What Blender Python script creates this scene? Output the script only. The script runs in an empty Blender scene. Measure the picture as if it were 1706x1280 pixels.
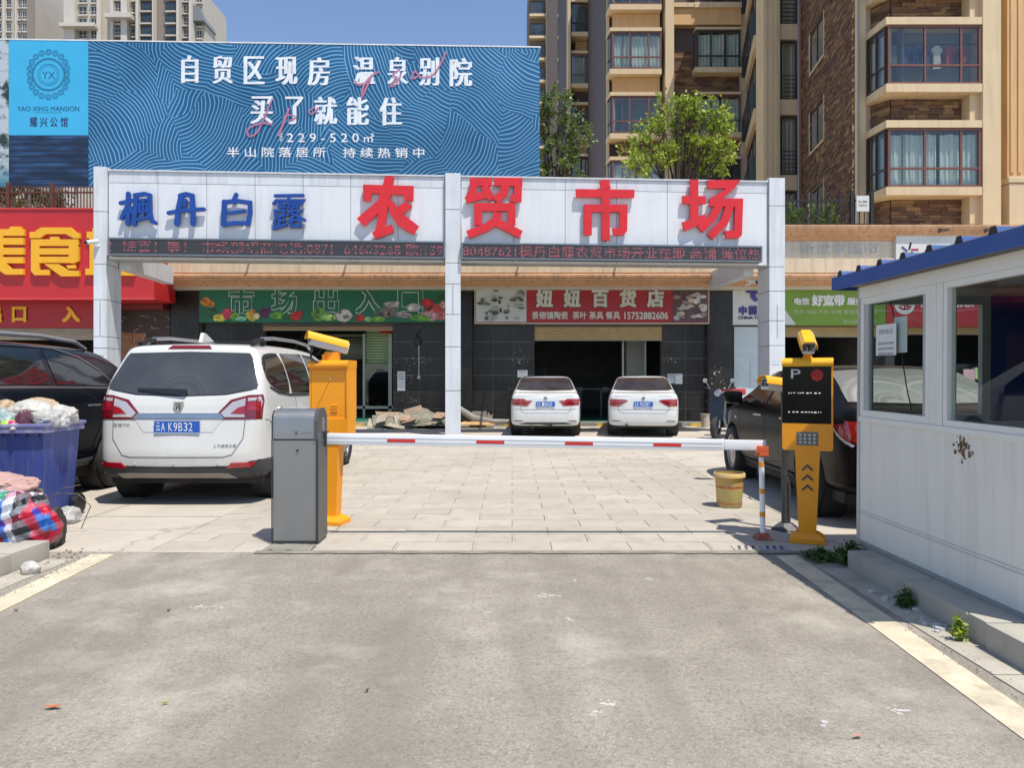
import bpy, bmesh, math, random
import numpy as np
from mathutils import Vector, Matrix
from mathutils.bvhtree import BVHTree
rnd = random.Random(7)
PI = math.pi
# ------------------------------------------------------------------ camera, world, sun, exposure
scn = bpy.context.scene
COL = scn.collection
H_CAM, YH, FPX = 1.28, 632.0, 1236.0
cd = bpy.data.cameras.new("camera"); cam = bpy.data.objects.new("camera", cd); COL.objects.link(cam)
cam.location = (0, 0, H_CAM); cam.rotation_euler = (PI/2, 0, 0)
cd.sensor_width = 36; cd.lens = FPX/1706*36; cd.shift_y = -8/1706
cd.clip_start = .05; cd.clip_end = 3000
scn.camera = cam
SUNV = Vector((.27, -.33, 1)).normalized()
w = bpy.data.worlds.new("World"); scn.world = w; w.use_nodes = True
nt = w.node_tree; nt.nodes.clear()
sky = nt.nodes.new("ShaderNodeTexSky"); sky.sky_type = 'NISHITA'; sky.sun_disc = False
sky.sun_elevation = math.asin(SUNV.z); sky.sun_rotation = math.atan2(SUNV.x, SUNV.y)
sky.altitude = 1900; sky.air_density = 1.0; sky.dust_density = 1.9; sky.ozone_density = 1.2
bg = nt.nodes.new("ShaderNodeBackground"); bg.inputs[1].default_value = .15
wo = nt.nodes.new("ShaderNodeOutputWorld")
nt.links.new(sky.outputs[0], bg.inputs[0]); nt.links.new(bg.outputs[0], wo.inputs[0])
ld = bpy.data.lights.new("sun", 'SUN'); ld.energy = 4.1; ld.angle = math.radians(.53); ld.color = (1, .955, .88)
sun = bpy.data.objects.new("sun", ld); COL.objects.link(sun); sun.location = (6, -8, 25)
sun.rotation_euler = (-SUNV).to_track_quat('-Z', 'Y').to_euler()
scn.view_settings.view_transform = 'Standard'; scn.view_settings.look = 'None'
scn.view_settings.gamma = 1; scn.view_settings.exposure = .46; scn.view_settings.use_curve_mapping = False
# ------------------------------------------------------------------ helpers
def FX(px, Y): return (px-853)*Y/FPX
def FZ(py, Y): return H_CAM-(py-YH)*Y/FPX
def GY(py, z=0): return FPX*(H_CAM-z)/(py-YH)
def srgb(r, g, b):
    f = lambda c: (c/255/12.92) if c/255 <= .04045 else ((c/255+.055)/1.055)**2.4
    return (f(r), f(g), f(b))
MATS = {}
def N(nt, t, **k):
    n = nt.nodes.new(t)
    for a, v in k.items(): setattr(n, a, v)
    return n
def math_node(nt, op, a, b=None, c=None):
    n = nt.nodes.new("ShaderNodeMath"); n.operation = op
    for i, x in enumerate((a, b, c)):
        if x is None: continue
        if isinstance(x, (int, float)): n.inputs[i].default_value = x
        else: nt.links.new(x, n.inputs[i])
    return n.outputs[0]
def mixc(nt, fac, a, b, mode='MIX'):
    n = nt.nodes.new("ShaderNodeMix"); n.data_type = 'RGBA'; n.blend_type = mode
    for i, x in ((0, fac), (6, a), (7, b)):
        if isinstance(x, (int, float)): n.inputs[i].default_value = x
        elif isinstance(x, tuple): n.inputs[i].default_value = (x[0], x[1], x[2], 1)
        else: nt.links.new(x, n.inputs[i])
    return n.outputs[2]
def noise(nt, vec, scale, detail=4, rough=.55, dim=None):
    n = nt.nodes.new("ShaderNodeTexNoise"); n.inputs['Scale'].default_value = scale
    n.inputs['Detail'].default_value = detail; n.inputs['Roughness'].default_value = rough
    if vec is not None: nt.links.new(vec, n.inputs['Vector'])
    return n.outputs['Fac']
def ramp(nt, fac, p0, p1, c0=(0, 0, 0), c1=(1, 1, 1)):
    n = nt.nodes.new("ShaderNodeValToRGB")
    n.color_ramp.elements[0].position = p0; n.color_ramp.elements[1].position = p1
    n.color_ramp.elements[0].color = (*c0, 1); n.color_ramp.elements[1].color = (*c1, 1)
    nt.links.new(fac, n.inputs[0]); return n.outputs[0]
def base(name):
    m = bpy.data.materials.new(name); m.use_nodes = True
    nt = m.node_tree; p = nt.nodes['Principled BSDF']; MATS[name] = m
    return m, nt, p
def world_vec(nt): return nt.nodes.new("ShaderNodeNewGeometry").outputs['Position']
def obj_vec(nt): return nt.nodes.new("ShaderNodeTexCoord").outputs['Object']
def set_bump(nt, p, h, strength=.3, dist=.01):
    b = nt.nodes.new("ShaderNodeBump"); b.inputs['Strength'].default_value = strength
    b.inputs['Distance'].default_value = dist
    nt.links.new(h, b.inputs['Height']); nt.links.new(b.outputs[0], p.inputs['Normal'])
def M(name, col, rough=.6, metal=0., var=.1, scale=3., bump=0., bscale=60., coat=0., spec=.5,
      dirt=None, dirt_amt=0., dirt_scale=1.5, emit=None, estr=1., streak=False):
    """plain procedural material: base colour with large and fine variation, optional dirt and relief"""
    if name in MATS: return MATS[name]
    m, nt, p = base(name)
    v = world_vec(nt)
    n1 = noise(nt, v, scale, 5, .6)
    c = mixc(nt, ramp(nt, n1, .3, .7), tuple(x*(1-var) for x in col), tuple(min(1, x*(1+var)) for x in col))
    if dirt:
        vv = v
        if streak:
            mp = nt.nodes.new("ShaderNodeMapping"); mp.inputs['Scale'].default_value = (6, 6, .5)
            nt.links.new(v, mp.inputs[0]); vv = mp.outputs[0]
        d = ramp(nt, noise(nt, vv, dirt_scale, 6, .65), .48, .72)
        c = mixc(nt, math_node(nt, 'MULTIPLY', d, dirt_amt), c, dirt)
    nt.links.new(c, p.inputs['Base Color'])
    p.inputs['Roughness'].default_value = rough; p.inputs['Metallic'].default_value = metal
    rr = math_node(nt, 'ADD', math_node(nt, 'MULTIPLY', noise(nt, v, scale*4, 3), .16*min(1, rough*2)), rough-.08*min(1, rough*2))
    nt.links.new(rr, p.inputs['Roughness'])
    p.inputs['Specular IOR Level'].default_value = spec
    p.inputs['Coat Weight'].default_value = coat; p.inputs['Coat Roughness'].default_value = .04
    if emit:
        p.inputs['Emission Color'].default_value = (*emit, 1); p.inputs['Emission Strength'].default_value = estr
    if bump: set_bump(nt, p, noise(nt, v, bscale, 4), bump, .01)
    return m
def glassmat(name, tint=(.8, .85, .84), refl=.12, rough=.02):
    if name in MATS: return MATS[name]
    m, nt, p = base(name); nt.nodes.remove(p)
    t = N(nt, "ShaderNodeBsdfTransparent"); t.inputs[0].default_value = (*tint, 1)
    g = N(nt, "ShaderNodeBsdfGlossy"); g.inputs['Roughness'].default_value = rough
    g.inputs[0].default_value = (.9, .93, .95, 1)
    lw = N(nt, "ShaderNodeLayerWeight"); lw.inputs[0].default_value = .5
    f = math_node(nt, 'MINIMUM', math_node(nt, 'ADD', math_node(nt, 'MULTIPLY', math_node(nt, 'POWER', lw.outputs['Facing'], 5.), .55), refl), 1.)
    mx = N(nt, "ShaderNodeMixShader"); nt.links.new(f, mx.inputs[0])
    nt.links.new(t.outputs[0], mx.inputs[1]); nt.links.new(g.outputs[0], mx.inputs[2])
    nt.links.new(mx.outputs[0], nt.nodes['Material Output'].inputs[0])
    return m
class MB:
    def __init__(s): s.v = []; s.f = []; s.fc = []
    def add(s, vs, fs, tone=None):
        o = len(s.v); s.v += [tuple(x) for x in vs]; s.f += [tuple(i+o for i in f) for f in fs]
        s.fc += [tone]*len(fs); return s
    def box(s, x0, x1, y0, y1, z0, z1, mat=None, tone=None, ch=0):
        if ch:
            c = min(ch, abs(x1-x0)*.45, abs(y1-y0)*.45, abs(z1-z0)*.45)
            b = bmesh.new(); bmesh.ops.create_cube(b, size=1)
            for q in b.verts: q.co = ((x0+x1)/2+q.co.x*(x1-x0), (y0+y1)/2+q.co.y*(y1-y0), (z0+z1)/2+q.co.z*(z1-z0))
            bmesh.ops.bevel(b, geom=b.edges[:], offset=c, segments=2, affect='EDGES', profile=.6)
            b.verts.index_update()
            vs = [q.co.copy() for q in b.verts]; fs = [[q.index for q in f.verts] for f in b.faces]; b.free()
        else:
            vs = [(x, y, z) for x in (x0, x1) for y in (y0, y1) for z in (z0, z1)]
            fs = [(0, 1, 3, 2), (4, 6, 7, 5), (0, 4, 5, 1), (2, 3, 7, 6), (0, 2, 6, 4), (1, 5, 7, 3)]
        if mat: vs = [mat @ Vector(v) for v in vs]
        return s.add(vs, fs, tone)
    def prism(s, poly, a0, a1, axis='y', mat=None, tone=None):
        """poly 2D; axis 'y': poly=(x,z) extruded y; 'x': poly=(y,z); 'z': poly=(x,y)"""
        def P(p, a): return {'y': (p[0], a, p[1]), 'x': (a, p[0], p[1]), 'z': (p[0], p[1], a)}[axis]
        n = len(poly); vs = [P(p, a0) for p in poly]+[P(p, a1) for p in poly]
        fs = [tuple(range(n))[::-1], tuple(range(n, 2*n))]+[(i, (i+1) % n, (i+1) % n+n, i+n) for i in range(n)]
        if mat: vs = [mat @ Vector(v) for v in vs]
        return s.add(vs, fs, tone)
    def tube(s, pts, r, n=8, cap=True, tone=None):
        pts = [Vector(p) for p in pts]; rs = r if isinstance(r, (list, tuple)) else [r]*len(pts)
        vs = []; fs = []; up = None
        for i, p in enumerate(pts):
            d = (pts[min(i+1, len(pts)-1)]-pts[max(i-1, 0)]).normalized()
            if up is None: up = d.orthogonal().normalized()
            a = (up-d*up.dot(d)).normalized(); up = a; b = d.cross(a)
            for k in range(n):
                t = 2*PI*k/n; vs.append(p+(a*math.cos(t)+b*math.sin(t))*rs[i])
        for i in range(len(pts)-1):
            for k in range(n): fs.append((i*n+k, i*n+(k+1) % n, (i+1)*n+(k+1) % n, (i+1)*n+k))
        if cap: fs += [tuple(range(n))[::-1], tuple((len(pts)-1)*n+k for k in range(n))]
        return s.add(vs, fs, tone)
    def lathe(s, prof, n=24, axis='z', c=(0, 0, 0), tone=None, a0=0, a1=2*PI):
        """prof list of (r, h)"""
        vs = []; fs = []; full = abs(a1-a0-2*PI) < 1e-6; m = n if full else n+1
        for r, h in prof:
            for k in range(m):
                t = a0+(a1-a0)*k/n; x, y = r*math.cos(t), r*math.sin(t)
                q = {'z': (x, y, h), 'x': (h, x, y), 'y': (x, h, y)}[axis]
                vs.append((q[0]+c[0], q[1]+c[1], q[2]+c[2]))
        for i in range(len(prof)-1):
            for k in range(n):
                k2 = (k+1) % m if full else k+1
                fs.append((i*m+k, i*m+k2, (i+1)*m+k2, (i+1)*m+k))
        return s.add(vs, fs, tone)
    def quad(s, a, b, c, d, tone=None): return s.add([a, b, c, d], [(0, 1, 2, 3)], tone)
    def mesh(s, name, mat=None, smooth=False):
        me = bpy.data.meshes.new(name); me.from_pydata([tuple(v) for v in s.v], [], s.f); me.update()
        b = bmesh.new(); b.from_mesh(me); bmesh.ops.recalc_face_normals(b, faces=b.faces)
        b.to_mesh(me); b.free()
        if any(t is not None for t in s.fc) and len(me.polygons) == len(s.fc):
            at = me.attributes.new("tone", 'FLOAT', 'FACE')
            at.data.foreach_set('value', [float(t or 0) for t in s.fc])
        if mat: me.materials.append(mat)
        if smooth:
            me.shade_smooth()
            if smooth != 'all': me.set_sharp_from_angle(angle=math.radians(smooth if smooth is not True else 35))
        return me
def tag(o, label=None, cat=None, group=None, kind=None):
    if label: o['label'] = label
    if cat: o['category'] = cat
    if group: o['group'] = group
    if kind: o['kind'] = kind
    return o
def link(name, me, parent=None, loc=None, rot=None, scale=None):
    o = bpy.data.objects.new(name, me); COL.objects.link(o)
    if parent is not None: o.parent = parent
    if loc is not None: o.location = loc
    if rot is not None: o.rotation_euler = rot
    if scale is not None: o.scale = scale
    return o
def part(name, mb, mat, parent, smooth=False, loc=None, rot=None, label=None, kind=None):
    o = link(name, mb.mesh(name, mat, smooth), parent, loc, rot)
    if label: o['label'] = label
    if kind: o['kind'] = kind
    return o
def thing(name, label, cat, loc=(0, 0, 0), rotz=0, group=None, rot=None):
    o = bpy.data.objects.new(name, None); COL.objects.link(o); o.empty_display_size = .2
    o.location = loc; o.rotation_euler = rot or (0, 0, rotz)
    return tag(o, label, cat, group)
def solo(name, mb, mat, label, cat, loc=(0, 0, 0), rot=None, smooth=False, group=None):
    return tag(link(name, mb.mesh(name, mat, smooth), None, loc, rot), label, cat, group)
KIDS = {}
def copy_tree(o, parent=None):
    c = o.copy(); COL.objects.link(c)
    if parent is not None: c.parent = parent
    for ch in [x for x in bpy.data.objects if x.parent == o]: copy_tree(ch, c)
    return c
FONTC = {}
def text_mesh(s, bold=0., depth=0., res=3, spacing=1.):
    """glyphs with the built-in font, as vertex and face lists in the XY plane, height of about one"""
    key = (s, bold, depth, res, spacing)
    if key in FONTC: return FONTC[key]
    cu = bpy.data.curves.new("t", 'FONT'); cu.body = s; cu.size = 1; cu.offset = bold; cu.extrude = depth
    cu.resolution_u = res; cu.space_character = spacing; cu.fill_mode = 'BOTH' if depth else 'FRONT'
    o = bpy.data.objects.new("t", cu); COL.objects.link(o)
    dg = bpy.context.evaluated_depsgraph_get(); dg.update()
    me = bpy.data.meshes.new_from_object(o.evaluated_get(dg))
    v = np.zeros(len(me.vertices)*3); me.vertices.foreach_get('co', v); v = v.reshape(-1, 3)
    f = [tuple(p.vertices) for p in me.polygons]
    bpy.data.objects.remove(o); bpy.data.curves.remove(cu); bpy.data.meshes.remove(me)
    FONTC[key] = (v, f); return v, f
def text(s, x0, x1, z0, z1, y, mb=None, bold=0., depth=0., res=3, spacing=1., keep=False, smear=0):
    """text fitted to the rectangle x0..x1, z0..z1, facing -Y at y; depth is thickness in metres"""
    mb = mb or MB()
    v, f = text_mesh(s, bold, 1. if depth else 0., res, spacing)
    if not len(v): return mb
    mn, mx = v.min(0), v.max(0)
    sx = (x1-x0)/(mx[0]-mn[0]); sz = (z1-z0)/(mx[1]-mn[1])
    if keep: sx = min(sx, sz*1.0); 
    for i in range(smear+1):
        o = (i/smear-.5)*.05*(x1-x0)/max(1, len(s)) if smear else 0
        vs = [((p[0]-mn[0])*sx+x0+o, y-(p[2]*depth/2 if depth else 0)-i*.0015, (p[1]-mn[1])*sz+z0) for p in v]
        mb.add(vs, f)
    return mb
def stroke_poly(pts, wd):
    """closed outline of a polyline with width wd and mitred joints"""
    pts = [Vector(p) for p in pts]; L = []; R = []
    for i, p in enumerate(pts):
        d0 = (pts[i]-pts[i-1]).normalized() if i else None
        d1 = (pts[i+1]-pts[i]).normalized() if i < len(pts)-1 else None
        d = (d0+d1).normalized() if d0 and d1 else (d0 or d1)
        n = Vector((-d.y, d.x)); k = 1.
        if d0 and d1: k = 1/max(.5, n.dot(Vector((-d0.y, d0.x))))
        L.append(p+n*wd/2*k); R.append(p-n*wd/2*k)
    return [tuple(q) for q in L+R[::-1]]
def fat_text(s, x0, x1, z0, z1, y, depth, fat, mb=None, res=3):
    """bolder lettering: shifted copies of the glyphs, each a hair prouder than the last"""
    mb = mb or MB()
    k = 0
    for dx in (-fat, 0, fat):
        for dz in (-fat, fat):
            text(s, x0+fat+dx, x1-fat+dx, z0+fat+dz, z1-fat+dz, y-.0012*k, mb, depth=depth, res=res); k += 1
    return mb
# ------------------------------------------------------------------ materials of the setting
def asphalt_mat():
    m, nt, p = base("asphalt"); v = world_vec(nt)
    big = noise(nt, v, .45, 5, .62); mid = noise(nt, v, 2.6, 6, .6); fine = noise(nt, v, 95, 4, .75)
    vor = N(nt, "ShaderNodeTexVoronoi"); vor.inputs['Scale'].default_value = 85; nt.links.new(v, vor.inputs['Vector'])
    c = mixc(nt, ramp(nt, big, .40, .60), (.315, .275, .218), (.46, .408, .33))
    c = mixc(nt, math_node(nt, 'MULTIPLY', ramp(nt, mid, .42, .66), .7), c, (.275, .24, .19))
    c = mixc(nt, math_node(nt, 'MULTIPLY', ramp(nt, vor.outputs['Distance'], .0, .5), .42), c, (.15, .138, .122))
    c = mixc(nt, math_node(nt, 'MULTIPLY', ramp(nt, fine, .52, .72), .6), c, (.56, .50, .40))
    gr2 = noise(nt, v, 38, 4, .85)
    c = mixc(nt, math_node(nt, 'MULTIPLY', ramp(nt, gr2, .5, .64), .52), c, (.11, .10, .092))
    # worn wheel tracks and paler dusty margins, running along the lane
    mp = N(nt, "ShaderNodeMapping"); mp.inputs['Scale'].default_value = (1.3, .16, 1); nt.links.new(v, mp.inputs[0])
    tr = noise(nt, mp.outputs[0], 1.4, 4, .55)
    c = mixc(nt, math_node(nt, 'MULTIPLY', ramp(nt, tr, .44, .62), .55), c, (.185, .163, .135))
    ol = noise(nt, v, 1.15, 3, .5)
    c = mixc(nt, math_node(nt, 'MULTIPLY', ramp(nt, ol, .60, .72), .45), c, (.15, .135, .118))
    du = noise(nt, v, .8, 6, .7)
    c = mixc(nt, math_node(nt, 'MULTIPLY', ramp(nt, du, .52, .70), .55), c, (.50, .455, .38))
    # scattered whitish chalk and cement spots
    sp = noise(nt, v, 3.1, 5, .72)
    c = mixc(nt, math_node(nt, 'MULTIPLY', ramp(nt, sp, .70, .78), .5), c, (.52, .50, .46))
    nt.links.new(c, p.inputs['Base Color']); p.inputs['Roughness'].default_value = .9
    p.inputs['Specular IOR Level'].default_value = .25
    h = math_node(nt, 'ADD', math_node(nt, 'MULTIPLY', vor.outputs['Distance'], .8), fine)
    set_bump(nt, p, h, .55, .004); return m
def concrete_mat(name, col, var=.12, crack=True, stain=.3, joint=None):
    m, nt, p = base(name); v = world_vec(nt)
    big = noise(nt, v, .7, 5, .65); fine = noise(nt, v, 45, 5, .7); mid = noise(nt, v, 4.5, 6, .65)
    c = mixc(nt, ramp(nt, big, .3, .7), tuple(x*(1-var) for x in col), tuple(x*(1+var) for x in col))
    c = mixc(nt, math_node(nt, 'MULTIPLY', ramp(nt, mid, .5, .72), stain), c, tuple(x*.62 for x in col))
    c = mixc(nt, math_node(nt, 'MULTIPLY', ramp(nt, fine, .45, .75), .16), c, tuple(x*.55 for x in col))
    if joint:   # a little difference from piece to piece
        oi = N(nt, "ShaderNodeObjectInfo")
        c = mixc(nt, math_node(nt, 'MULTIPLY', oi.outputs['Random'], joint), c, tuple(x*.72 for x in col))
    if crack:
        vo = N(nt, "ShaderNodeTexVoronoi", feature='DISTANCE_TO_EDGE'); vo.inputs['Scale'].default_value = .35
        wv = N(nt, "ShaderNodeVectorMath", operation='ADD'); nt.links.new(v, wv.inputs[0])
        nn = N(nt, "ShaderNodeTexNoise"); nn.inputs['Scale'].default_value = 1.5; nn.inputs['Detail'].default_value = 6
        nt.links.new(v, nn.inputs['Vector']); nt.links.new(nn.outputs['Color'], wv.inputs[1])
        nt.links.new(wv.outputs[0], vo.inputs['Vector'])
        cr = ramp(nt, vo.outputs['Distance'], .003, .009, (1, 1, 1), (0, 0, 0))
        c = mixc(nt, math_node(nt, 'MULTIPLY', cr, .45), c, tuple(x*.4 for x in col))
    nt.links.new(c, p.inputs['Base Color']); p.inputs['Roughness'].default_value = .85
    p.inputs['Specular IOR Level'].default_value = .3
    set_bump(nt, p, fine, .25, .004); return m
asph = asphalt_mat()
conc = concrete_mat("forecourt_concrete", (.45, .40, .33))
pav = concrete_mat("paver_concrete", (.44, .395, .325), crack=False, joint=.42, stain=.6)
joint = M("joint_dirt", (.19, .17, .145), .95, var=.25, scale=9)
kerbm = concrete_mat("kerb_stone", (.40, .37, .31), crack=False, joint=.25, stain=.5)
mortar = M("mortar", (.22, .205, .17), .9, var=.25, scale=5, bump=.4, bscale=40)
linem = M("cream_line_paint", (.58, .50, .36), .8, var=.16, scale=4, dirt=(.33, .28, .2), dirt_amt=.85, dirt_scale=5, bump=.3, bscale=90)
# ------------------------------------------------------------------ ground
EDGE = 5.49
tag(link("far_ground", MB().box(-900, 900, -900, 900, -.4, -.12).mesh("far_ground", M("far_ground", (.25, .23, .2), .9))), kind='structure')
g = MB().box(-40, 40, -45, EDGE+.03, -.11, -.004)
road = tag(link("asphalt_road", g.mesh("asphalt_road", asph)), kind='structure')
PX0, PX1, PY0, PY1 = -2.7, 2.55, EDGE+.06, 16.2
g = MB(); g.box(-40, PX0, EDGE, 27, -.11, 0); g.box(PX1, 40, EDGE, 27, -.11, 0); g.box(PX0, PX1, PY1, 27, -.11, 0)
g.box(PX0, PX1, EDGE-.0, PY0-.008, -.11, -.001)
fore = tag(link("concrete_forecourt", g.mesh("concrete_forecourt", conc)), kind='structure')
part("paver_bedding", MB().box(PX0, PX1, PY0-.008, PY1, -.10, -.012), joint, fore)
# concrete block paving in running bond, blocks 0.6 x 0.3
pm = {}
stuff = MB(); cnt = 0; r = 0; y = PY0
while y < PY1-.05:
    x = PX0+(-.3 if r % 2 else 0)
    while x < PX1:
        a, b = max(x, PX0)+.002, min(x+.6, PX1)-.002
        y1 = min(y+.30, PY1)-.007
        if b-a > .03:
            dz = rnd.uniform(-.0025, .0015)
            if cnt < 300:
                k = (round(b-a, 3), round(y1-y, 3))
                if k not in pm:
                    pm[k] = MB().box(0, b-a, 0, y1-y, -.04, 0, ch=.004).mesh("paver", pav)
                link("paver", pm[k], fore, (a, y, dz)); cnt += 1
            else: stuff.box(a, b, y, y1, -.03, dz)
        x += .6
    y += .30; r += 1
part("distant_pavers", stuff, pav, fore, kind='stuff')
# end grooves: pairs of short lines where blocks meet, kept as narrow dark joints beside the block ends
g = MB(); r = 0; y = PY0
while y < 12:
    x = PX0+(.3 if r % 2 else .6)
    while x < PX1-.1:
        for dx in (.024,):
            if rnd.random() < .45: g.box(x+dx-.004, x+dx+.004, y+.03+rnd.uniform(0, .05), y+.26-rnd.uniform(0, .06), -.004, .0022)
        x += .6
    y += .30; r += 1
part("joint_lines", g, M("faint_joint", (.35, .32, .27), .9), fore, kind='stuff')
# slab joints in the plain concrete
g = MB()
for yy in (6.9, 8.8, 10.8, 13.2):
    g.box(-14, PX0-.01, yy-.006, yy+.006, -.003, .002); g.box(PX1+.01, 12, yy-.006, yy+.006, -.003, .002)
for xx in (-3.9, -5.4, 4.2): g.box(xx-.005, xx+.005, EDGE+.1, 16, -.003, .0022)
part("slab_joint", g, joint, fore)
# rough mortar strip between asphalt and paving
def ragged(x0, x1, yb, yt, z, amp, n):
    v = []; f = []
    for i in range(n+1):
        x = x0+(x1-x0)*i/n
        v += [(x, yb+rnd.uniform(-amp, amp), z), (x, yt+rnd.uniform(-amp*.5, amp*.5), z+.002)]
        if i: f.append((2*i-2, 2*i, 2*i+1, 2*i-1))
    return MB().add(v, f)
tag(link("mortar_strip", ragged(-1.9, 2.35, EDGE-.05, EDGE+.03, .003, .010, 46).mesh("mortar_strip", mortar)), kind='structure')
tag(link("mortar_patch", ragged(-1.86, -1.5, 5.52, 5.72, .006, .03, 12).mesh("mortar_patch", mortar)), kind='structure')
# lane edge lines
def line(pts, wd, name):
    tag(link(name, MB().prism(stroke_poly(pts, wd), -.003, .0005, 'z').mesh(name, linem)), kind='structure')
line([(1.86, .3), (1.90, 2.7), (1.95, 3.95), (1.99, 5.38)], .16, "edge_line")
line([(-2.78, .3), (-2.90, 4.1), (-2.985, 5.42)], .17, "edge_line")
# gutter slabs, kerbs, raised strips
gut = M("gutter_concrete", (.40, .365, .30), .88, var=.14, scale=3, dirt=(.2, .18, .14), dirt_amt=.6, dirt_scale=4, bump=.3)
o = thing("gutter", None, None); o['kind'] = 'structure'
for i in range(7):
    part("slab", MB().box(2.09-i*.006, 2.262-i*.012, 5.0-i*.9-.89, 5.0-i*.9, -.06, .002), gut, o)
for i in range(4):
    part("slab", MB().box(-3.30, -3.11+i*.01, 5.25-i*1.2-1.19, 5.25-i*1.2, -.06, .002), gut, o)
KB = thing("kerb", None, None); KB['kind'] = 'structure'
def kerb(xa, xb, y0, y1, skew, h=.125):
    mb = MB().box(xa, xb, y0+.006, y1-.006, -.1, h, ch=.012); part("kerb_stone", mb, kerbm, KB, smooth=30)
yy = 5.02
for i in range(7):
    kerb(2.265-.012*i, 2.44, yy-.75, yy, 0); yy -= .75
yy = 5.33
for i, l in enumerate((.42, .75, .75, .75, .75, .75)):
    kerb(-3.50, -3.315+.006*i, yy-l, yy, 0); yy -= l
g = MB().box(2.44, 30, -8, 5.32, -.1, .115); g.box(-30, -3.5, -8, 5.36, -.1, .10)
tag(link("raised_pavement", g.mesh("raised_pavement", gut)), kind='structure')
# ------------------------------------------------------------------ market gate (white clad portal)
TH = math.radians(3.7); G0 = Vector((-1.32, 16.6, 0)); cT, sT = math.cos(TH), math.sin(TH)
def GU(px):
    k = (px-853)/FPX; return (k*16.6+1.32)/(cT-k*sT)
def GZ(px, py):
    Y = 16.6+GU(px)*sT; return H_CAM-(py-YH)*Y/FPX
gate = thing("market_gate", "tall white clad portal frame carrying the blue and red market name letters", "gateway", tuple(G0), TH)
white_clad = M("white_cladding", (.66, .675, .69), .38, var=.03, scale=1.2, dirt=(.45, .44, .41), dirt_amt=.30, dirt_scale=1.1, streak=True, spec=.5)
white_pil = M("pillar_cladding", (.60, .62, .645), .4, var=.06, scale=1.5, dirt=(.36, .35, .31), dirt_amt=.45, dirt_scale=1.3, streak=True)
seam = M("cladding_seam", (.12, .12, .12), .8)
steel = M("galvanised_steel", (.42, .42, .40), .5, metal=.3, var=.15)
ZT, ZB = 5.86, 3.90
UL0, UL1 = GU(158), GU(180); UR0, UR1 = GU(1280), GU(1306)
def pillar(u0, u1, d0, d1, zt, brk):
    part("pillar_core", MB().box(u0+.02, u1-.02, d0+.02, d1-.02, 0, zt-.02), seam, gate)
    for a, b in zip(brk[:-1], brk[1:]):
        part("cladding_panel", MB().box(u0, u1, d0, d1, a+.006, b-.006, ch=.006), white_pil, gate)
pillar(UL0, UL1, -.06, .62, ZT+.03, [0, .9, 1.95, 2.2, 3.0, 3.02+.75, ZT-.95+.0, ZT+.03])
pillar(-.17, .17, -.09, .4, ZT+.02, [0, 1.02, 2.0, 2.72, 3.4, 3.42+.45, ZT-.8, ZT+.02])
pillar(UR0, UR1, -.06, .62, ZT+.05, [0, 1.2, 2.05, 2.62, 3.3, 3.86, ZT-.6, ZT+.05])
# split joint marks on the pillars
g = MB()
for u0, u1, d in ((UL0, UL1, -.06), (-.17, .17, -.09), (UR0, UR1, -.06)):
    um = (u0+u1)/2; g.box(um-.006, um+.006, d-.002, d+.004, 2.74 if d < -.08 else 2.22, 3.38 if d < -.08 else 2.98)
part("cladding_joint", g, seam, gate)
for (ua, ub, n) in ((UL1+.012, -.182, 7), (.182, UR0-.012, 6)):
    part("board_core", MB().box(ua, ub, .03, .42, ZB+.02, ZT-.06), seam, gate)
    part("soffit_panel", MB().box(ua, ub, .035, .46, ZB-.01, ZB+.015), steel, gate)
    part("top_capping", MB().box(ua, ub, -.03, .47, ZT-.055, ZT-.02, ch=.005), white_pil, gate)
    wd = (ub-ua)/n
    for i in range(n):
        a, b = ua+i*wd+.005, ua+(i+1)*wd-.005
        part("upper_panel", MB().box(a, b, .0, .028, ZT-.30, ZT-.06), white_pil, gate)
        part("board_panel", MB().box(a, b, .004, .03, ZB, ZT-.306), white_clad, gate)
for ua, ub in ((UL1, UL1+.42), (UR0-.42, UR0)):
    part("side_beam", MB().box(ua+.02, ub-.16, .47, 2.95, 3.72, 4.16, ch=.01), white_pil, gate)
for u in (-5.2, -2.6, 2.0, 4.6):
    part("tie_rod", MB().tube([(u, .44, 5.4), (u, 3.2, 5.6)], .03), steel, gate)
# letters
red = M("red_letter", (.62, .022, .03), .42, var=.08, scale=5, dirt=(.4, .03, .03), dirt_amt=.4, streak=True, spec=.35)
blue = M("blue_letter", (.012, .058, .28), .4, var=.1, scale=5, spec=.35)
def gpt(zx, zy, which):
    s, ox = (2.797, 150) if which == 6 else (2.843, 740)
    px, py = ox+zx/s, 270+zy/s
    return (GU(px), GZ(px, py))
def glyph(strokes, which, wd, depth, stand, mat, name, rounded=False):
    s = (2.797 if which == 6 else 2.843)*FPX/16.6
    mb = MB()
    for i, st in enumerate(strokes):
        e = i*.0013
        if isinstance(st[0], (int, float)): ww, pts = st[0], st[1:]
        else: ww, pts = wd, st
        if ww == 0: poly = [gpt(a, b, which) for a, b in pts]
        else: poly = stroke_poly([gpt(a, b, which) for a, b in pts], ww/s)
        mb.prism(poly, -stand-depth-e, -stand+e)
        if rounded:
            for q in (pts[0], pts[-1]):
                c = gpt(*q, which)
                mb.prism([(c[0]+ww/s/2*math.cos(t*PI/5), c[1]+ww/s/2*math.sin(t*PI/5)) for t in range(10)], -stand-depth-e-.0006, -stand+e+.0006)
    return part(name, mb, mat, gate)
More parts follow.
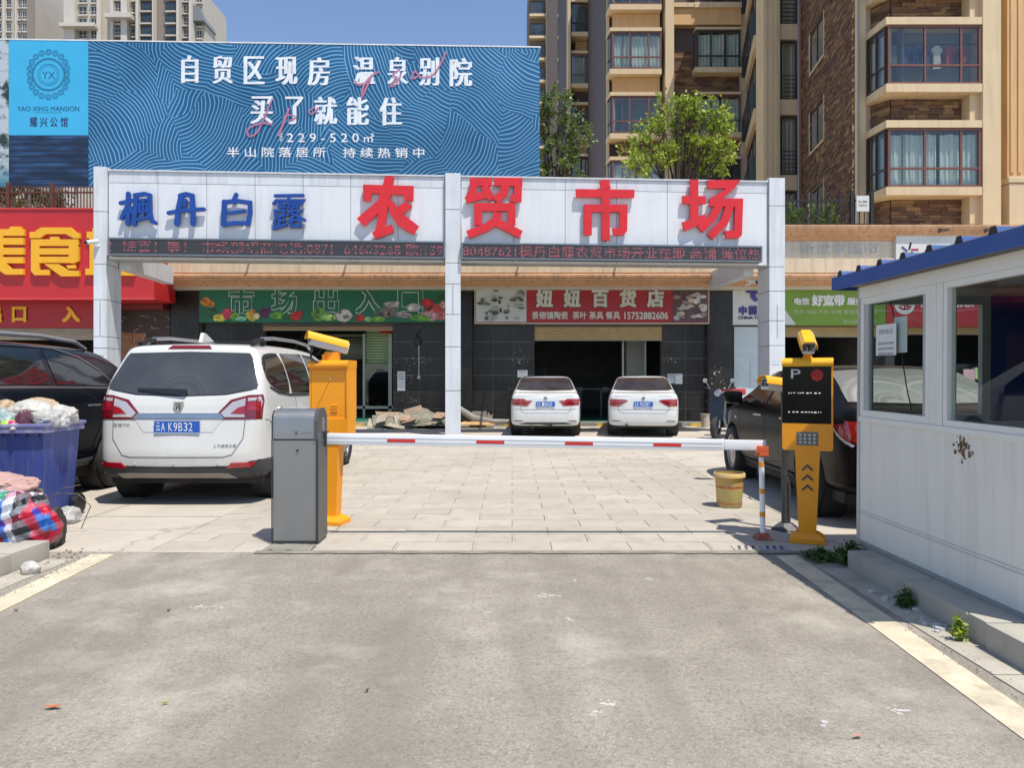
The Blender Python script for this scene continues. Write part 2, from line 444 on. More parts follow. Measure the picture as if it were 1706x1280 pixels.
nong = [(0, (1275, 110), (1510, 116), (1508, 187), (1466, 183), (1466, 158), (1313, 150), (1311, 187), (1275, 185)),
        (0, (1377, 70), (1420, 75), (1408, 150), (1392, 200), (1280, 304), (1246, 268), (1343, 184), (1360, 135)),
        (0, (1350, 205), (1394, 185), (1376, 308), (1408, 292), (1418, 330), (1332, 363), (1316, 332), (1334, 318)),
        (0, (1385, 175), (1418, 190), (1440, 232), (1534, 304), (1508, 343), (1440, 302), (1398, 240)),
        (0, (1422, 222), (1475, 187), (1503, 212), (1448, 256))]
mao = [(36, (140, 82), (134, 150), (112, 186)), (36, (125, 99), (226, 101)), (34, (104, 184), (224, 150)), (34, (188, 118), (226, 182)),
       (38, (236, 99), (368, 99)), (36, (350, 90), (347, 176), (312, 176)), (38, (292, 96), (282, 148), (242, 188)),
       (36, (160, 200), (160, 303)), (38, (143, 218), (336, 218)), (36, (318, 202), (318, 303)),
       (38, (254, 242), (244, 282), (200, 314), (112, 348)), (38, (246, 288), (300, 316), (362, 348))]
shi = [(0, (732, 95), (775, 86), (785, 130), (738, 136)), (0, (620, 133), (897, 136), (895, 174), (622, 171)), (38, (761, 150), (762, 376)),
       (38, (677, 206), (677, 350)), (36, (660, 223), (862, 224)), (0, (826, 206), (864, 206), (862, 330), (846, 350), (798, 349), (792, 316), (826, 318))]
chang = [(40, (1178, 88), (1178, 296)), (38, (1122, 183), (1232, 185)), (0, (1120, 290), (1160, 276), (1230, 250), (1232, 288), (1132, 332)),
         (0, (1240, 91), (1398, 89), (1366, 130), (1240, 130)), (0, (1334, 128), (1372, 126), (1300, 186), (1256, 206), (1250, 180)),
         (38, (1250, 196), (1406, 196)), (0, (1370, 180), (1408, 178), (1402, 350), (1388, 364), (1330, 366), (1318, 330), (1366, 328)),
         (38, (1300, 200), (1262, 270), (1206, 324)), (38, (1350, 200), (1318, 290), (1252, 358))]
for st, wh in ((nong, 6), (mao, 7), (shi, 7), (chang, 7)): glyph(st, wh, 36, .055, .05, red, "red_letter")
feng = [(20, (187, 152), (184, 292)), (18, (152, 196), (212, 182)), (17, (184, 205), (156, 266)), (15, (190, 210), (206, 240)), (20, (224, 162), (214, 294)),
        (19, (218, 160), (262, 153), (286, 160), (288, 240), (296, 280), (312, 287)), (12, (240, 182), (274, 180)), (12, (238, 200), (276, 198)),
        (12, (240, 200), (240, 236)), (12, (274, 200), (272, 236)), (12, (238, 236), (276, 233)), (12, (257, 182), (256, 266)), (13, (232, 272), (284, 262))]
dan = [(24, (432, 165), (418, 230), (412, 292)), (22, (428, 162), (455, 155), (482, 162), (487, 220), (486, 292)), (18, (374, 242), (420, 232), (536, 224)), (16, (452, 182), (447, 208))]
bai = [(18, (687, 156), (672, 190)), (22, (632, 190), (628, 296)), (20, (630, 192), (690, 186), (750, 194), (752, 240), (742, 292)), (14, (652, 242), (724, 232)), (18, (626, 297), (680, 288), (744, 290))]
lu = [(15, (868, 162), (996, 160)), (14, (860, 198), (872, 184), (998, 184), (990, 198)), (14, (930, 162), (930, 216)), (12, (885, 199), (914, 201)), (12, (885, 214), (914, 214)),
      (12, (946, 199), (974, 200)), (12, (946, 213), (974, 213)), (12, (866, 232), (914, 230)), (12, (868, 232), (870, 258)), (12, (912, 230), (908, 256)), (12, (868, 257), (910, 255)),
      (12, (888, 256), (888, 300)), (12, (868, 272), (864, 308)), (11, (890, 280), (912, 276)), (14, (860, 314), (918, 296)),
      (12, (948, 222), (926, 252)), (12, (940, 234), (984, 232), (930, 282)), (13, (948, 246), (1004, 274)), (12, (942, 276), (986, 274)), (12, (944, 276), (942, 306)), (12, (984, 274), (982, 306)), (12, (944, 303), (984, 302))]
for st in (feng, dan, bai, lu): glyph(st, 6, 18, .05, .055, blue, "blue_letter", True)
# ------------------------------------------------------------------ LED displays
ledframe = M("led_frame", (.012, .013, .017), .35, var=.1); ledface = M("led_face", (.030, .031, .035), .5, var=.06, scale=20)
leddot = M("led_dot", (.6, .10, .14), .5, emit=(1., .24, .3), estr=.38); leddim = M("led_dot_dim", (.09, .075, .08), .5)
def led(px0, px1, py0, py1, body, label, seed, u_fix=0):
    u0, u1 = GU(px0), GU(px1); z1, z0 = GZ((px0+px1)/2, py0), GZ((px0+px1)/2, py1)
    o = thing("led_display", label, "LED sign", (G0.x+u0*cT, G0.y+u0*sT, z0), TH, "LED text displays on the gate")
    W_, H_ = u1-u0, z1-z0; d = -.20
    part("case", MB().box(0, W_, d+.02, -.006, 0, H_), ledframe, o)
    mb = MB(); t = .035
    mb.box(0, W_, d, d+.02, 0, t).box(0, W_, d, d+.02, H_-t, H_).box(0, t, d, d+.02, t, H_-t).box(W_-t, W_, d, d+.02, t, H_-t)
    part("frame", mb, M("led_rim", (.20, .21, .22), .3, metal=.6), o)
    part("screen", MB().box(t, W_-t, d+.008, d+.022, t, H_-t), ledface, o)
    tm = text(body, 0, 1, 0, 1, 0, res=2)
    vs = [Vector((v[0], v[2], 0)) for v in tm.v]; bv = BVHTree.FromPolygons(vs, tm.f)
    rows = 16; ph = (H_-2*t)*.86/rows; nc = int((W_-2*t)/ph); rr = random.Random(seed); mb = MB(); md = MB()
    miss = {r_ for r_ in range(rows) if rr.random() < .3}
    for r_ in range(rows):
        for c_ in range(nc):
            x = (c_+.5)/nc; z = (r_+.5)/rows
            h = bv.ray_cast(Vector((x, z, 1)), Vector((0, 0, -1)))
            X = t+(c_+.5)*ph; Z = t+(H_-2*t)*.07+(r_+.5)*ph; q = ph*.29
            if h[0] is not None and r_ not in miss and rr.random() < .84:
                mb.quad((X-q, d+.005, Z-q), (X+q, d+.005, Z-q), (X+q, d+.005, Z+q), (X-q, d+.005, Z+q))
            elif r_ % 2 == c_ % 2:
                q *= .6; md.quad((X-q, d+.0065, Z-q), (X+q, d+.0065, Z-q), (X+q, d+.0065, Z+q), (X-q, d+.0065, Z+q))
    part("lit_dots", mb, leddot, o, kind='stuff'); part("unlit_dots", md, leddim, o, kind='stuff')
led(187, 742, 401.5, 430.5, "！惊喜！等！ 市场部招商电话:0871  64603268 欧:139", "long dark LED display running red text under the blue letters", 3)
led(768.5, 1264.5, 409.5, 436.5, "80487621枫丹白露农贸市场开业在即 商铺 摊位热", "dark LED display of red text under the last three red letters", 5)
# CCTV cameras on the gate
camw = M("camera_white", (.7, .7, .68), .35); camb = M("black_plastic", (.012, .012, .013), .4)
def cctv(loc, rz, label):
    o = thing("security_camera", label, "camera", loc, rz)
    part("bracket", MB().tube([(0, .0, 0), (0, -.10, -.01), (0, -.14, .05)], .018), camw, o)
    part("camera_body", MB().tube([(0, -.30, .03), (0, -.05, .10)], .045, 12), camw, o, smooth=True)
    part("lens", MB().tube([(0, -.325, .022), (0, -.30, .03)], .04, 12), camb, o)
    part("cable", MB().tube([(0, -.02, .0), (-.10, -.01, -.12), (-.14, -.01, -.32), (-.08, -.01, -.5)], .008, 6), camw, o)
u = GU(168); cctv((G0.x+u*cT, G0.y+u*sT-.06, GZ(168, 411)), TH-.5, "small white security camera fixed to the tallest left white pillar beside the red food sign")
u = GU(1270); cctv((G0.x+u*cT, G0.y+u*sT+1.2, GZ(1270, 474)+.15), TH+.6, "small white security camera hanging under the beam by the telecom sign")
# ------------------------------------------------------------------ market building (podium)
FW = 20.8
fx = lambda px, Y=FW: FX(px, Y)
fz = lambda py, Y=FW: FZ(py, Y)
bld = thing("market_building", "long low market podium with black tiled shop fronts and orange moulded cornice behind the gate", "building", (0, FW, 0))
def B(name, mb, mat, smooth=False, kind=None, parent=None):    # geometry in world coordinates
    o = link(name, mb.mesh(name, mat, smooth), parent or bld, None)
    if parent is None: o.location = (0, -FW, 0)
    if kind: o['kind'] = kind
    return o
masonry = M("masonry_dark", (.10, .092, .085), .8, var=.2)
tilem = M("black_granite_tile", (.015, .013, .012), .28, var=.5, scale=1.6, dirt=(.08, .065, .055), dirt_amt=.25, dirt_scale=2.2, streak=True, spec=.35)
orange = M("orange_moulding", (.56, .315, .165), .7, var=.12, scale=1.5, dirt=(.24, .14, .09), dirt_amt=.75, dirt_scale=1.6, streak=True)
cream = M("cream_stucco", (.62, .50, .35), .75, var=.08, scale=1.5, dirt=(.36, .26, .17), dirt_amt=.6, dirt_scale=1.4, streak=True)
palewall = M("pale_stucco", (.60, .545, .44), .8, var=.1, scale=1.2, dirt=(.42, .30, .2), dirt_amt=.6, dirt_scale=1.3, streak=True)
darkin = M("interior_dark", (.16, .155, .15), .8, var=.2)
ceil = M("interior_ceiling", (.2, .2, .2), .8)
greenfl = M("green_floor", (.05, .16, .11), .5, var=.3)
openings = [(-160, 157), (437, 655), (890, 1104), (1306, 1475), (1490, 1655)]
solids = [(157, 437), (655, 890), (1104, 1306), (1475, 1490), (1655, 1900), (-420, -160)]
mb = MB()
for a, b in solids: mb.box(fx(a), fx(b), FW, FW+.35, 0, 3.9)
for a, b in openings: mb.box(fx(a), fx(b), FW, FW+.35, 2.75, 3.9)
B("wall", mb, masonry)
XL, XR = fx(-420), fx(1900)
B("podium_slab", MB().box(XL, XR, FW+.0, 60, 4.9, 5.30), cream)
B("interior_floor", MB().box(XL, XR, FW-.02, 29, -.05, .10), greenfl)
B("interior_ceiling", MB().box(XL, XR, FW+.35, 29, 3.5, 3.6), ceil)
B("interior_wall", MB().box(XL, XR, 28.6, 28.8, .1, 3.5), darkin)
for px in (285, 787, 1160, 1480, 1900, -420):
    B("partition", MB().box(fx(px)-.08, fx(px)+.08, FW+.36, 28.6, .1, 3.5), darkin)
B("step", MB().box(fx(240), fx(1306), 20.15, FW-.02, -.1, .09), M("step_terrazzo", (.22, .21, .19), .6, var=.15))
g = MB()
for i in range(60):
    x = fx(440)+i*.42
    if x > fx(1300): break
    if i % 2 == 0: B("yellow_edge_mark", MB().box(x, x+.42, 20.125, 20.15, -.02, .085), M("worn_yellow_paint", (.50, .34, .06), .7, var=.3, scale=6))
# cornice profile extruded along the front (Y, z)
YC = 19.75
c_x0, c_x1 = FX(150, 19.75), FX(1830, 19.75)
prof = [(FW, 3.80), (YC+.42, 3.80), (YC+.36, 3.85), (YC+.22, 3.86), (YC+.20, 3.90), (YC+.06, 3.93), (YC+.02, 3.99), (YC, 4.02), (YC, 4.07), (YC+.10, 4.09), (YC+.12, 4.13), (FW, 4.13)]
B("lower_moulding", MB().prism(prof, c_x0, c_x1, 'x'), orange)
B("fascia_band", MB().box(c_x0, c_x1, YC+.10, FW, 4.134, 4.52), cream)
B("fascia_wall", MB().box(c_x0-8, c_x1, YC+.20, FW, 4.524, 5.0), palewall)
prof = [(FW, 5.004), (YC+.16, 5.004), (YC+.12, 5.08), (YC+.04, 5.12), (YC, 5.20), (YC-.06, 5.26), (YC-.08, 5.34), (YC-.08, 5.38), (FW, 5.38)]
B("top_moulding", MB().prism(prof, c_x0-8, c_x1, 'x'), orange)
B("soffit", MB().box(c_x0, c_x1, YC+.42, FW-.01, 3.74, 3.796), M("soffit_paint", (.55, .53, .42), .7, var=.1))
B("side_wall", MB().box(XL, c_x0, FW-.1, FW+.1, 3.9, 5.3), cream)
# downlight strip under the cornice
g = MB(); x = fx(795)
while x < fx(870): g.box(x, x+.02, FW-.03, FW-.012, 3.62, 3.76); x += .11
B("vent_grille", g, M("beige_metal", (.45, .40, .30), .6))
# black tiles: every course and column of each wall stretch
TZ = [.10, .45, .92, 1.39, 1.86, 2.33, 2.80]
def tiles(pa, pb, n, z_top=2.83, proud=.02, y=FW, mat=tilem, zs=TZ):
    xa, xb = fx(pa, y), fx(pb, y); wd = (xb-xa)/n
    zz = [z for z in zs if z < z_top-.1]+[z_top]
    for j, (z0, z1) in enumerate(zip(zz[:-1], zz[1:])):
        for i in range(n):
            p = proud+rnd.uniform(0, .004)
            B("tile", MB().box(xa+i*wd+.006, xa+(i+1)*wd-.006, y-p, y+.03, z0+.008, z1-.008), mat)
tiles(333, 437, 2); tiles(655, 742, 2); tiles(787, 890, 3); tiles(1104, 1180, 2)
# pilasters standing a little forward
for pa, pb in ((285, 333), (742, 787), (1180, 1220)):
    xa, xb = fx(pa, FW-.25), fx(pb, FW-.25)
    B("pilaster", MB().box(xa+.02, xb-.02, FW-.22, FW, .09, 3.74), masonry)
    tiles(pa, pb, 1, 3.74, y=FW-.22, zs=[.10, .62, 1.25, 1.88, 2.5, 3.12])
grout = M("tile_grout", (.20, .185, .165), .8, var=.3, scale=10)
for pa, pb in ((333, 437), (655, 742), (787, 890), (1104, 1180)): B("grout_bed", MB().box(fx(pa)+.003, fx(pb)-.003, FW-.014, FW-.004, .1, 2.82), grout)
# left brown boarded wall with scratches and a wooden board
B("brown_wall", MB().box(fx(160), fx(285), FW-.05, FW, .09, 3.5), M("brown_board", (.04, .024, .018), .5, var=.3))
B("red_lintel", MB().prism([(FW-.5, 3.20), (FW-.5, 3.34), (FW-.02, 3.62), (FW-.02, 3.20)], fx(150), fx(285), 'x'), M("dark_red_metal", (.16, .012, .012), .5))
sc = MB(); rr = random.Random(12)
for i in range(26):
    a = rr.uniform(fx(192), fx(280)); z = rr.uniform(2.1, 3.1); t = rr.uniform(-1.1, .9); l = rr.uniform(.05, .3)
    sc.prism(stroke_poly([(a, z), (a+l*math.cos(t), z+l*math.sin(t))], .012), FW-.056, FW-.049)
B("scratch_marks", sc, M("pale_scratch", (.4, .37, .32), .8), kind='stuff')
B("wooden_board", MB().box(fx(193), fx(222), FW-.07, FW-.052, .1, 2.58).box(fx(223), fx(245), FW-.068, FW-.052, .1, 2.57), M("plywood", (.26, .105, .035), .5, var=.25, scale=6, streak=True, dirt=(.1, .04, .015), dirt_amt=.5))
sc = MB()
for i in range(12):
    a = rr.uniform(fx(195), fx(243)); z = rr.uniform(1.6, 2.5); t = rr.uniform(-1.3, 1.3); l = rr.uniform(.08, .3)
    sc.prism(stroke_poly([(a, z), (a+l*math.cos(t)*.6, z+l*math.sin(t))], .012), FW-.074, FW-.066)
B("chalk_strokes", sc, M("pale_scratch", (.4, .37, .32)), kind='stuff')
# rolled shutters
shut = M("shutter_orange", (.36, .20, .08), .5, var=.12, scale=4); shut2 = M("shutter_beige", (.42, .29, .12), .5, var=.12, scale=4)
def shutter(pa, pb, pz0, mat, lab, y=FW-.0, top=2.9):
    z0 = fz(pz0); n = max(2, int((top-z0)/.075)); h = (top-z0)/n
    s = B("shutter", MB().box(fx(pa), fx(pb), y+.05, y+.07, z0, top), mat); s['label'] = lab
    for i in range(n):
        B("slat", MB().box(fx(pa)+.02, fx(pb)-.02, y+.02, y+.05, z0+i*h+.005, z0+(i+1)*h-.005, ch=.006), mat, parent=s)
    B("bottom_rail", MB().box(fx(pa)+.01, fx(pb)-.01, y+.005, y+.06, z0-.03, z0), M("rail_metal", (.35, .3, .2), .5), parent=s)
shutter(437, 655, 549, shut, "orange rolled shutter"); shutter(890, 1104, 566, shut2, "beige rolled shutter")
shutter(1306, 1475, 560, shut2, "beige shutter of telecom shop"); shutter(1490, 1655, 556, shut2, "beige shutter of lottery shop")
B("shop_beam", MB().box(fx(-160), fx(157), FW+.1, FW+.3, fz(566), fz(546)), M("beam_paint", (.42, .40, .36), .7))
# market entrance: slatted green light and framed glass doors on the right half of the opening
dframe = M("door_frame", (.28, .30, .26), .4, metal=.4)
dg = B("glass_door", MB().box(fx(640), fx(646), 21.5, 21.56, .1, 2.6).box(fx(596), fx(600), 21.5, 21.56, .1, 2.6).box(fx(566), fx(655), 21.5, 21.56, .42, .50), dframe)
B("door_glass", MB().box(fx(600), fx(640), 21.52, 21.53, .5, 1.7), glassmat("dark_glass", (.45, .5, .45), .06), parent=dg)
slm = M("green_lit_slat", (.30, .42, .20), .5, var=.25, scale=2)  # green light through the slats is put into their colour
for i in range(14):
    z = 1.62+i*.078
    B("slat", MB().box(fx(600), fx(656), 21.62, 21.66, z, z+.055), slm)
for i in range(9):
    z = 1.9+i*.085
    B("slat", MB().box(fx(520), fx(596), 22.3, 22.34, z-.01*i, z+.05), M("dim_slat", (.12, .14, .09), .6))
B("red_banner", MB().box(fx(625), fx(655), 21.58, 21.6, 2.6, 2.75), M("banner_red", (.5, .03, .02), .6))
g = MB()
for i in range(8): g.prism(stroke_poly([(fx(445+i*22), 2.0+.04*i), (fx(470+i*25), 2.68)], .03), 23+.2*i, 23.03+.2*i)
for k in range(5): g.box(fx(437), fx(590), 24, 24.05, 1.9+k*.17, 1.93+k*.17)
B("ceiling_grid", g, M("grid_metal", (.09, .085, .08), .5))
B("green_platform", MB().box(fx(520), fx(655), 21.0, 26, .09, .16), M("green_vinyl", (.05, .24, .15), .35, var=.2))
B("interior_column", MB().box(FX(1044, 22.5), FX(1077, 22.5), 22.5, 22.9, .1, 3.5), M("column_paint", (.36, .35, .31), .7))
B("interior_rail", MB().box(FX(965, 23), FX(1040, 23), 23, 23.03, .95, 1.0).box(FX(966, 23), FX(969, 23), 23, 23.03, .1, .95).box(FX(1000, 23), FX(1003, 23), 23, 23.03, .1, .95), M("grid_metal", (.09, .085, .08)))
B("door_jamb", MB().box(fx(1040), fx(1043), FW+.4, FW+.5, .1, 2.6).box(fx(1078), fx(1080), FW+.4, FW+.5, .1, 2.6), dframe)
# telecom panel door
B("pale_door", MB().box(fx(1222), fx(1303), FW-.06, FW-.01, .1, fz(545)), M("pale_blue_panel", (.50, .57, .60), .28, var=.06, scale=1.5))
g = MB()
for i in range(5): g.box(fx(1248), fx(1264), FW-.066, FW-.059, 1.05+i*.2, 1.06+i*.2)
g.box(fx(1248), fx(1249), FW-.066, FW-.059, 1.05, 1.85).box(fx(1263), fx(1264), FW-.066, FW-.059, 1.05, 1.85)
B("door_line", g, M("pale_line", (.40, .46, .49), .4))
# ------------------------------------------------------------------ signs
def sign(name, label, px0, px1, py0, py1, Y, mat, thick=.10, cat="sign", group=None, frame=None):
    x0, x1, z1, z0 = FX(px0, Y), FX(px1, Y), FZ(py0, Y), FZ(py1, Y)
    o = thing(name, label, cat, ((x0+x1)/2, Y, z0), 0, group)
    mb = MB().box(x0, x1, Y, Y+thick, z0, z1)
    p = link("panel", mb.mesh("panel", mat), o, (-o.location.x, -Y, -z0))
    if frame:
        t = .025; g = MB()
        g.box(x0-t, x1+t, Y-.012, Y+thick+.01, z0-t, z0).box(x0-t, x1+t, Y-.012, Y+thick+.01, z1, z1+t)
        g.box(x0-t, x0, Y-.012, Y+thick+.01, z0, z1).box(x1, x1+t, Y-.012, Y+thick+.01, z0, z1)
        S(o, "frame", g, frame)
    return o
def S(o, name, mb, mat, smooth=False, kind=None, parent=None, label=None):
    c = link(name, mb.mesh(name, mat, smooth), parent or o, tuple(-o.location) if parent is None else None)
    if kind: c['kind'] = kind
    if label: c['label'] = label
    return c
def T(o, s, px0, px1, py0, py1, Y, mat, name="lettering", depth=0, fat=0, smear=0, res=3, dy=.004):
    x0, x1, z1, z0 = FX(px0, Y), FX(px1, Y), FZ(py0, Y), FZ(py1, Y)
    if fat: mb = fat_text(s, x0, x1, z0, z1, Y-dy, depth, fat, res=res)
    else: mb = text(s, x0, x1, z0, z1, Y-dy, depth=depth, smear=smear, res=res)
    return S(o, name, mb, mat)
whitel = M("white_lettering", (.74, .74, .72), .5); greyl = M("grey_lettering", (.42, .45, .42), .5)
# green market entrance sign
YS = 20.45
green = M("sign_green", (.006, .13, .065), .45, var=.15, scale=1.2)
o = sign("entrance_sign", "long dark green market entrance sign with vegetables and fish printed along its lower edge", 332, 744, 469, 537, YS, green, .3)
for i, ch in enumerate("市场出入口"):
    a = (381, 452, 522, 592, 662)[i]
    T(o, ch, a, a+43, 480, 523, YS, whitel, "character_outline", depth=.004, fat=.035)
    T(o, ch, a+1, a+42, 481, 522, YS-.016, M("sign_green2", (.006, .14, .07), .45), "character", depth=.004, fat=.018)
def blobs(o, lst, Y, name="print"):
    """flat printed shapes: (px, py, rx, ry, colour)"""
    for i, (px, py, rx, ry, col) in enumerate(lst):
        k = FPX/Y; n = 12; rr = random.Random(i*7+int(px)); ph = rr.random()*6
        poly = [(FX(px, Y)+rx/k*math.cos(t*2*PI/n)*(1+.12*math.sin(3*t+ph)), FZ(py, Y)+ry/k*math.sin(t*2*PI/n)*(1+.12*math.sin(2*t+ph))) for t in range(n)]
        key = "print_%d_%d_%d" % tuple(int(c*100) for c in col)
        S(o, name, MB().prism(poly, Y-.003-.0011*(i % 40), Y+.002), M(key, col, .5, var=.35, scale=9))
R_, O_, Y_, G_, P_, W_, DG, BR = (.42, .02, .02), (.6, .22, .02), (.6, .5, .06), (.12, .30, .04), (.09, .02, .09), (.5, .45, .42), (.02, .10, .03), (.16, .13, .12)
veg = [(352, 522, 12, 9, DG), (343, 503, 9, 7, O_), (352, 507, 6, 5, O_), (366, 530, 11, 6, Y_), (379, 523, 9, 9, (.5, .04, .08)), (392, 528, 8, 7, G_), (402, 531, 9, 4, (.2, .5, .3)),
       (414, 525, 5, 5, Y_), (422, 521, 5, 5, O_), (428, 527, 6, 5, (.6, .5, .25)), (420, 531, 6, 4, Y_), (440, 522, 9, 9, P_), (448, 517, 4, 4, P_), (463, 526, 13, 6, G_), (478, 529, 9, 5, DG), (493, 527, 9, 8, R_),
       (500, 522, 5, 4, R_), (532, 524, 13, 11, G_), (548, 529, 12, 6, (.3, .5, .12)), (574, 526, 14, 10, W_), (566, 531, 6, 4, (.3, .42, .15)), (600, 530, 8, 6, R_), (613, 532, 6, 4, (.3, .5, .2)), (630, 532, 12, 5, G_),
       (645, 520, 22, 9, BR), (655, 507, 16, 5, (.3, .3, .3)), (672, 525, 14, 5, (.25, .22, .22)), (690, 512, 14, 6, (.4, .38, .36)), (700, 530, 18, 5, G_), (712, 505, 11, 7, R_), (724, 515, 16, 10, (.42, .06, .05)),
       (732, 496, 8, 7, DG), (716, 527, 16, 8, (.5, .25, .28)), (736, 526, 7, 8, (.45, .12, .1)), (676, 515, 8, 4, (.45, .42, .4)), (738, 508, 5, 6, (.5, .3, .28))]
rq = random.Random(77); veg2 = []
for v_ in veg:
    veg2.append(v_)
    for _ in range(3):
        f_ = rq.choice((.35, .6, 1.5, 1.9)); veg2.append((v_[0]+rq.uniform(-.6, .6)*v_[2], v_[1]+rq.uniform(-.6, .5)*v_[3], v_[2]*rq.uniform(.15, .4), v_[3]*rq.uniform(.12, .45), tuple(min(.7, c_*f_) for c_ in v_[4])))
blobs(o, veg2, YS, "produce_print")
# red tableware shop sign
shopred = M("sign_red", (.36, .016, .022), .45, var=.12, scale=1.2)
o = sign("shop_sign", "red tableware shop sign with photo panels at both ends above a beige shutter", 792, 1180, 475, 538, YS, shopred, .25, frame=M("sign_frame", (.5, .44, .38), .5))
S(o, "photo_panel", MB().box(FX(793, YS), FX(877, YS), YS-.006, YS+.002, FZ(536.5, YS), FZ(477, YS)), M("photo_pale", (.50, .52, .47), .4, var=.08, scale=3))
S(o, "photo_panel", MB().box(FX(1121, YS), FX(1179, YS), YS-.006, YS+.002, FZ(536.5, YS), FZ(477, YS)), M("photo_dark", (.10, .05, .055), .4, var=.5, scale=4))
rr = random.Random(5)
blobs(o, [(rr.uniform(799, 872), rr.uniform(482, 532), rr.uniform(2, 7), rr.uniform(1.2, 4), rr.choice([(.05, .05, .05), (.12, .13, .11), (.3, .33, .3), (.08, .1, .1), (.2, .16, .13)])) for _ in range(38)], YS-.008, "teaware_print")
blobs(o, [(rr.uniform(1126, 1174), rr.uniform(490, 532), rr.uniform(4, 9), rr.uniform(1.6, 4.5), rr.choice([(.55, .53, .5), (.4, .38, .35), (.3, .2, .2), (.5, .46, .36)])) for _ in range(24)], YS-.008, "plate_print")
dk = M("dark_edge", (.10, .10, .05), .5)
for i, ch in enumerate("妞妞百货店"):
    a = (892, 938, 985, 1031, 1077)[i]
    T(o, ch, a, a+30, 482, 513, YS, dk, "character_shadow", fat=.034, depth=.003)
    T(o, ch, a+1, a+29, 483, 512, YS-.012, M("pale_lettering", (.62, .60, .52), .5), "character", fat=.020, depth=.003)
T(o, "景德镇陶瓷  茶叶 茶具 餐具", 886, 1033, 519, 532, YS, M("pale_lettering", (.62, .60, .52)), "small_lettering", fat=.004)
T(o, "15752888606".replace("888606", "882606"), 1040, 1113, 520, 532, YS, M("pale_lettering", (.62, .60, .52)), "phone_number", fat=.005)
# telecom signs
pw = M("sign_white", (.60, .60, .57), .45, var=.06, scale=2)
o = sign("telecom_panel_sign", "square white sign with a violet swirl logo and telecom name above the pale door", 1221, 1303, 472, 541, YS+.1, pw, .2)
vio = M("violet", (.055, .035, .24), .4)
def curve_poly(fn, n=24): return [fn(i/(n-1)) for i in range(n)]
Yt = YS+.095; k = FPX/Yt
def swirl():
    cx, cz = FX(1258, Yt), FZ(487, Yt); u = 1/k
    g = MB()
    pts = [(cx+u*x, cz-u*y) for x, y in ((13, -8), (14, -3), (6, 1), (-4, 0), (-13, -1), (-14, -6), (-6, -9), (4, -9), (9, -7))]
    g.prism(stroke_poly(pts, 3.6*u), Yt-.03, Yt)
    pts = [(cx+u*x, cz-u*y) for x, y in ((-3, -13), (-2, -5), (-2, 6), (1, 13), (6, 11), (9, 4), (11, 0))]
    g.prism(stroke_poly(pts, 4.6*u), Yt-.032, Yt+.001)
    pts = [(cx+u*x, cz-u*y) for x, y in ((-6, 0), (-6, 8), (0, 14))]
    g.prism(stroke_poly(pts, 3.4*u), Yt-.034, Yt+.001)
    return g
S(o, "logo", swirl(), vio)
for i, ch in enumerate("中国电信"): T(o, ch, 1231+i*16.5, 1244+i*16.5, 510, 525, Yt, vio, "character", depth=.03, fat=.014)
T(o, "CHINA TELECOM", 1230, 1290, 527, 532, Yt, M("dark_violet", (.03, .025, .1)), "lettering", fat=.004)
lime = M("sign_lime", (.17, .29, .022), .45, var=.08, scale=1.5)
o = sign("broadband_sign", "lime green broadband shop sign running behind the right gate pillar", 1304, 1476, 472, 542, YS, lime, .25)
S(o, "white_wedge", MB().prism([(FX(1304, YS), FZ(541, YS)), (FX(1326, YS), FZ(541, YS)), (FX(1304, YS), FZ(511, YS))], YS-.004, YS+.002), pw)
T(o, "电信", 1323, 1348, 496, 508, YS, whitel, "character", fat=.008, depth=.02); T(o, "好宽带", 1352, 1407, 491, 510, YS, whitel, "character", fat=.016, depth=.02)
T(o, "服务", 1411, 1438, 496, 508, YS, whitel, "character", fat=.008, depth=.02)
T(o, "宽带 电视 手机 充值 智慧家庭 维修", 1322, 1462, 516, 523, YS, M("lime_text", (.45, .5, .3)), "small_lettering"); T(o, "枫丹白露营业厅", 1405, 1460, 533, 539, YS, M("lime_text", (.45, .5, .3)), "small_lettering")
lot = M("lottery_red", (.46, .018, .025), .45, var=.08, scale=1.5)
o = sign("lottery_sign", "red welfare lottery sign with round white logo seen through the booth windows", 1477, 1660, 480, 544, YS, lot, .25)
cx, cz = FX(1507, YS), FZ(507, YS)
S(o, "logo_disc", MB().lathe([(0, YS-.006), (17/FPX*YS, YS-.006), (17/FPX*YS, YS+.002)], 28, 'y', (cx, 0, cz)), whitel)
g = MB(); u = YS/FPX
for pts in (((-9, 0), (-4, -7), (4, -7), (9, -1), (3, 3)), ((-6, 3), (0, -2), (0, 9)), ((4, -3), (5, 6)), ((-10, 4), (-3, 9), (6, 8), (11, 3))):
    g.prism(stroke_poly([(cx+u*a, cz-u*b) for a, b in pts], 3*u), YS-.012, YS-.004)
S(o, "logo", g, lot)
T(o, "中国福利彩票", 1528, 1622, 492, 512, YS, whitel, "lettering", fat=.012, depth=.01)
o = sign("sports_lottery_sign", "white sign with colourful star logo on the podium fascia above the booth roof", 1493, 1720, 392, 438, YC+.06, pw, .14)
Y5 = YC+.06; u = Y5/FPX
for (cx_, cy_, ang, col) in ((1516, 410, 75, (.01, .01, .01)), (1507, 415, 140, (.08, .06, .25)), (1524, 416, 2, (.4, .02, .1)), (1512, 424, 55, (.6, .5, .03)), (1521, 424, -60, (.03, .25, .05))):
    a = math.radians(ang); p = [(FX(cx_, Y5)+s*u*6*math.cos(a), FZ(cy_, Y5)+s*u*6*math.sin(a)) for s in (-1, 1)]
    S(o, "logo_bar", MB().prism(stroke_poly(p, 3.2*u), Y5-.01, Y5), M("bar_%d" % ang, col, .5))
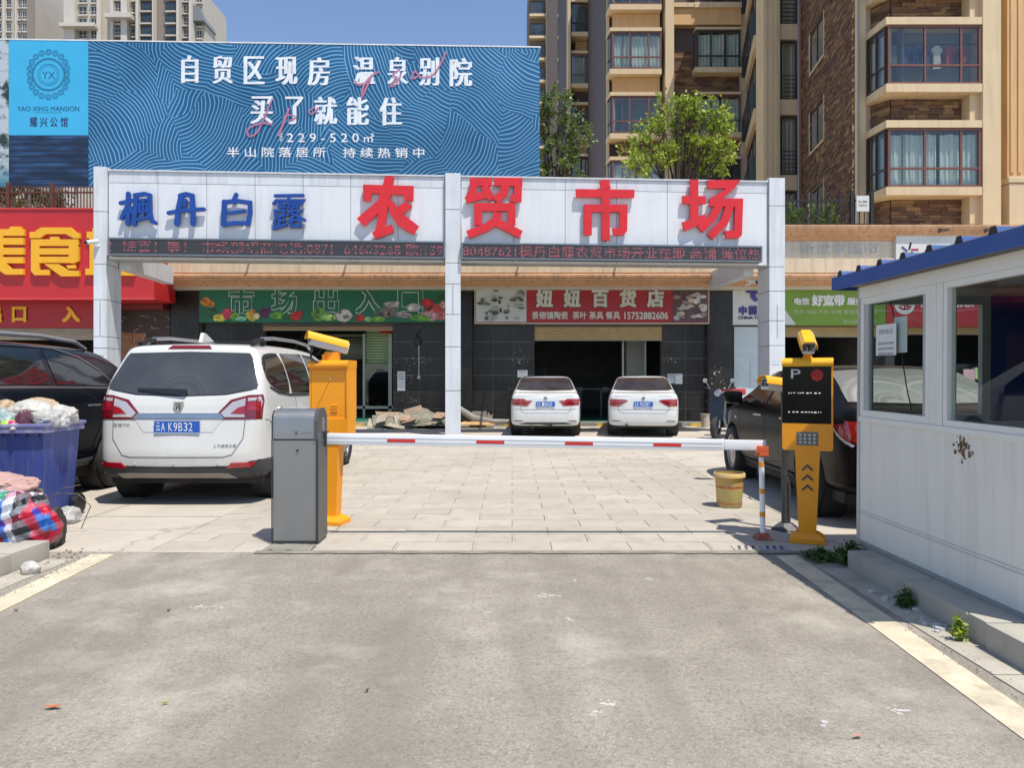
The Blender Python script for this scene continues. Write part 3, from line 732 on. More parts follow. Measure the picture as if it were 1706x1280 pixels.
T(o, "中国体育彩票", 1541, 1660, 414, 432, Y5, M("sign_black", (.012, .012, .012), .4), "lettering", depth=.02, fat=.012)
for px in (1562, 1638):
    x = FX(px, Y5)
    l = thing("sign_lamp", "small rusty floodlight bracket over the sports lottery sign, %s of the two" % ("nearer the gate" if px < 1600 else "farther from the gate"), "lamp", (x, YC, FZ(392, Y5)), 0, "floodlights over the sports lottery sign")
    part("arm", MB().tube([(0, .08, .05), (0, -.22, .10)], .015), M("rusty_metal", (.10, .06, .04), .7), l)
    part("lamp_head", MB().box(-.12, .12, -.30, -.16, .06, .12, ch=.01), M("rusty_metal", (.10, .06, .04)), l)
# ghost letters of a removed sign
gh = M("ghost_letter", (.44, .44, .42), .8, var=.2, scale=6, dirt=(.60, .53, .42), dirt_amt=.9, dirt_scale=5)
o = thing("faded_sign", "faded bluish ghost lettering left on the stained fascia beside the gate", "sign", (FX(1400, YC+.2), YC+.19, 4.6))
T(o, "新世家超市", 1332, 1463, 404, 424, YC+.2, gh, "ghost_lettering", fat=.004, dy=.003)
# big red food court sign at left
fred = M("food_red", (.48, .018, .022), .42, var=.08, scale=1)
fdark = M("food_red_lower", (.36, .012, .016), .45, var=.08, scale=1)
fy = M("food_yellow", (.80, .40, .015), .5, var=.06, scale=4)
YF = 19.1
o = sign("food_court_sign", "huge bright red sign with bold yellow characters reading food court at the picture's left", -180, 257, 348, 498, YF, fred, 1.2)
S(o, "edge_trim", MB().box(FX(-180, YF), FX(258.5, YF), YF-.03, YF+.05, FZ(349, YF), FZ(346.5, YF)).box(FX(-180, YF), FX(258.5, YF), YF-.03, YF+.05, FZ(499.5, YF), FZ(496, YF)), M("food_trim", (.55, .05, .05), .35))
def zp(zx, zy): return (FX(zx/4.74, YF), FZ(290+zy/4.74, YF))
def poly_letters(polys, y1, y0, mat, name="character"):
    g = MB()
    for i, p in enumerate(polys): g.prism([zp(*q) for q in p], y1-.001*i, y0)
    return S(o, name, g, mat)
shi2 = [[(250, 462), (290, 462), (340, 427), (570, 427), (618, 470), (645, 470), (645, 512), (595, 512), (535, 478), (375, 478), (335, 510), (252, 510)],
        [(412, 500), (482, 500), (482, 530), (412, 530)], [(262, 520), (635, 520), (635, 572), (262, 572)], [(262, 560), (328, 560), (328, 760), (408, 760), (408, 802), (290, 802), (262, 770)],
        [(560, 560), (635, 560), (635, 690), (600, 710), (560, 706)], [(320, 590), (565, 590), (565, 640), (320, 640)], [(320, 657), (575, 657), (575, 706), (320, 706)],
        [(368, 715), (480, 715), (530, 748), (560, 764), (640, 768), (640, 811), (500, 811), (450, 775)], [(540, 728), (612, 720), (612, 750), (555, 752)]]
poly_letters(shi2, YF-.09, YF-.005, fy)
mei = [[(-160, 440), (88, 440), (100, 420), (182, 420), (182, 440), (207, 440), (207, 492), (-160, 492)], [(-60, 480), (42, 480), (42, 700), (-60, 700)], [(-160, 508), (203, 508), (203, 562), (-160, 562)],
       [(-160, 586), (205, 586), (205, 640), (-160, 640)], [(-160, 660), (202, 660), (202, 708), (-160, 708)], [(10, 700), (70, 708), (110, 752), (202, 752), (202, 798), (60, 798), (10, 762)]]
poly_letters(mei, YF-.09, YF-.005, fy)
cheng = [[(700, 460), (745, 460), (745, 430), (800, 430), (800, 800), (690, 800), (690, 750), (722, 750), (722, 510), (700, 510)], [(820, 500), (1050, 500), (1050, 552), (820, 552)], [(905, 700), (960, 700), (975, 745), (990, 745), (1075, 765), (1075, 805), (950, 805), (905, 760)],
         [(870, 550), (925, 550), (925, 720), (905, 800), (860, 800)]]
poly_letters(cheng, YF-.09, YF-.005, fy)
YG = YF+.55
o2 = sign("entry_sign", "dark red strip sign under the food court sign with yellow entrance and exit characters", -180, 160, 499, 546, YG, fdark, .3)
for ch, a, b in (("出", -28, 4), ("口", 21, 45), ("入", 104, 134), ("口", 172, 190)):
    if a < 150: T(o2, ch, a, b, 511, 537, YG, fy, "character", depth=.05, fat=.02)
# ------------------------------------------------------------------ terrace: billboard, fences, trees
YB = 20.9
def wave_mat():
    m, nt, p = base("billboard_wave"); v = world_vec(nt)
    s = N(nt, "ShaderNodeVectorMath", operation='MULTIPLY'); s.inputs[1].default_value = (1, 0, 1); nt.links.new(v, s.inputs[0])
    nn = N(nt, "ShaderNodeTexNoise"); nn.inputs['Scale'].default_value = .9; nn.inputs['Detail'].default_value = 1
    nt.links.new(s.outputs[0], nn.inputs['Vector'])
    sub = N(nt, "ShaderNodeVectorMath", operation='SUBTRACT'); sub.inputs[1].default_value = (.5, .5, .5); nt.links.new(nn.outputs['Color'], sub.inputs[0])
    sca = N(nt, "ShaderNodeVectorMath", operation='SCALE'); sca.inputs['Scale'].default_value = .38; nt.links.new(sub.outputs[0], sca.inputs[0])
    ad = N(nt, "ShaderNodeVectorMath", operation='ADD'); nt.links.new(s.outputs[0], ad.inputs[0]); nt.links.new(sca.outputs[0], ad.inputs[1])
    vo = N(nt, "ShaderNodeTexVoronoi"); vo.inputs['Scale'].default_value = .62; vo.inputs['Randomness'].default_value = 1; nt.links.new(ad.outputs[0], vo.inputs['Vector'])
    # each cell: arcs about a point well outside it, so neighbouring cells sweep differently
    cs = N(nt, "ShaderNodeVectorMath", operation='SUBTRACT'); cs.inputs[1].default_value = (.5, .5, .5); nt.links.new(vo.outputs['Color'], cs.inputs[0])
    cf = N(nt, "ShaderNodeVectorMath", operation='MULTIPLY'); cf.inputs[1].default_value = (1, 0, .8); nt.links.new(cs.outputs[0], cf.inputs[0]); cn = N(nt, "ShaderNodeVectorMath", operation='NORMALIZE'); nt.links.new(cf.outputs[0], cn.inputs[0]); cs2 = N(nt, "ShaderNodeVectorMath", operation='SCALE'); cs2.inputs['Scale'].default_value = 2.1; nt.links.new(cn.outputs[0], cs2.inputs[0])
    ctr = N(nt, "ShaderNodeVectorMath", operation='ADD'); nt.links.new(vo.outputs['Position'], ctr.inputs[0]); nt.links.new(cs2.outputs[0], ctr.inputs[1])
    dif = N(nt, "ShaderNodeVectorMath", operation='SUBTRACT'); nt.links.new(ad.outputs[0], dif.inputs[0]); nt.links.new(ctr.outputs[0], dif.inputs[1])
    dm = N(nt, "ShaderNodeVectorMath", operation='MULTIPLY'); dm.inputs[1].default_value = (1, 0, 1); nt.links.new(dif.outputs[0], dm.inputs[0])
    ln = N(nt, "ShaderNodeVectorMath", operation='LENGTH'); nt.links.new(dm.outputs[0], ln.inputs[0])
    sn = math_node(nt, 'SINE', math_node(nt, 'MULTIPLY', ln.outputs['Value'], 2*PI/.100))
    ln_ = ramp(nt, sn, .5, .9)
    b1 = noise(nt, s.outputs[0], .35, 2)
    dark = mixc(nt, ramp(nt, b1, .35, .65), (.005, .060, .16), (.009, .105, .26))
    sep = N(nt, "ShaderNodeSeparateXYZ"); nt.links.new(v, sep.inputs[0])
    lightc = mixc(nt, ramp(nt, b1, .35, .7), (.09, .34, .50), (.24, .50, .64))
    c = mixc(nt, math_node(nt, 'MULTIPLY', ln_, .85), dark, lightc)
    nt.links.new(c, p.inputs['Base Color']); p.inputs['Roughness'].default_value = .45; return m
def stripe_mat():
    m, nt, p = base("navy_louvre_print"); v = world_vec(nt)
    sep = N(nt, "ShaderNodeSeparateXYZ"); nt.links.new(v, sep.inputs[0])
    sn = math_node(nt, 'SINE', math_node(nt, 'MULTIPLY', sep.outputs[2], 2*PI/.16))
    mp = N(nt, "ShaderNodeMapping"); mp.inputs['Scale'].default_value = (.7, 1, 3); nt.links.new(v, mp.inputs[0])
    c = mixc(nt, ramp(nt, noise(nt, mp.outputs[0], 1.2, 2), .45, .65), (.004, .018, .05), (.02, .07, .17))
    c = mixc(nt, ramp(nt, sn, .6, .9), c, (.003, .010, .03))
    nt.links.new(c, p.inputs['Base Color']); p.inputs['Roughness'].default_value = .5; return m
def scenery_mat():
    m, nt, p = base("faded_tree_print"); v = world_vec(nt)
    n1 = noise(nt, v, 1.3, 7, .7)
    c = mixc(nt, ramp(nt, n1, .47, .55), (.40, .48, .52), (.02, .035, .03))
    sep = N(nt, "ShaderNodeSeparateXYZ"); nt.links.new(v, sep.inputs[0])
    c = mixc(nt, ramp(nt, math_node(nt, 'MULTIPLY', sep.outputs[2], .1), .68, .74, (1, 1, 1), (0, 0, 0)), c, (.05, .20, .26))
    nt.links.new(c, p.inputs['Base Color']); p.inputs['Roughness'].default_value = .5; return m
bb = thing("billboard", "wide blue wave patterned estate billboard with white slogans standing on the podium terrace", "billboard", (FX(458, YB), YB, 5.38))
def BBs(name, mb, mat, **k): return S(bb, name, mb, mat, **k)
def xz(px, py, Y=YB): return (FX(px, Y), FZ(py, Y))
ztop = lambda px: FZ(66+(px-16)*13/884, YB)
zb = FZ(312, YB)
wm = wave_mat()
BBs("wave_banner", MB().prism([(FX(147.5, YB), zb), (FX(899, YB), zb), (FX(899, YB), ztop(899)), (FX(147.5, YB), ztop(147.5))], YB, YB+.03), wm)
BBs("logo_banner", MB().prism([xz(15, 225), xz(147, 225), (FX(147, YB), ztop(147)), (FX(15, YB), ztop(15))], YB-.002, YB+.03), M("sky_blue_vinyl", (.045, .40, .66), .4, var=.06, scale=.8))
BBs("louvre_banner", MB().prism([(FX(15, YB), zb), (FX(147, YB), zb), xz(147, 225.5), xz(15, 225.5)], YB-.001, YB+.03), stripe_mat())
BBs("scenery_banner", MB().prism([(FX(-120, YB), zb), (FX(14.5, YB), zb), (FX(14.5, YB), ztop(15)), (FX(-120, YB), ztop(-120))], YB-.001, YB+.03), scenery_mat())
g = MB()
for i in range(14):
    x = FX(-110+i*77, YB); g.box(x, x+.06, YB+.06, YB+.12, 5.38, ztop(-110+i*77)-.1)
    g.tube([(x, YB+.1, ztop(0)-1), (x, YB+1.6, 5.4)], .025)
for z in (6.7, 8.1, 9.6): g.box(FX(-120, YB), FX(898, YB), YB+.03, YB+.06, z, z+.05)
BBs("steel_frame", g, steel)
BBs("top_rail", MB().prism([(FX(-120, YB), ztop(-120)), (FX(901, YB), ztop(901)), (FX(901, YB), ztop(901)+.035), (FX(-120, YB), ztop(-120)+.035)], YB-.01, YB+.07), M("white_rail", (.7, .7, .68), .5))
# fold seams of the vinyl
bw = M("billboard_white", (.74, .77, .80), .5)
def song(ch, a, b, t, bt):
    """condensed headline character with fat uprights"""
    w_ = FX(b, YB)-FX(a, YB); x0, x1, z1, z0 = FX(a, YB), FX(b, YB), FZ(t, YB), FZ(bt, YB)
    g = MB(); f = .030
    for k, dx in enumerate((-f, -f/2, 0, f/2, f)): text(ch, x0+f+dx, x1-f+dx, z0, z1, YB-.006-.0015*k, g)
    BBs("headline_character", g, bw)
for i, ch in enumerate("自贸区现房"): song(ch, (302, 354, 406, 459, 512)[i], (331, 388, 441, 496, 550)[i], 92+i*.8, 138+i*1.)
for i, ch in enumerate("温泉别院"): song(ch, (588, 645, 698, 749)[i], (625, 680, 732, 787)[i], 94+i*.8, 140+i*1.2)
for i, ch in enumerate("买了就能住"): song(ch, (417, 475, 523, 577, 632)[i], (455, 506, 562, 615, 670)[i], 160+i*.5, 206+i*.7)
T(bb, "2 2 9 - 5 2 0", 478, 598, 222, 237, YB, bw, "figure_line", fat=.004); T(bb, "㎡", 606, 623, 222, 237, YB, bw, "figure_line", fat=.004); T(bb, "建筑", 466, 471, 220, 236, YB, bw, "small_character")
T(bb, "半 山 院 落 居 所", 378, 543, 245, 262, YB, bw, "small_lettering", fat=.005); T(bb, "持 续 热 销 中", 571, 707, 246, 263, YB, bw, "small_lettering", fat=.005)
pink = M("pink_script", (.46, .17, .27), .5)
BB_SCRAWLS = []
def script(pts, w_):
    q = [Vector(xz(250+a/2.546, 60+b/2.546)) for a, b in pts]
    sm = []
    for i in range(len(q)-1):
        p0, p1, p2, p3 = q[max(i-1, 0)], q[i], q[i+1], q[min(i+2, len(q)-1)]
        for t in (0, .25, .5, .75):
            sm.append(.5*((2*p1)+(p2-p0)*t+(2*p0-5*p1+4*p2-p3)*t*t+(3*p1-p0-3*p2+p3)*t**3))
    sm.append(q[-1]); g = MB(); sp_ = stroke_poly([tuple(s) for s in sm], w_*.7); m_ = len(sm); k_ = len(BB_SCRAWLS); BB_SCRAWLS.append(1)
    for i in range(m_-1):
        e_ = YB-.020-.0011*(i % 7)
        g.add([(sp_[j][0], e_, sp_[j][1]) for j in (i, i+1, 2*m_-2-i, 2*m_-1-i)], [(0, 1, 2, 3)])
    BBs("pink_scrawl", g, pink)
script([(520, 265), (505, 300), (480, 360), (450, 415), (420, 425), (415, 400), (440, 380), (480, 370), (520, 375)], .07)
script([(590, 305), (575, 350), (545, 425)], .09); script([(565, 350), (590, 335), (620, 345), (590, 360)], .05); script([(700, 300), (675, 320), (690, 330), (715, 305)], .06)
script([(870, 190), (880, 205), (915, 200), (935, 180), (920, 215), (900, 258), (905, 215), (940, 170), (975, 150)], .08)
script([(1060, 140), (1030, 165), (1050, 180), (1020, 212), (1045, 205), (1065, 160)], .06); script([(1255, 65), (1240, 105), (1200, 165), (1150, 175), (1125, 150), (1110, 180), (1140, 170)], .07)
# crest and estate name
nav = M("crest_navy", (.01, .10, .22), .5); bcx, bcz = xz(81, 124)
g = MB(); u = YB/FPX
def ring(r0, r1, sx=1, y=0.0):
    n = 48
    for i in range(n):
        a, b = 2*PI*i/n, 2*PI*(i+1)/n
        g.quad(*[(bcx+r*u*math.cos(t)*sx, YB-.005-y, bcz+r*u*math.sin(t)) for r, t in ((r0, a), (r1, a), (r1, b), (r0, b))])
ring(26, 27.6); ring(24.4, 25); ring(17.2, 18, y=.001); ring(14, 14.6)
for k in range(20):
    a = 2*PI*k/20; R1 = 36+5.5*abs(math.sin(a))
    for rr_, w_ in ((5.0, .9), (2.6, .7)):
        cx_, cz_ = bcx+u*(R1-5)*math.cos(a), bcz+u*(R1-4)*math.sin(a)
        for i in range(12):
            p, q = 2*PI*i/12, 2*PI*(i+1)/12
            g.quad(*[(cx_+r*u*math.cos(t), YB-.006-.0004*(k % 2), cz_+r*u*math.sin(t)) for r, t in ((rr_-w_, p), (rr_, p), (rr_, q), (rr_-w_, q))])
BBs("crest", g, nav, kind="stuff")
T(bb, "YX", 70, 92, 119, 131, YB, nav, "crest_initials"); T(bb, "YAO XING MANSION", 29, 132, 177, 185, YB, nav, "estate_name", smear=1)
for i, ch in enumerate("耀兴公馆"): T(bb, ch, 50+i*17, 62+i*17, 195, 211, YB, M("crest_dark", (.03, .03, .12), .5), "estate_character", smear=3)
BBs("rule", MB().box(FX(57, YB), FX(103, YB), YB-.004, YB+.001, FZ(188, YB), FZ(187.3, YB)), nav)
# fences
rust = M("rusty_red_paint", (.10, .035, .025), .6, var=.3, scale=8); blk = M("black_iron", (.012, .012, .012), .5)
def fence(name, label, xa, xb, y, z0, z1, n, mat, post=None):
    o = thing(name, label, "fence", ((xa+xb)/2, y, z0))
    ox = -(xb-xa)/2; L_ = xb-xa
    part("rail", MB().box(ox, -ox, -.02, .02, .10, .14), mat, o); part("rail", MB().box(ox, -ox, -.02, .02, z1-z0-.16, z1-z0-.12), mat, o)
    bm_ = MB().box(-.011, .011, -.011, .011, 0, z1-z0).add([(-.013, -.013, z1-z0), (.013, -.013, z1-z0), (.013, .013, z1-z0), (-.013, .013, z1-z0), (0, 0, z1-z0+.06)], [(0, 1, 4), (1, 2, 4), (2, 3, 4), (3, 0, 4)]).mesh("bar", mat)
    for i in range(n): link("bar", bm_, o, (ox+L_*(i+.5)/n, 0, 0))
    for px_ in (post or ()): part("post", MB().box(-.045, .045, -.045, .045, 0, z1-z0+.12), mat, o, loc=(px_-(xa+xb)/2, 0, 0))
    return o
fence("railing", "rust red iron railing on the terrace above the food court sign", FX(-60, 20.0), FX(158, 20.0), 20.0, 5.38, FZ(312, 20), 42, rust, (FX(87, 20), FX(14, 20)))
fence("railing", "black iron railing with spear tips on the terrace below the brick tower", FX(1300, 20.2), FX(1452, 20.2), 20.2, 5.38, FZ(326, 20.2), 19, blk, (FX(1419, 20.2), FX(1452, 20.2)))
o = sign("notice_board", "small white notice plate tied to the black terrace railing", 1427, 1448, 326, 352, 20.12, pw, .02)
for i in range(2): T(o, ("禁止攀爬", "注意安全")[i], 1430, 1445, 334+i*6, 338+i*6, 20.12, M("sign_black", (.012, .012, .012)), "lettering")
# foliage
leafm = {}
def leafmat(name, c1, c2):
    m, nt, p = base(name); at = N(nt, "ShaderNodeAttribute", attribute_name="tone")
    c = mixc(nt, at.outputs['Fac'], c1, c2); nt.links.new(c, p.inputs['Base Color'])
    p.inputs['Roughness'].default_value = .45
    tr = N(nt, "ShaderNodeBsdfTranslucent"); nt.links.new(mixc(nt, .5, c, (.35, .5, .05), 'MIX'), tr.inputs[0])
    mx = N(nt, "ShaderNodeMixShader"); mx.inputs[0].default_value = .3
    nt.links.new(p.outputs[0], mx.inputs[1]); nt.links.new(tr.outputs[0], mx.inputs[2]); nt.links.new(mx.outputs[0], nt.nodes['Material Output'].inputs[0])
    return m
lf_bright = leafmat("leaf_bright", (.09, .15, .014), (.46, .54, .06)); lf_dull = leafmat("leaf_dull", (.035, .065, .018), (.13, .19, .05)); lf_weed = leafmat("leaf_weed", (.03, .055, .02), (.09, .16, .04))
bark = M("bark", (.05, .04, .03), .9, var=.3, scale=8)
def leaf(mb, c, s, rr, tone):
    d = Vector((rr.gauss(0, 1), rr.gauss(0, 1), rr.gauss(.3, 1))).normalized(); a = d.orthogonal().normalized()
    a = Matrix.Rotation(rr.uniform(0, 6.28), 3, d) @ a; b = d.cross(a)
    mb.quad(c-a*s, c-b*s*.45, c+a*s, c+b*s*.45, tone)
def tree(name, label, base_, clusters, seed, lm, s=.075, per=60, spread=.35, stems=3, tr=.05):
    rr = random.Random(seed); o = thing(name, label, "tree" if name == "tree" else "bush", base_)
    wood = MB(); lv = MB(); B0 = Vector(base_)
    for i, (x, y, z, r) in enumerate(clusters):
        p = Vector((x, y, z))-B0
        s0 = Vector(((i % stems-stems/2)*.12, 0, 0)); mid = s0.lerp(p, .45)+Vector((rr.uniform(-.15, .15), rr.uniform(-.15, .15), .35))
        wood.tube([s0, s0.lerp(mid, .5), mid, mid.lerp(p, .6), p], [tr, tr*.8, tr*.5, tr*.3, tr*.15], 5)
        for k in range(5):
            q = p+Vector([rr.gauss(0, r*.6) for _ in range(3)])
            wood.tube([mid.lerp(p, .7), q], [tr*.2, tr*.1], 4)
            for j in range(int(per/5)):
                c = q+Vector([rr.gauss(0, r*.33) for _ in range(3)])
                leaf(lv, c, s*rr.uniform(.6, 1.3), rr, min(1, max(0, rr.gauss(.5, .28))))
    part("trunk", wood, bark, o); part("crown", lv, lm, o)
    return o
rr = random.Random(3); YTt = 21.6
def cl(px, py, r, Y=None): 
    Y = (Y or YTt)+rr.uniform(-.4, .5); return (FX(px, Y), Y, FZ(py, Y), r)
def outline_clusters(pts, r): return [cl(a+rr.uniform(-4, 4), b+rr.uniform(-4, 4), r*rr.uniform(.8, 1.2)) for a, b in pts]
t1 = outline_clusters([(1150, 175), (1125, 185), (1172, 172), (1195, 190), (1105, 200), (1090, 205), (1075, 218), (1120, 210), (1145, 200), (1170, 205), (1200, 215), (1212, 210), (1140, 225), (1165, 235), (1100, 235), (1085, 250), (1060, 245), (1052, 268),
                       (1070, 272), (1110, 262), (1130, 262), (1190, 240), (1205, 255), (1220, 258), (1180, 270), (1160, 280), (1195, 285), (1095, 280), (1150, 190), (1178, 190), (1130, 175), (1210, 235), (1120, 245), (1185, 220), (1075, 240), (1152, 255)], .25)
tree("tree", "bright green multi stemmed tree on the terrace in front of the apartment windows", (FX(1135, YTt), YTt, 5.38), t1, 4, lf_bright, per=135, s=.066)
YTt = 22.2
t2 = outline_clusters([(915, 165), (935, 160), (945, 172), (910, 190), (930, 195), (905, 215), (925, 225), (945, 210), (950, 225), (975, 218), (985, 222), (930, 245), (950, 250), (910, 250), (925, 270), (945, 275), (905, 275), (935, 285), (955, 265), (912, 175), (900, 200)], .24)
tree("tree", "sparse dull green tree beside the right end of the blue billboard", (FX(925, YTt), YTt, 5.38), t2, 9, lf_dull, per=120, s=.065)
for lab, a, b in (("leafy bush behind the rust red railing, at the picture's edge", 2, 40), ("leafy bush behind the rust red railing, next to the gate", 45, 120)):
    YTt = 21.3
    tree("bush", lab, (FX((a+b)/2, 21.3), 21.3, 5.38), [cl(rr.uniform(a, b), rr.uniform(315, 348), .22, 21.3) for _ in range(9)], a, lf_dull, per=110, s=.06, tr=.03)
tree("bush", "dark green shrub behind the black terrace railing", (FX(1360, 20.8), 20.8, 5.38), [cl(rr.uniform(1312, 1400), rr.uniform(352, 372), .16, 20.7) for _ in range(14)], 77, lf_weed, per=120, s=.05, tr=.02)
# ------------------------------------------------------------------ apartment towers behind the market
tcream = M("tower_cream", (.60, .465, .285), .75, var=.05, scale=.8, dirt=(.42, .31, .21), dirt_amt=.45, dirt_scale=1.0, streak=True)
tshade = M("tower_cream_shaded", (.47, .38, .29), .8, var=.05, scale=.8, dirt=(.3, .24, .18), dirt_amt=.35, streak=True)  # shaded copy of the tower cream, the shade put into its colour
torange = M("tower_orange", (.60, .37, .17), .75, var=.06, scale=.8, dirt=(.35, .2, .1), dirt_amt=.4, streak=True)
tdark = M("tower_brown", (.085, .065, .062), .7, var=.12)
wframe = M("window_frame_red", (.17, .065, .048), .45); wdark = M("window_frame_dark", (.04, .03, .028), .5)
wglass = glassmat("window_glass", (.84, .87, .86), .05, .03)
farglass = M("far_glass", (.035, .05, .06), .12, var=.7, scale=.25, spec=.8)
curt_g = M("curtain_green", (.66, .72, .66), .8, var=.08, scale=6); curt_w = M("curtain_white", (.68, .68, .63), .8, var=.08, scale=6); room = M("room_dark", (.22, .22, .21), .9)
clothes = [M("cloth_%d" % i, c, .8) for i, c in enumerate([(.5, .5, .52), (.35, .05, .05), (.05, .08, .2), (.55, .5, .45), (.12, .12, .13), (.25, .3, .35)])]
def brick_mat():
    m, nt, p = base("stacked_stone"); at = N(nt, "ShaderNodeAttribute", attribute_name="tone")
    c = N(nt, "ShaderNodeValToRGB"); e = c.color_ramp.elements
    e[0].position = 0; e[0].color = (.075, .042, .024, 1); e[1].position = 1; e[1].color = (.40, .26, .13, 1)
    for ps, q in ((.3, (.14, .075, .043)), (.55, (.21, .115, .06)), (.8, (.29, .165, .08))):
        k = e.new(ps); k.color = (*q, 1)
    nt.links.new(at.outputs['Fac'], c.inputs[0]); n = noise(nt, world_vec(nt), 14, 4)
    nt.links.new(mixc(nt, math_node(nt, 'MULTIPLY', n, .45), c.outputs[0], (.05, .035, .028)), p.inputs['Base Color'])
    p.inputs['Roughness'].default_value = .85; set_bump(nt, p, n, .4, .02); return m
brickm = brick_mat()
def bricks(L_, z0, z1, holes, seed, rh=.085, wmin=.18, wmax=.5):
    rr = random.Random(seed); mb = MB(); z = z0
    while z < z1-.02:
        x = -rr.uniform(0, .2); h = rh*rr.choice((.7, 1, 1, 1.25))
        while x < L_:
            w_ = rr.uniform(wmin, wmax); a, b = max(0, x), min(L_, x+w_)
            cxm, czm = (a+b)/2, z+h/2
            if b-a > .03 and not any(hx0-.02 < cxm < hx1+.02 and hz0-.02 < czm < hz1+.02 for hx0, hx1, hz0, hz1 in holes):
                p = .02+rr.uniform(0, .035); t = rr.betavariate(1.6, 2.2); zt = min(z+h, z1)-.008
                mb.add([(a+.004, 0, z), (b-.004, 0, z), (b-.004, 0, zt), (a+.004, 0, zt), (a+.004, -p, z), (b-.004, -p, z), (b-.004, -p, zt), (a+.004, -p, zt)],
                       [(4, 5, 6, 7), (0, 1, 5, 4), (1, 2, 6, 5), (2, 3, 7, 6), (3, 0, 4, 7)], t)
            x += w_
        z += h
    return mb
WM = {}
def window(par, loc, rz, w_, h_, cols, split=.33, style='dark', fm=None, fw=.05, seed=0, far=False):
    """frame with panes; style: curtain, clothes or dark room behind the glass"""
    fm = fm or wframe; key = (round(w_, 2), round(h_, 2), cols, split, fm.name, fw)
    if key not in WM:
        g = MB(); n = len(cols)
        g.box(0, w_, -.03, .05, 0, fw).box(0, w_, -.03, .05, h_-fw, h_).box(0, fw, -.03, .05, fw, h_-fw).box(w_-fw, w_, -.03, .05, fw, h_-fw)
        for c in cols: g.box(c*w_-fw/2, c*w_+fw/2, -.026, .045, fw, h_-fw)
        if split: g.box(fw, w_-fw, -.022, .04, split*h_-fw/2, split*h_+fw/2)
        WM[key] = (g.mesh("window", fm), MB().box(fw*.5, w_-fw*.5, .0, .008, fw*.5, h_-fw*.5).mesh("pane", farglass if far else wglass))
    me, pm_ = WM[key]
    o = link("window", me, par, loc, (0, 0, rz)); link("pane", pm_, o, (0, 0, 0))
    if far: return o
    rr = random.Random(seed)
    link("room", MB().box(-.05, w_+.05, .5, .52, -.05, h_+.05).mesh("room", room), o)
    if style == 'curtain':
        g = MB(); n = int(w_/.035); pv = None
        gaps = [rr.uniform(.2, .8)*w_ for _ in range(1)]
        for i in range(n+1):
            x = w_*i/n; y = .16+.03*math.sin(x*38+rr.uniform(-.7, .7))+.012*math.sin(x*91); zt = h_-.1-.04*abs(math.sin(x*5))
            if pv and not any(abs(x-q) < .05 for q in gaps): g.quad((pv[0], pv[1], .06), (x, y, .06), (x, y, zt), (pv[0], pv[1], pv[2]))
            pv = (x, y, zt)
        link("curtain", g.mesh("curtain", rr.choice((curt_g, curt_w)) if seed % 5 else curt_g, True), o)
    elif style == 'clothes':
        x = .15
        while x < w_-.3:
            ww = rr.uniform(.22, .34); l = rr.uniform(.45, .8)*h_*.6; zt = h_*.72
            poly = [(x, zt-.12), (x+ww*.35, zt), (x+ww*.65, zt), (x+ww, zt-.12), (x+ww*.93, zt-.24), (x+ww*.8, zt-.18), (x+ww*.85, zt-l), (x+ww*.15, zt-l-.03), (x+ww*.2, zt-.18), (x+ww*.07, zt-.24)]
            link("hanging_shirt", MB().prism(poly, .20, .24).mesh("hanging_shirt", rr.choice(clothes)), o); x += ww+rr.uniform(0, .12)
        link("pole", MB().box(0, w_, .21, .23, h_*.73, h_*.75).mesh("pole", wdark), o)
    return o
# ---- near right tower with the bay windows
tw = thing("apartment_tower", "brick and cream apartment tower with projecting bay windows rising behind the booth", "building", (12, 22, 5.3))
def TW(name, mb, mat, o=None, **k): return S(o or tw, name, mb, mat, **k)
TW("wall", MB().prism([(10.52, 22.62), (11.33, 29.02), (22, 29.02), (22, 22.3), (14.16, 22.3), (14.16, 22.62)], 5.3, 24, 'z'), tshade)
ang = math.atan2(22.6-29.0, 10.5-11.31)
Lb = math.hypot(.81, 6.4); hz = [(1.35, 3.15, a, a+1.45) for a in (6.75, 9.7, 12.65, 15.6)]
b = link("brick_cladding", bricks(Lb-.12, 5.4, 19, hz, 5).mesh("brick_cladding", brickm), tw, (11.31-12, 29.0-22, -5.3), (0, 0, ang)); b['kind'] = "stuff"
for i, (a, b_, z, z2) in enumerate(hz):
    # local -Y of the wall frame looks out over the gap
    dx, dy = math.cos(ang), math.sin(ang)
    window(tw, (11.31-12+dx*a, 29-22+dy*a, z-5.3), ang, b_-a, z2-z, (.5,), 0, 'curtain', wdark, .06, seed=i*3+1)
    g = MB().box(-.05, 0, -.06, .04, -.05, z2-z+.05).box(b_-a, b_-a+.05, -.06, .04, -.05, z2-z+.05).box(-.05, b_-a+.05, -.06, .04, -.08, 0)
    link("window_surround", g.mesh("window_surround", tcream), tw, (11.31-12+dx*a, 29-22+dy*a, z-5.3), (0, 0, ang))
TW("corner_column", MB().box(10.50, 10.74, 22.50, 22.90, 5.3, 24), tcream)
TW("corner_column", MB().box(13.62, 14.14, 21.45, 22.6, 5.3, 24), tcream)
TW("recess_panel", MB().box(14.14, 14.42, 21.9, 22.3, 5.3, 24), torange)
g = MB().box(14.42, 18, 21.60, 22.3, 7.15, 24)
for i in range(8): g.box(14.50+i*.22, 14.60+i*.22, 21.57, 21.60, 7.3, 24)
TW("fluted_column", g, torange)
TW("column_base", MB().box(14.38, 18, 21.45, 22.3, 5.3, 6.95, ch=.02), tcream); TW("column_cap", MB().box(14.34, 18, 21.42, 22.3, 6.96, 7.14, ch=.03), tcream)
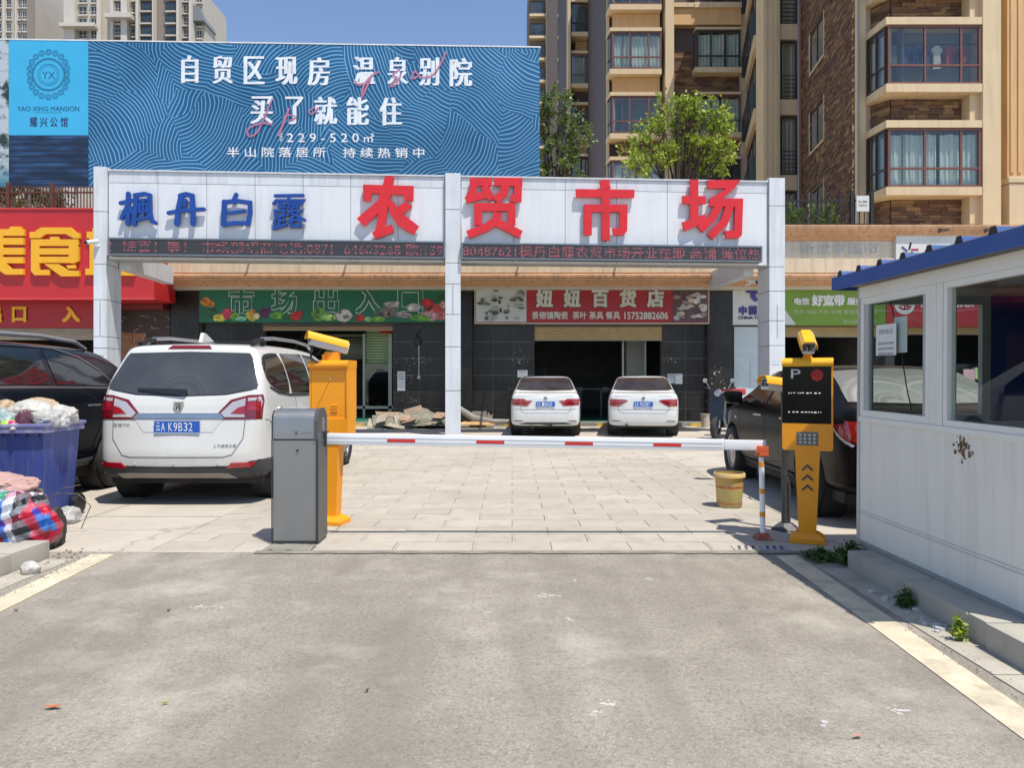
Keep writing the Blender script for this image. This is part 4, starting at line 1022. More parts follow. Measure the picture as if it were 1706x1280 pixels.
for k in range(5):
    z = 6.88+2.99*k
    plan = lambda e, y0=21.5: [(10.74, 22.62), (10.74, 22.45), (10.87-e, y0-e), (13.60, y0-e), (13.60, 22.62)]
    TW("bay_ledge", MB().prism(plan(.05), z-.27, z-.03, 'z'), tcream)
    TW("bay_ledge", MB().prism(plan(.05), z+1.69, z+1.90, 'z'), tcream)
    window(tw, (10.90-12, 21.52-22, z-5.32), 0, 2.68, 1.69, (.4, .79), .32, 'clothes' if k == 1 else 'curtain', seed=5*k+5, fw=.055)
    sd = math.atan2(21.55-22.45, .12)
    window(tw, (10.755-12, 22.45-22, z-5.32), sd, .88, 1.69, (.5,), .32, 'curtain', wdark, .045, seed=k+40)
    # recessed stone panel between the bays
    zz0, zz1 = (z-1.05, z-.28)
    o2 = link("brick_panel", bricks(2.1, 0, zz1-zz0, [], 60+k, rh=.095).mesh("brick_panel", brickm), tw, (11.25-12, 22.05-22, zz0-5.3)); o2['kind'] = 'stuff'
    o2 = link("brick_panel", bricks(.62, 0, zz1-zz0, [], 80+k, rh=.095).mesh("brick_panel", brickm), tw, (10.95-12, 22.6-22, zz0-5.3), (0, 0, math.atan2(-.55, .30))); o2['kind'] = 'stuff'
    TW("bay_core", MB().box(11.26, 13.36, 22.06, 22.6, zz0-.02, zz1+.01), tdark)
    TW("bay_return", MB().box(13.34, 13.62, 21.62, 22.62, zz0-.02, zz1+.01), tcream)
TW("drain_pipe", MB().tube([(10.47, 22.42, 5.3), (10.47, 22.42, 24)], .035), M("pipe_grey", (.25, .26, .25), .5))
# ---- setback part: front wall, fluted column and angled balcony wall
tw2 = thing("apartment_wing", "cream wing of the apartment tower with a wide fluted column and angled balconies", "building", (10.5, 29, 5.3))
def TV(name, mb, mat, **k): return S(tw2, name, mb, mat, **k)
TV("wall", MB().prism([(10.44, 29.3), (11.31, 29.3), (11.31, 38), (10.97, 38), (10.99, 34.6), (9.86, 29.8)], 5.3, 25, 'z'), tshade)
g = MB().box(9.80, 10.44, 28.9, 29.8, 5.3, 25)
for i in range(3): g.box(9.86+i*.2, 9.94+i*.2, 28.87, 28.9, 5.3, 25)
TV("fluted_column", g, tcream)
TV("drain_pipe", MB().tube([(11.24, 28.95, 5.3), (11.24, 28.95, 25)], .06), M("pipe_rust", (.25, .11, .07), .6))
rail = M("balcony_rail", (.05, .055, .055), .4, metal=.4)
for k in range(6):
    z = 6.35+2.96*k
    window(tw2, (10.56-10.5, 29.15-29, z-5.3), 0, .62, 2.30, (), .0, 'curtain', wdark, .05, seed=k+7)
    TV("floor_band", MB().box(10.45, 11.18, 29.05, 29.3, z-.62, z-.02), tcream)
    g = MB()
    for q in range(6): g.box(10.56, 11.16, 29.0, 29.02, z+.08+q*.16, z+.11+q*.16)
    TV("balcony_rail", g, rail)
    # angled wall, windows look left
    a2 = math.atan2(29.75-34.55, 9.87-10.98); L2 = 4.9; d = (math.cos(a2), math.sin(a2))
    window(tw2, (10.98-10.5+d[0]*.5-.04, 34.55-29+d[1]*.5, z-5.3), a2, 3.9, 2.15, (.33, .66), 0, 'curtain', wdark, .07, seed=k+17)
    g = MB().box(.1, 4.8, -.16, .0, -.62, -.06); o3 = link("floor_band", g.mesh("floor_band", tcream), tw2, (10.98-10.5, 34.55-29, z-5.3), (0, 0, a2))
    g = MB()
    for q in range(7): g.box(.3, 4.6, -.30, -.28, .0+q*.15, .03+q*.15)
    for q in range(2): g.box(.3+q*4.28, .32+q*4.28, -.31, -.05, 0, 1.0)
    link("balcony_rail", g.mesh("balcony_rail", rail), tw2, (10.98-10.5, 34.55-29, z-5.3), (0, 0, a2))
# ---- middle tower front at Y = 34.6
YE = 34.6; ex = lambda px: FX(px, YE)
te = thing("apartment_tower", "apartment front with shaded bays and brown stone between cream columns, behind the bright green tree", "building", (ex(1120), YE, 5.3))
def TE(name, mb, mat, **k): return S(te, name, mb, mat, **k)
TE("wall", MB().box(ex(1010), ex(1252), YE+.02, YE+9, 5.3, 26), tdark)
TE("column", MB().box(ex(1102), ex(1116), YE-.9, YE+.02, 5.3, 26), tcream)
TE("column", MB().box(ex(1231), ex(1250), YE-.3, YE+.02, 5.3, 26), tshade)
TE("column", MB().box(ex(1010), ex(1014), YE-.2, YE+.02, 5.3, 26), tcream)
b = link("brick_cladding", bricks(ex(1230)-ex(1117), 5.4, 16.6, [(ex(1158)-ex(1117), ex(1229)-ex(1117), a, a+1.8) for a in (6.65, 9.65, 12.65, 15.65)], 15, rh=.12, wmin=.25, wmax=.7).mesh("brick_cladding", brickm), te, (ex(1117)-te.location.x, 0, -5.3)); b['kind'] = 'stuff'
for k in range(6):
    z = 6.68+2.99*k
    x0, x1 = ex(1158), ex(1229)
    window(te, (x0-te.location.x, -.35, z-5.3), 0, x1-x0, 1.75, (.33, .67), .33, ('curtain', 'dark', 'curtain')[k % 3], wdark if k % 2 else wframe, .06, seed=k+3)
    TE("ledge", MB().box(x0-.15, x1+.02, YE-.55, YE, z-.26, z-.02), tcream); TE("ledge", MB().box(x0-.1, x1+.02, YE-.45, YE, z+1.77, z+1.87), tcream)
    TE("window_cheek", MB().box(x0-.07, x0-.01, YE-.34, YE, z, z+1.75), tdark)
    Yb = 33.8; a, c = FX(1019, Yb), FX(1102, Yb)
    z = 6.62+2.94*k
    window(te, (a-te.location.x, Yb-YE, z-5.3), 0, c-a, 1.68, (.36, .74), .32, ('dark', 'curtain', 'dark', 'curtain')[k % 4], wframe, .06, seed=k+33)
    sa = math.atan2(-.78, .12); window(te, (a-.13-te.location.x, .0, z-5.3), sa, .78, 1.68, (), .32, 'curtain', wdark, .05, seed=k+53)
    pl = lambda e: [(a-.16, YE+.02), (a-.16, YE-.1), (a-.02-e, Yb-e), (c, Yb-e), (c, YE+.02)]
    TE("bay_ledge", MB().prism(pl(.06), z-.26, z-.02, 'z'), tcream); TE("bay_ledge", MB().prism(pl(.06), z+1.70, z+1.86, 'z'), tcream)
    if k < 3:
        o2 = link("brick_panel", bricks(c-a-.5, 0, .78, [], 160+k, rh=.12).mesh("brick_panel", brickm), te, (a+.3-te.location.x, Yb+.35-YE, z-1.06-5.3)); o2['kind'] = 'stuff'
    else: TE("spandrel", MB().box(a+.1, c-.02, Yb+.3, YE, z-1.06, z-.27), torange)
for z in (17.55,): TE("floor_band", MB().box(ex(1116)+.02, ex(1231)-.02, YE-.4, YE, z+.1, z+.85), torange); 
TE("floor_band", MB().box(ex(1116)+.02, ex(1231)-.02, YE-.5, YE, 18.42, 18.62), tcream)
# ---- farther part at Y = 44
Y4 = 44.; f4 = lambda px: FX(px, Y4)
tf = thing("apartment_tower", "darker apartment front with caged balconies between the blue billboard and the bay windows", "building", (f4(975), Y4, 5.3))
def TF(name, mb, mat, **k): return S(tf, name, mb, mat, **k)
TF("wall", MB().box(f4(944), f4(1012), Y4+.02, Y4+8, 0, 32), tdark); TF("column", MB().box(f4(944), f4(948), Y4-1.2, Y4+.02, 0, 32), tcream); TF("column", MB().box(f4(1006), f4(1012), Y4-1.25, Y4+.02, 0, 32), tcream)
for k in range(8):
    z = FZ(314, Y4)-.15+2.99*(k)
    a, c = f4(949), f4(1005)
    window(tf, (a-tf.location.x, -.9, z-5.3), 0, c-a, 1.75, (.42, .8), .33, ('curtain', 'dark')[k % 2], wframe if k % 3 else wdark, .07, seed=k+90)
    TF("balcony_slab", MB().box(a, c, Y4-1.1, Y4, z-.26, z-.02), tcream); TF("spandrel", MB().box(a+.3, c, Y4-.4, Y4, z-.95, z-.28), torange if k % 2 else tdark)
    TF("lintel", MB().box(a, c, Y4-1.05, Y4, z+1.76, z+1.9), tcream)
    if k in (2, 4, 6):
        g = MB()
        for q in range(16): g.box(a+(c-a)*(q+.5)/16-.012, a+(c-a)*(q+.5)/16+.012, Y4-1.0, Y4-.98, z, z+1.7)
        TF("window_cage", g, M("cage_metal", (.28, .27, .25), .4, metal=.5))
# ---- far tower at Y = 100, and the pale towers on the skyline
def far_tower(label, cols_px, px0, px1, Y, z0_px, rows, pitch, body, bands, wins, ztop=None):
    o = thing("apartment_tower", label, "building", (FX((px0+px1)/2, Y), Y, 0), 0, "apartment towers far behind the market")
    zt = ztop or FZ(-60, Y)
    S(o, "wall", MB().box(FX(px0, Y), FX(px1, Y), Y, Y+14, 0, zt), body)
    for a, b_, d, mt in cols_px: S(o, "column", MB().box(FX(a, Y), FX(b_, Y), Y-d, Y, 0, zt+.5), mt)
    for r_ in range(rows):
        zb_ = FZ(z0_px, Y)+r_*pitch
        for a, b_, d, hh, split in wins:
            w_ = FX(b_, Y)-FX(a, Y)
            window(o, (FX(a, Y)-o.location.x, -d, zb_), 0, w_, hh, (.33, .67) if w_ > 2.4 else (.5,), .35 if split else 0, far=True, fm=split or wdark, fw=.10)
            S(o, "ledge", MB().box(FX(a, Y)-.1, FX(b_, Y)+.1, Y-d-.35, Y, zb_-.4, zb_-.06), bands)
    return o
far_tower("slim dark brown apartment tower just right of the blue billboard", [(912, 928, 1.5, tdark), (909, 912, .8, tcream), (941, 945, 1, tcream)], 881, 946, 100, 318, 13, 2.95, M("tower_olive", (.20, .15, .10), .8), tcream, [(883, 908, .5, 1.75, wdark), (929, 941, .3, 1.6, wdark)])
pale = M("far_tower_stone", (.46, .41, .34), .8, var=.05, scale=.3); pale2 = M("far_tower_brown", (.25, .20, .17), .8, var=.05, scale=.3); palew = M("far_tower_trim", (.55, .50, .43), .7)
far_tower("pale far apartment tower cropped by the picture's upper left corner", [(8, 12, 1, palew), (28, 31, .8, palew), (46, 58, .3, pale2)], -40, 57, 190, 92, 8, 3.05, pale, palew, [(12, 20, .2, 2., palew), (31, 38, .2, 2., palew), (38.5, 46, .2, 2.1, palew), (-10, 4, .2, 2, palew)])
o = far_tower("broad pale far apartment tower with many balconies standing above the billboard logo", [(112, 130, 1.5, palew), (165, 172, 1.2, palew), (192, 197, 2.5, palew), (212, 222, 3.2, palew), (237, 241, 3.4, palew), (264, 266, 3.4, palew), (303, 307, 3.2, palew), (323, 327, 3, palew)],
          113, 342, 190, 104, 8, 3.05, pale, palew, [(132, 146, .2, 2.1, palew), (152, 164, .2, 2.1, palew), (198, 208, 1.8, 2., palew), (224, 236, 1.4, 2.1, palew), (242, 263, 2.2, 2.2, wdark), (283, 303, 2.2, 2.2, wdark), (308, 320, 1, 2.1, palew), (329, 338, .4, 2, palew)], ztop=FZ(-14, 190))
S(o, "cornice", MB().box(FX(110, 190), FX(168, 190), 187, 190, FZ(52, 190), FZ(46, 190)).box(FX(190, 190), FX(232, 190), 185.5, 190, FZ(42, 190), FZ(35, 190)), palew)
S(o, "mansard", MB().prism([(FX(326, 190), FZ(40, 190)), (FX(345, 190), FZ(40, 190)), (FX(338, 190), FZ(18, 190)), (FX(326, 190), FZ(12, 190))], 188, 196), M("slate", (.18, .19, .2), .6))
S(o, "recess", MB().box(FX(267, 190), FX(282, 190), 188.6, 190, 0, FZ(-14, 190)), pale2)
# ------------------------------------------------------------------ cars
def chaikin(p, n=2):
    p = [tuple(q) for q in p]
    for _ in range(n):
        q = []
        for i in range(len(p)):
            a, b = p[i], p[(i+1) % len(p)]
            q += [(a[0]*.75+b[0]*.25, a[1]*.75+b[1]*.25), (a[0]*.25+b[0]*.75, a[1]*.25+b[1]*.75)]
        p = q
    return p
def sdpoly(P, poly):
    A = np.array(poly); Bp = np.roll(A, -1, 0); d = np.full(len(P), 1e9); s = np.ones(len(P))
    for a, b in zip(A, Bp):
        e = b-a; w_ = P-a; t = np.clip((w_@e)/(e@e+1e-12), 0, 1)
        q = w_-t[:, None]*e; d = np.minimum(d, (q*q).sum(1))
        c1 = P[:, 1] >= a[1]; c2 = P[:, 1] < b[1]; c3 = e[0]*w_[:, 1] > e[1]*w_[:, 0]
        s = np.where((c1 & c2 & c3) | (~c1 & ~c2 & ~c3), -s, s)
    return s*np.sqrt(d)
def smax(a, b, k):
    h = np.maximum(k-np.abs(a-b), 0)/k
    return np.maximum(a, b)+h*h*k*.25
def car_shell(side, front, plan, L_, k=.10, n=(150, 54, 46), z0=.62):
    S_ = chaikin(side); F_ = chaikin(front+[(-x, z) for x, z in front[::-1]]); P_ = chaikin(plan+[(-x, y) for x, y in plan[::-1]])
    ztop = max(z for _, z in side)+.1; hw = max(x for x, _ in front)+.1
    nx, ny, nz = n[2], n[0], n[1]
    gx = np.linspace(-hw, hw, nx); gy = np.linspace(-.15, L_+.15, ny); gz = np.linspace(.1, ztop, nz)
    V = []; F = []; idx = {}
    def vid(i, j, k_):
        if (i, j, k_) not in idx: idx[(i, j, k_)] = len(V); V.append((gx[i], gy[j], gz[k_]))
        return idx[(i, j, k_)]
    for j in range(ny-1):
        for k_ in range(nz-1):
            for i in (0, nx-1): F.append((vid(i, j, k_), vid(i, j+1, k_), vid(i, j+1, k_+1), vid(i, j, k_+1)))
        for i in range(nx-1):
            for k_ in (0, nz-1): F.append((vid(i, j, k_), vid(i+1, j, k_), vid(i+1, j+1, k_), vid(i, j+1, k_)))
    for i in range(nx-1):
        for k_ in range(nz-1):
            for j in (0, ny-1): F.append((vid(i, j, k_), vid(i+1, j, k_), vid(i+1, j, k_+1), vid(i, j, k_+1)))
    V = np.array(V); O = np.zeros_like(V); O[:, 1] = np.clip(V[:, 1], .55, L_-.55); O[:, 2] = z0
    D = V-O; lo = np.zeros(len(V)); hi = np.ones(len(V))*1.3
    for _ in range(15):
        m = (lo+hi)/2; P = O+D*m[:, None]
        f = smax(smax(sdpoly(P[:, 1:3], S_), sdpoly(P[:, [0, 2]], F_), k), sdpoly(P[:, 0:2], P_), k*1.3)
        lo = np.where(f < 0, m, lo); hi = np.where(f < 0, hi, m)
    P = O+D*((lo+hi)/2)[:, None]
    return P, F
class Car:
    def __init__(s, name, label, cat, loc, rz, side, front, plan, L_, paint, k=.10, arches=(), wr=.33, hw=.88, group=None, scale=1.):
        s.root = thing(name, label, cat, loc, rz, group); s.root.scale = (scale,)*3
        P, F = car_shell(side, front, plan, L_, k)
        mb = MB(); mb.v = [tuple(p) for p in P]; mb.f = F; mb.fc = [None]*len(F)
        me = mb.mesh("body", paint, 'all' if False else True); me.shade_smooth()
        s.bvh = BVHTree.FromPolygons([Vector(p) for p in P], F)
        s.body = link("body", me, s.root)
        if arches:
            g = MB()
            for y in arches:
                for sg in (-1, 1): g.lathe([(0, sg*(hw-.30)), (wr+.055, sg*(hw-.30)), (wr+.055, sg*(hw+.3)), (0, sg*(hw+.3))], 32, 'x', (0, y, wr))
            cme = g.mesh("cutter", paint); cut = bpy.data.objects.new("cutter", cme); COL.objects.link(cut)
            cut.parent = s.root
            md = s.body.modifiers.new("b", 'BOOLEAN'); md.object = cut; md.operation = 'DIFFERENCE'; md.solver = 'EXACT'
            bpy.context.view_layer.update(); dg = bpy.context.evaluated_depsgraph_get()
            nm = bpy.data.meshes.new_from_object(s.body.evaluated_get(dg)); s.body.modifiers.clear()
            s.body.data = nm; nm.name = "body"; nm.set_sharp_from_angle(angle=math.radians(50))
            bpy.data.objects.remove(cut); bpy.data.meshes.remove(cme)
            for y in arches:
                for sg in (-1, 1):
                    s.part("wheel_well", MB().lathe([(0, sg*(hw-.285)), (wr+.045, sg*(hw-.285)), (wr+.045, sg*(hw-.05))], 24, 'x', (0, y, wr)), rubber)
        s.hw, s.wr, s.L = hw, wr, L_
        s.part("underbody", MB().box(-hw+.12, hw-.12, .28, L_-.3, .20, .40), rubber)
    def part(s, name, mb, mat, smooth=False, parent=None, label=None, loc=None, rot=None):
        return part(name, mb, mat, parent or s.root, smooth, loc, rot, label)
    def cast(s, axis, p):
        o, d = {'rear': ((p[0], -3, p[1]), (0, 1, 0)), 'front': ((p[0], s.L+3, p[1]), (0, -1, 0)), 'left': ((-4, p[0], p[1]), (1, 0, 0)),
                'right': ((4, p[0], p[1]), (-1, 0, 0)), 'top': ((p[0], p[1], 4), (0, 0, -1))}[axis]
        h = s.bvh.ray_cast(Vector(o), Vector(d))
        if h[0] is None:
            o2 = Vector(o)+Vector(d)*3.2; h = s.bvh.find_nearest(o2)
        n = h[1]
        if n.dot(Vector(d)) > 0: n = -n
        return h[0], n
    def patch(s, name, axis, poly, mat, off=.004, cell=.06, skirt=.012, parent=None, sm=0, label=None, smooth=True):
        if sm: poly = chaikin(poly, sm)
        b = bmesh.new(); vs = [b.verts.new((p[0], p[1], 0)) for p in poly]; b.faces.new(vs)
        bmesh.ops.triangulate(b, faces=b.faces[:])
        xs = [p[0] for p in poly]; ys = [p[1] for p in poly]
        for ax, lo, hi in ((0, min(xs), max(xs)), (1, min(ys), max(ys))):
            n = int((hi-lo)/cell)
            for i in range(1, n+1):
                c = lo+(hi-lo)*i/(n+1); co = [0, 0, 0]; no = [0, 0, 0]; co[ax] = c; no[ax] = 1
                bmesh.ops.bisect_plane(b, geom=b.verts[:]+b.edges[:]+b.faces[:], plane_co=co, plane_no=no)
        nr = {}
        for v in b.verts:
            h, n = s.cast(axis, (v.co.x, v.co.y)); nr[v] = (h, n); 
        for v, (h, n) in nr.items(): v.co = h+n*off
        be = [e for e in b.edges if len(e.link_faces) == 1]
        r = bmesh.ops.extrude_edge_only(b, edges=be)
        for v in r['geom']:
            if isinstance(v, bmesh.types.BMVert):
                h, n = s.bvh.find_nearest(v.co)[:2]; 
                d = (v.co-h); v.co = h-(d.normalized() if d.length > 1e-6 else n)*skirt
        bmesh.ops.recalc_face_normals(b, faces=b.faces[:])
        me = bpy.data.meshes.new(name); b.to_mesh(me); b.free(); me.materials.append(mat)
        if smooth: me.shade_smooth(); me.set_sharp_from_angle(angle=math.radians(40))
        o = link(name, me, parent or s.root)
        if label: o['label'] = label
        return o
    def strip(s, name, axis, pts, wd, mat, off=.003, mir=False, **k):
        """a narrow band following the surface, for gaps, chrome and trim"""
        fin = []
        for i in range(len(pts)-1):
            n = max(1, int(math.dist(pts[i], pts[i+1])/.06))
            for j in range(n): fin.append((pts[i][0]+(pts[i+1][0]-pts[i][0])*j/n, pts[i][1]+(pts[i+1][1]-pts[i][1])*j/n))
        fin.append(pts[-1]); poly = stroke_poly(fin, wd); m = len(fin); mb = MB(); vs = []
        for p in poly:
            h, n = s.cast(axis, p); vs.append(h+n*off)
        fs = [(i, i+1, 2*m-2-i, 2*m-1-i) for i in range(m-1)]
        mb.add(vs, fs); return s.part(name, mb, mat, **k)
    def decal(s, name, axis, mb, mat, off=.004):
        mb.v = [tuple(h+n*off) for h, n in (s.cast(axis, (v[0], v[2])) for v in mb.v)]
        return s.part(name, mb, mat)
    def wheels(s, ys, spokes=5, rim=None, w_=.21):
        t, rm, hub = None, None, None; r = s.wr; R = r*.66
        tm = MB().lathe([(R, -w_/2+.01), (r*.9, -w_/2), (r*.97, -w_/2+.025), (r, -w_/2+.06), (r, w_/2-.06), (r*.97, w_/2-.025), (r*.9, w_/2), (R, w_/2-.01)], 36, 'x')
        for k in range(-2, 3): tm.lathe([(r+.0015, k*.027-.004), (r+.0015, k*.027+.004)], 36, 'x')
        tme = tm.mesh("tyre", rubber, True)
        g = MB().lathe([(R, -w_/2+.02), (R-.02, -w_/2+.03), (R-.03, w_/2-.03), (R, w_/2-.02)], 32, 'x').lathe([(0, -w_/2+.03), (.06, -w_/2+.03), (.065, -w_/2+.06), (.065, .03), (0, .03)], 16, 'x')
        for k in range(spokes):
            a = 2*PI*k/spokes
            for da in (-.12, .12):
                m = Matrix.Rotation(a+da, 4, 'X')
                g.box(-w_/2+.035, -w_/2+.07, -.022, .022, .05, R-.015, mat=m)
        g.lathe([(0, .0), (R-.03, .0)], 24, 'x')
        rme = g.mesh("rim", rim or alloy, 30)
        for y in ys:
            for sg in (-1, 1):
                o = link("wheel", tme, s.root, (sg*(s.hw-.125), y, s.wr), (0, 0, 0 if sg < 0 else PI))
                link("rim", rme, o)
rubber = M("tyre_rubber", (.018, .018, .018), .75, var=.2, dirt=(.09, .08, .07), dirt_amt=.3)
alloy = M("alloy_rim", (.42, .42, .43), .3, metal=.8); chrome = M("chrome", (.50, .48, .46), .24, metal=1.)
cwhite = M("car_white", (.60, .595, .555), .28, var=.02, coat=.8, dirt=(.5, .46, .38), dirt_amt=.12, dirt_scale=2.5, spec=.5)
cwhite2 = M("sedan_white", (.61, .61, .585), .28, var=.02, coat=.8, spec=.5)
cblack = M("car_black", (.006, .006, .0065), .25, var=.1, coat=.0, spec=.10); cblue = M("suv_black", (.004, .006, .010), .2, var=.1, coat=.3, spec=.3)
plast = M("grey_plastic_trim", (.045, .045, .047), .6, var=.1, dirt=(.14, .13, .11), dirt_amt=.3)
cglass = M("car_glass", (.012, .013, .014), .04, spec=.9, var=.2); gaskt = M("gasket", (.008, .008, .008), .6)
lens = M("lamp_red", (.30, .006, .012), .12, spec=.7, coat=.6, var=.25, scale=25); lensc = M("lamp_clear", (.50, .46, .46), .12, spec=.8, metal=.2, coat=.6); lensd = M("lamp_dark_red", (.16, .006, .01), .15, coat=.6)
bluep = M("plate_blue", (.015, .10, .42), .35); grey_gap = M("panel_gap_dark", (.02, .02, .02), .8)
seamw = M("panel_gap_light", (.16, .155, .145), .8)
def wiped(name):
    """dusty rear window glass with wiper arcs"""
    m, nt, p = base(name); v = obj_vec(nt)
    sp = N(nt, "ShaderNodeSeparateXYZ"); nt.links.new(v, sp.inputs[0])
    dx = math_node(nt, 'SUBTRACT', sp.outputs[0], .0); dz = math_node(nt, 'SUBTRACT', sp.outputs[2], 1.06)
    r_ = math_node(nt, 'SQRT', math_node(nt, 'ADD', math_node(nt, 'MULTIPLY', dx, dx), math_node(nt, 'MULTIPLY', dz, dz)))
    cmb = N(nt, "ShaderNodeCombineXYZ"); nt.links.new(r_, cmb.inputs[0])
    n = noise(nt, cmb.outputs[0], 13, 3, .7); ins = ramp(nt, r_, .40, .44, (1, 1, 1), (0, 0, 0))
    arc = math_node(nt, 'MULTIPLY', ramp(nt, n, .42, .62), ins); edge = math_node(nt, 'MULTIPLY', ramp(nt, r_, .38, .42), ins)
    dust = math_node(nt, 'ADD', math_node(nt, 'MULTIPLY', arc, .08), math_node(nt, 'MULTIPLY', noise(nt, v, 3, 4), .22))
    c = mixc(nt, dust, (.030, .033, .037), (.22, .215, .20)); nt.links.new(c, p.inputs['Base Color'])
    nt.links.new(math_node(nt, 'ADD', math_node(nt, 'MULTIPLY', dust, .5), .06), p.inputs['Roughness'])
    p.inputs['Specular IOR Level'].default_value = .8; return m
def plate(car, x0, x1, z0, z1, y, txt, tilt=0):
    o = car.part("number_plate", MB().box(x0, x1, y-.008, y, z0, z1, ch=.002), bluep, label="blue number plate")
    h = z1-z0; w_ = x1-x0
    part("rim", MB().box(x0, x1, y-.0095, y-.004, z0, z0+.005).box(x0, x1, y-.0095, y-.004, z1-.005, z1), M("plate_white", (.7, .7, .7), .4), o)
    n = len(txt); cw = (w_-.03)/(n+.45); x = x0+.015
    for i, ch in enumerate(txt):
        if ch == '·': continue
        a = x+cw*.12; part("character", text(ch, a, a+cw*.78, z0+h*.17, z0+h*.83, y-.0095, fat_text(ch, a, a+cw*.78, z0+h*.17, z0+h*.83, y-.0085, 0, .002) if 0 else None), M("plate_white", (.7, .7, .7), .4), o)
        x += cw+(cw*.45 if i == 1 else 0)
def mirror_pts(p): return [(-x, z) for x, z in p][::-1]
# ---- white family van / SUV in front left
side = [(.10, .24), (.02, .34), (-.01, .52), (.03, .66), (.07, .86), (.12, 1.10), (.34, 1.50), (.36, 1.60), (.42, 1.655), (1.1, 1.71), (2.0, 1.72), (2.8, 1.64), (3.75, 1.12), (4.35, 1.0), (4.62, .82), (4.68, .5), (4.60, .24)]
front = [(0, .20), (.70, .20), (.86, .27), (.885, .45), (.90, .75), (.895, .95), (.865, 1.10), (.80, 1.30), (.72, 1.52), (.655, 1.64), (.52, 1.70), (0, 1.725)]
plan = [(0, -.05), (.55, .0), (.80, .08), (.89, .28), (.905, 1.0), (.91, 2.5), (.90, 3.6), (.84, 4.3), (.55, 4.62), (0, 4.72)]
cw_ = Car("parked_car", "dusty white people carrier with roof rails parked beside the grey barrier cabinet", "car", (-3.375, 7.42, 0), math.radians(-.5), side, front, plan, 4.68, cwhite, .11, (.80, 3.72), .335, .90)
c = cw_
c.body.data.materials.append(plast)
for pg in c.body.data.polygons:
    if pg.center.z < .44 and pg.center.y < .46 and (abs(pg.center.x) > .70 or pg.center.z < .40): pg.material_index = 1
rw = [(-.755, 1.225), (-.75, 1.18), (-.45, 1.125), (0, 1.11), (.45, 1.125), (.75, 1.18), (.755, 1.225), (.655, 1.50), (.62, 1.545), (0, 1.56), (-.62, 1.545), (-.655, 1.50)]
c.patch("rear_window_gasket", 'rear', [(x*1.012, 1.33+(z-1.33)*1.035) for x, z in rw], gaskt, .003)
c.patch("rear_window", 'rear', rw, wiped("wiped_glass"), .006)
c.patch("wiper", 'rear', [(-.44, 1.178), (-.44, 1.163), (-.1, 1.118), (.05, 1.10), (.07, 1.125), (.06, 1.165), (-.1, 1.172)], camb, .028, skirt=-.005)
lampR = [(.415, .935), (.53, 1.055), (.70, 1.10), (.81, 1.105), (.82, 1.06), (.815, .885), (.46, .885)]
for sg in (1, -1):
    mm = (lambda p: p) if sg > 0 else mirror_pts
    lo_ = c.patch("tail_lamp", 'rear', mm([(.40, .935), (.52, 1.07), (.70, 1.118), (.812, 1.122), (.825, 1.06), (.82, .872), (.45, .872)]), lensd, .006)
    c.patch("clear_lens", 'rear', mm([(.43, .935), (.54, 1.045), (.668, 1.085), (.668, .895), (.47, .895)]), lensc, .010, parent=None)
    c.patch("clear_lens", 'rear', mm([(.69, 1.088), (.80, 1.095), (.805, 1.065), (.69, 1.055)]), lensc, .010)
    c.patch("red_lens", 'rear', mm([(.53, .93), (.60, .99), (.668, 1.01), (.668, .925)]), lens, .014)
    c.patch("red_lens", 'rear', mm([(.69, 1.045), (.806, 1.055), (.808, .965), (.69, .955)]), lens, .010)
    c.patch("red_lens", 'rear', mm([(.69, .947), (.808, .955), (.806, .898), (.69, .895)]), lensd, .010)
    c.patch("reflector", 'rear', mm([(.50, .385), (.555, .44), (.78, .445), (.74, .395)]), lens, .018)
    c.strip("quarter_seam", 'right' if sg > 0 else 'left', [(.14, .87), (.30, .86), (.52, .72)], .008, seamw)
c.patch("rear_bumper_trim", 'rear', [(-.84, .465), (-.74, .455), (-.60, .40), (.60, .40), (.74, .455), (.84, .465), (.84, .25), (.70, .225), (-.70, .225), (-.84, .25)], plast, .009)
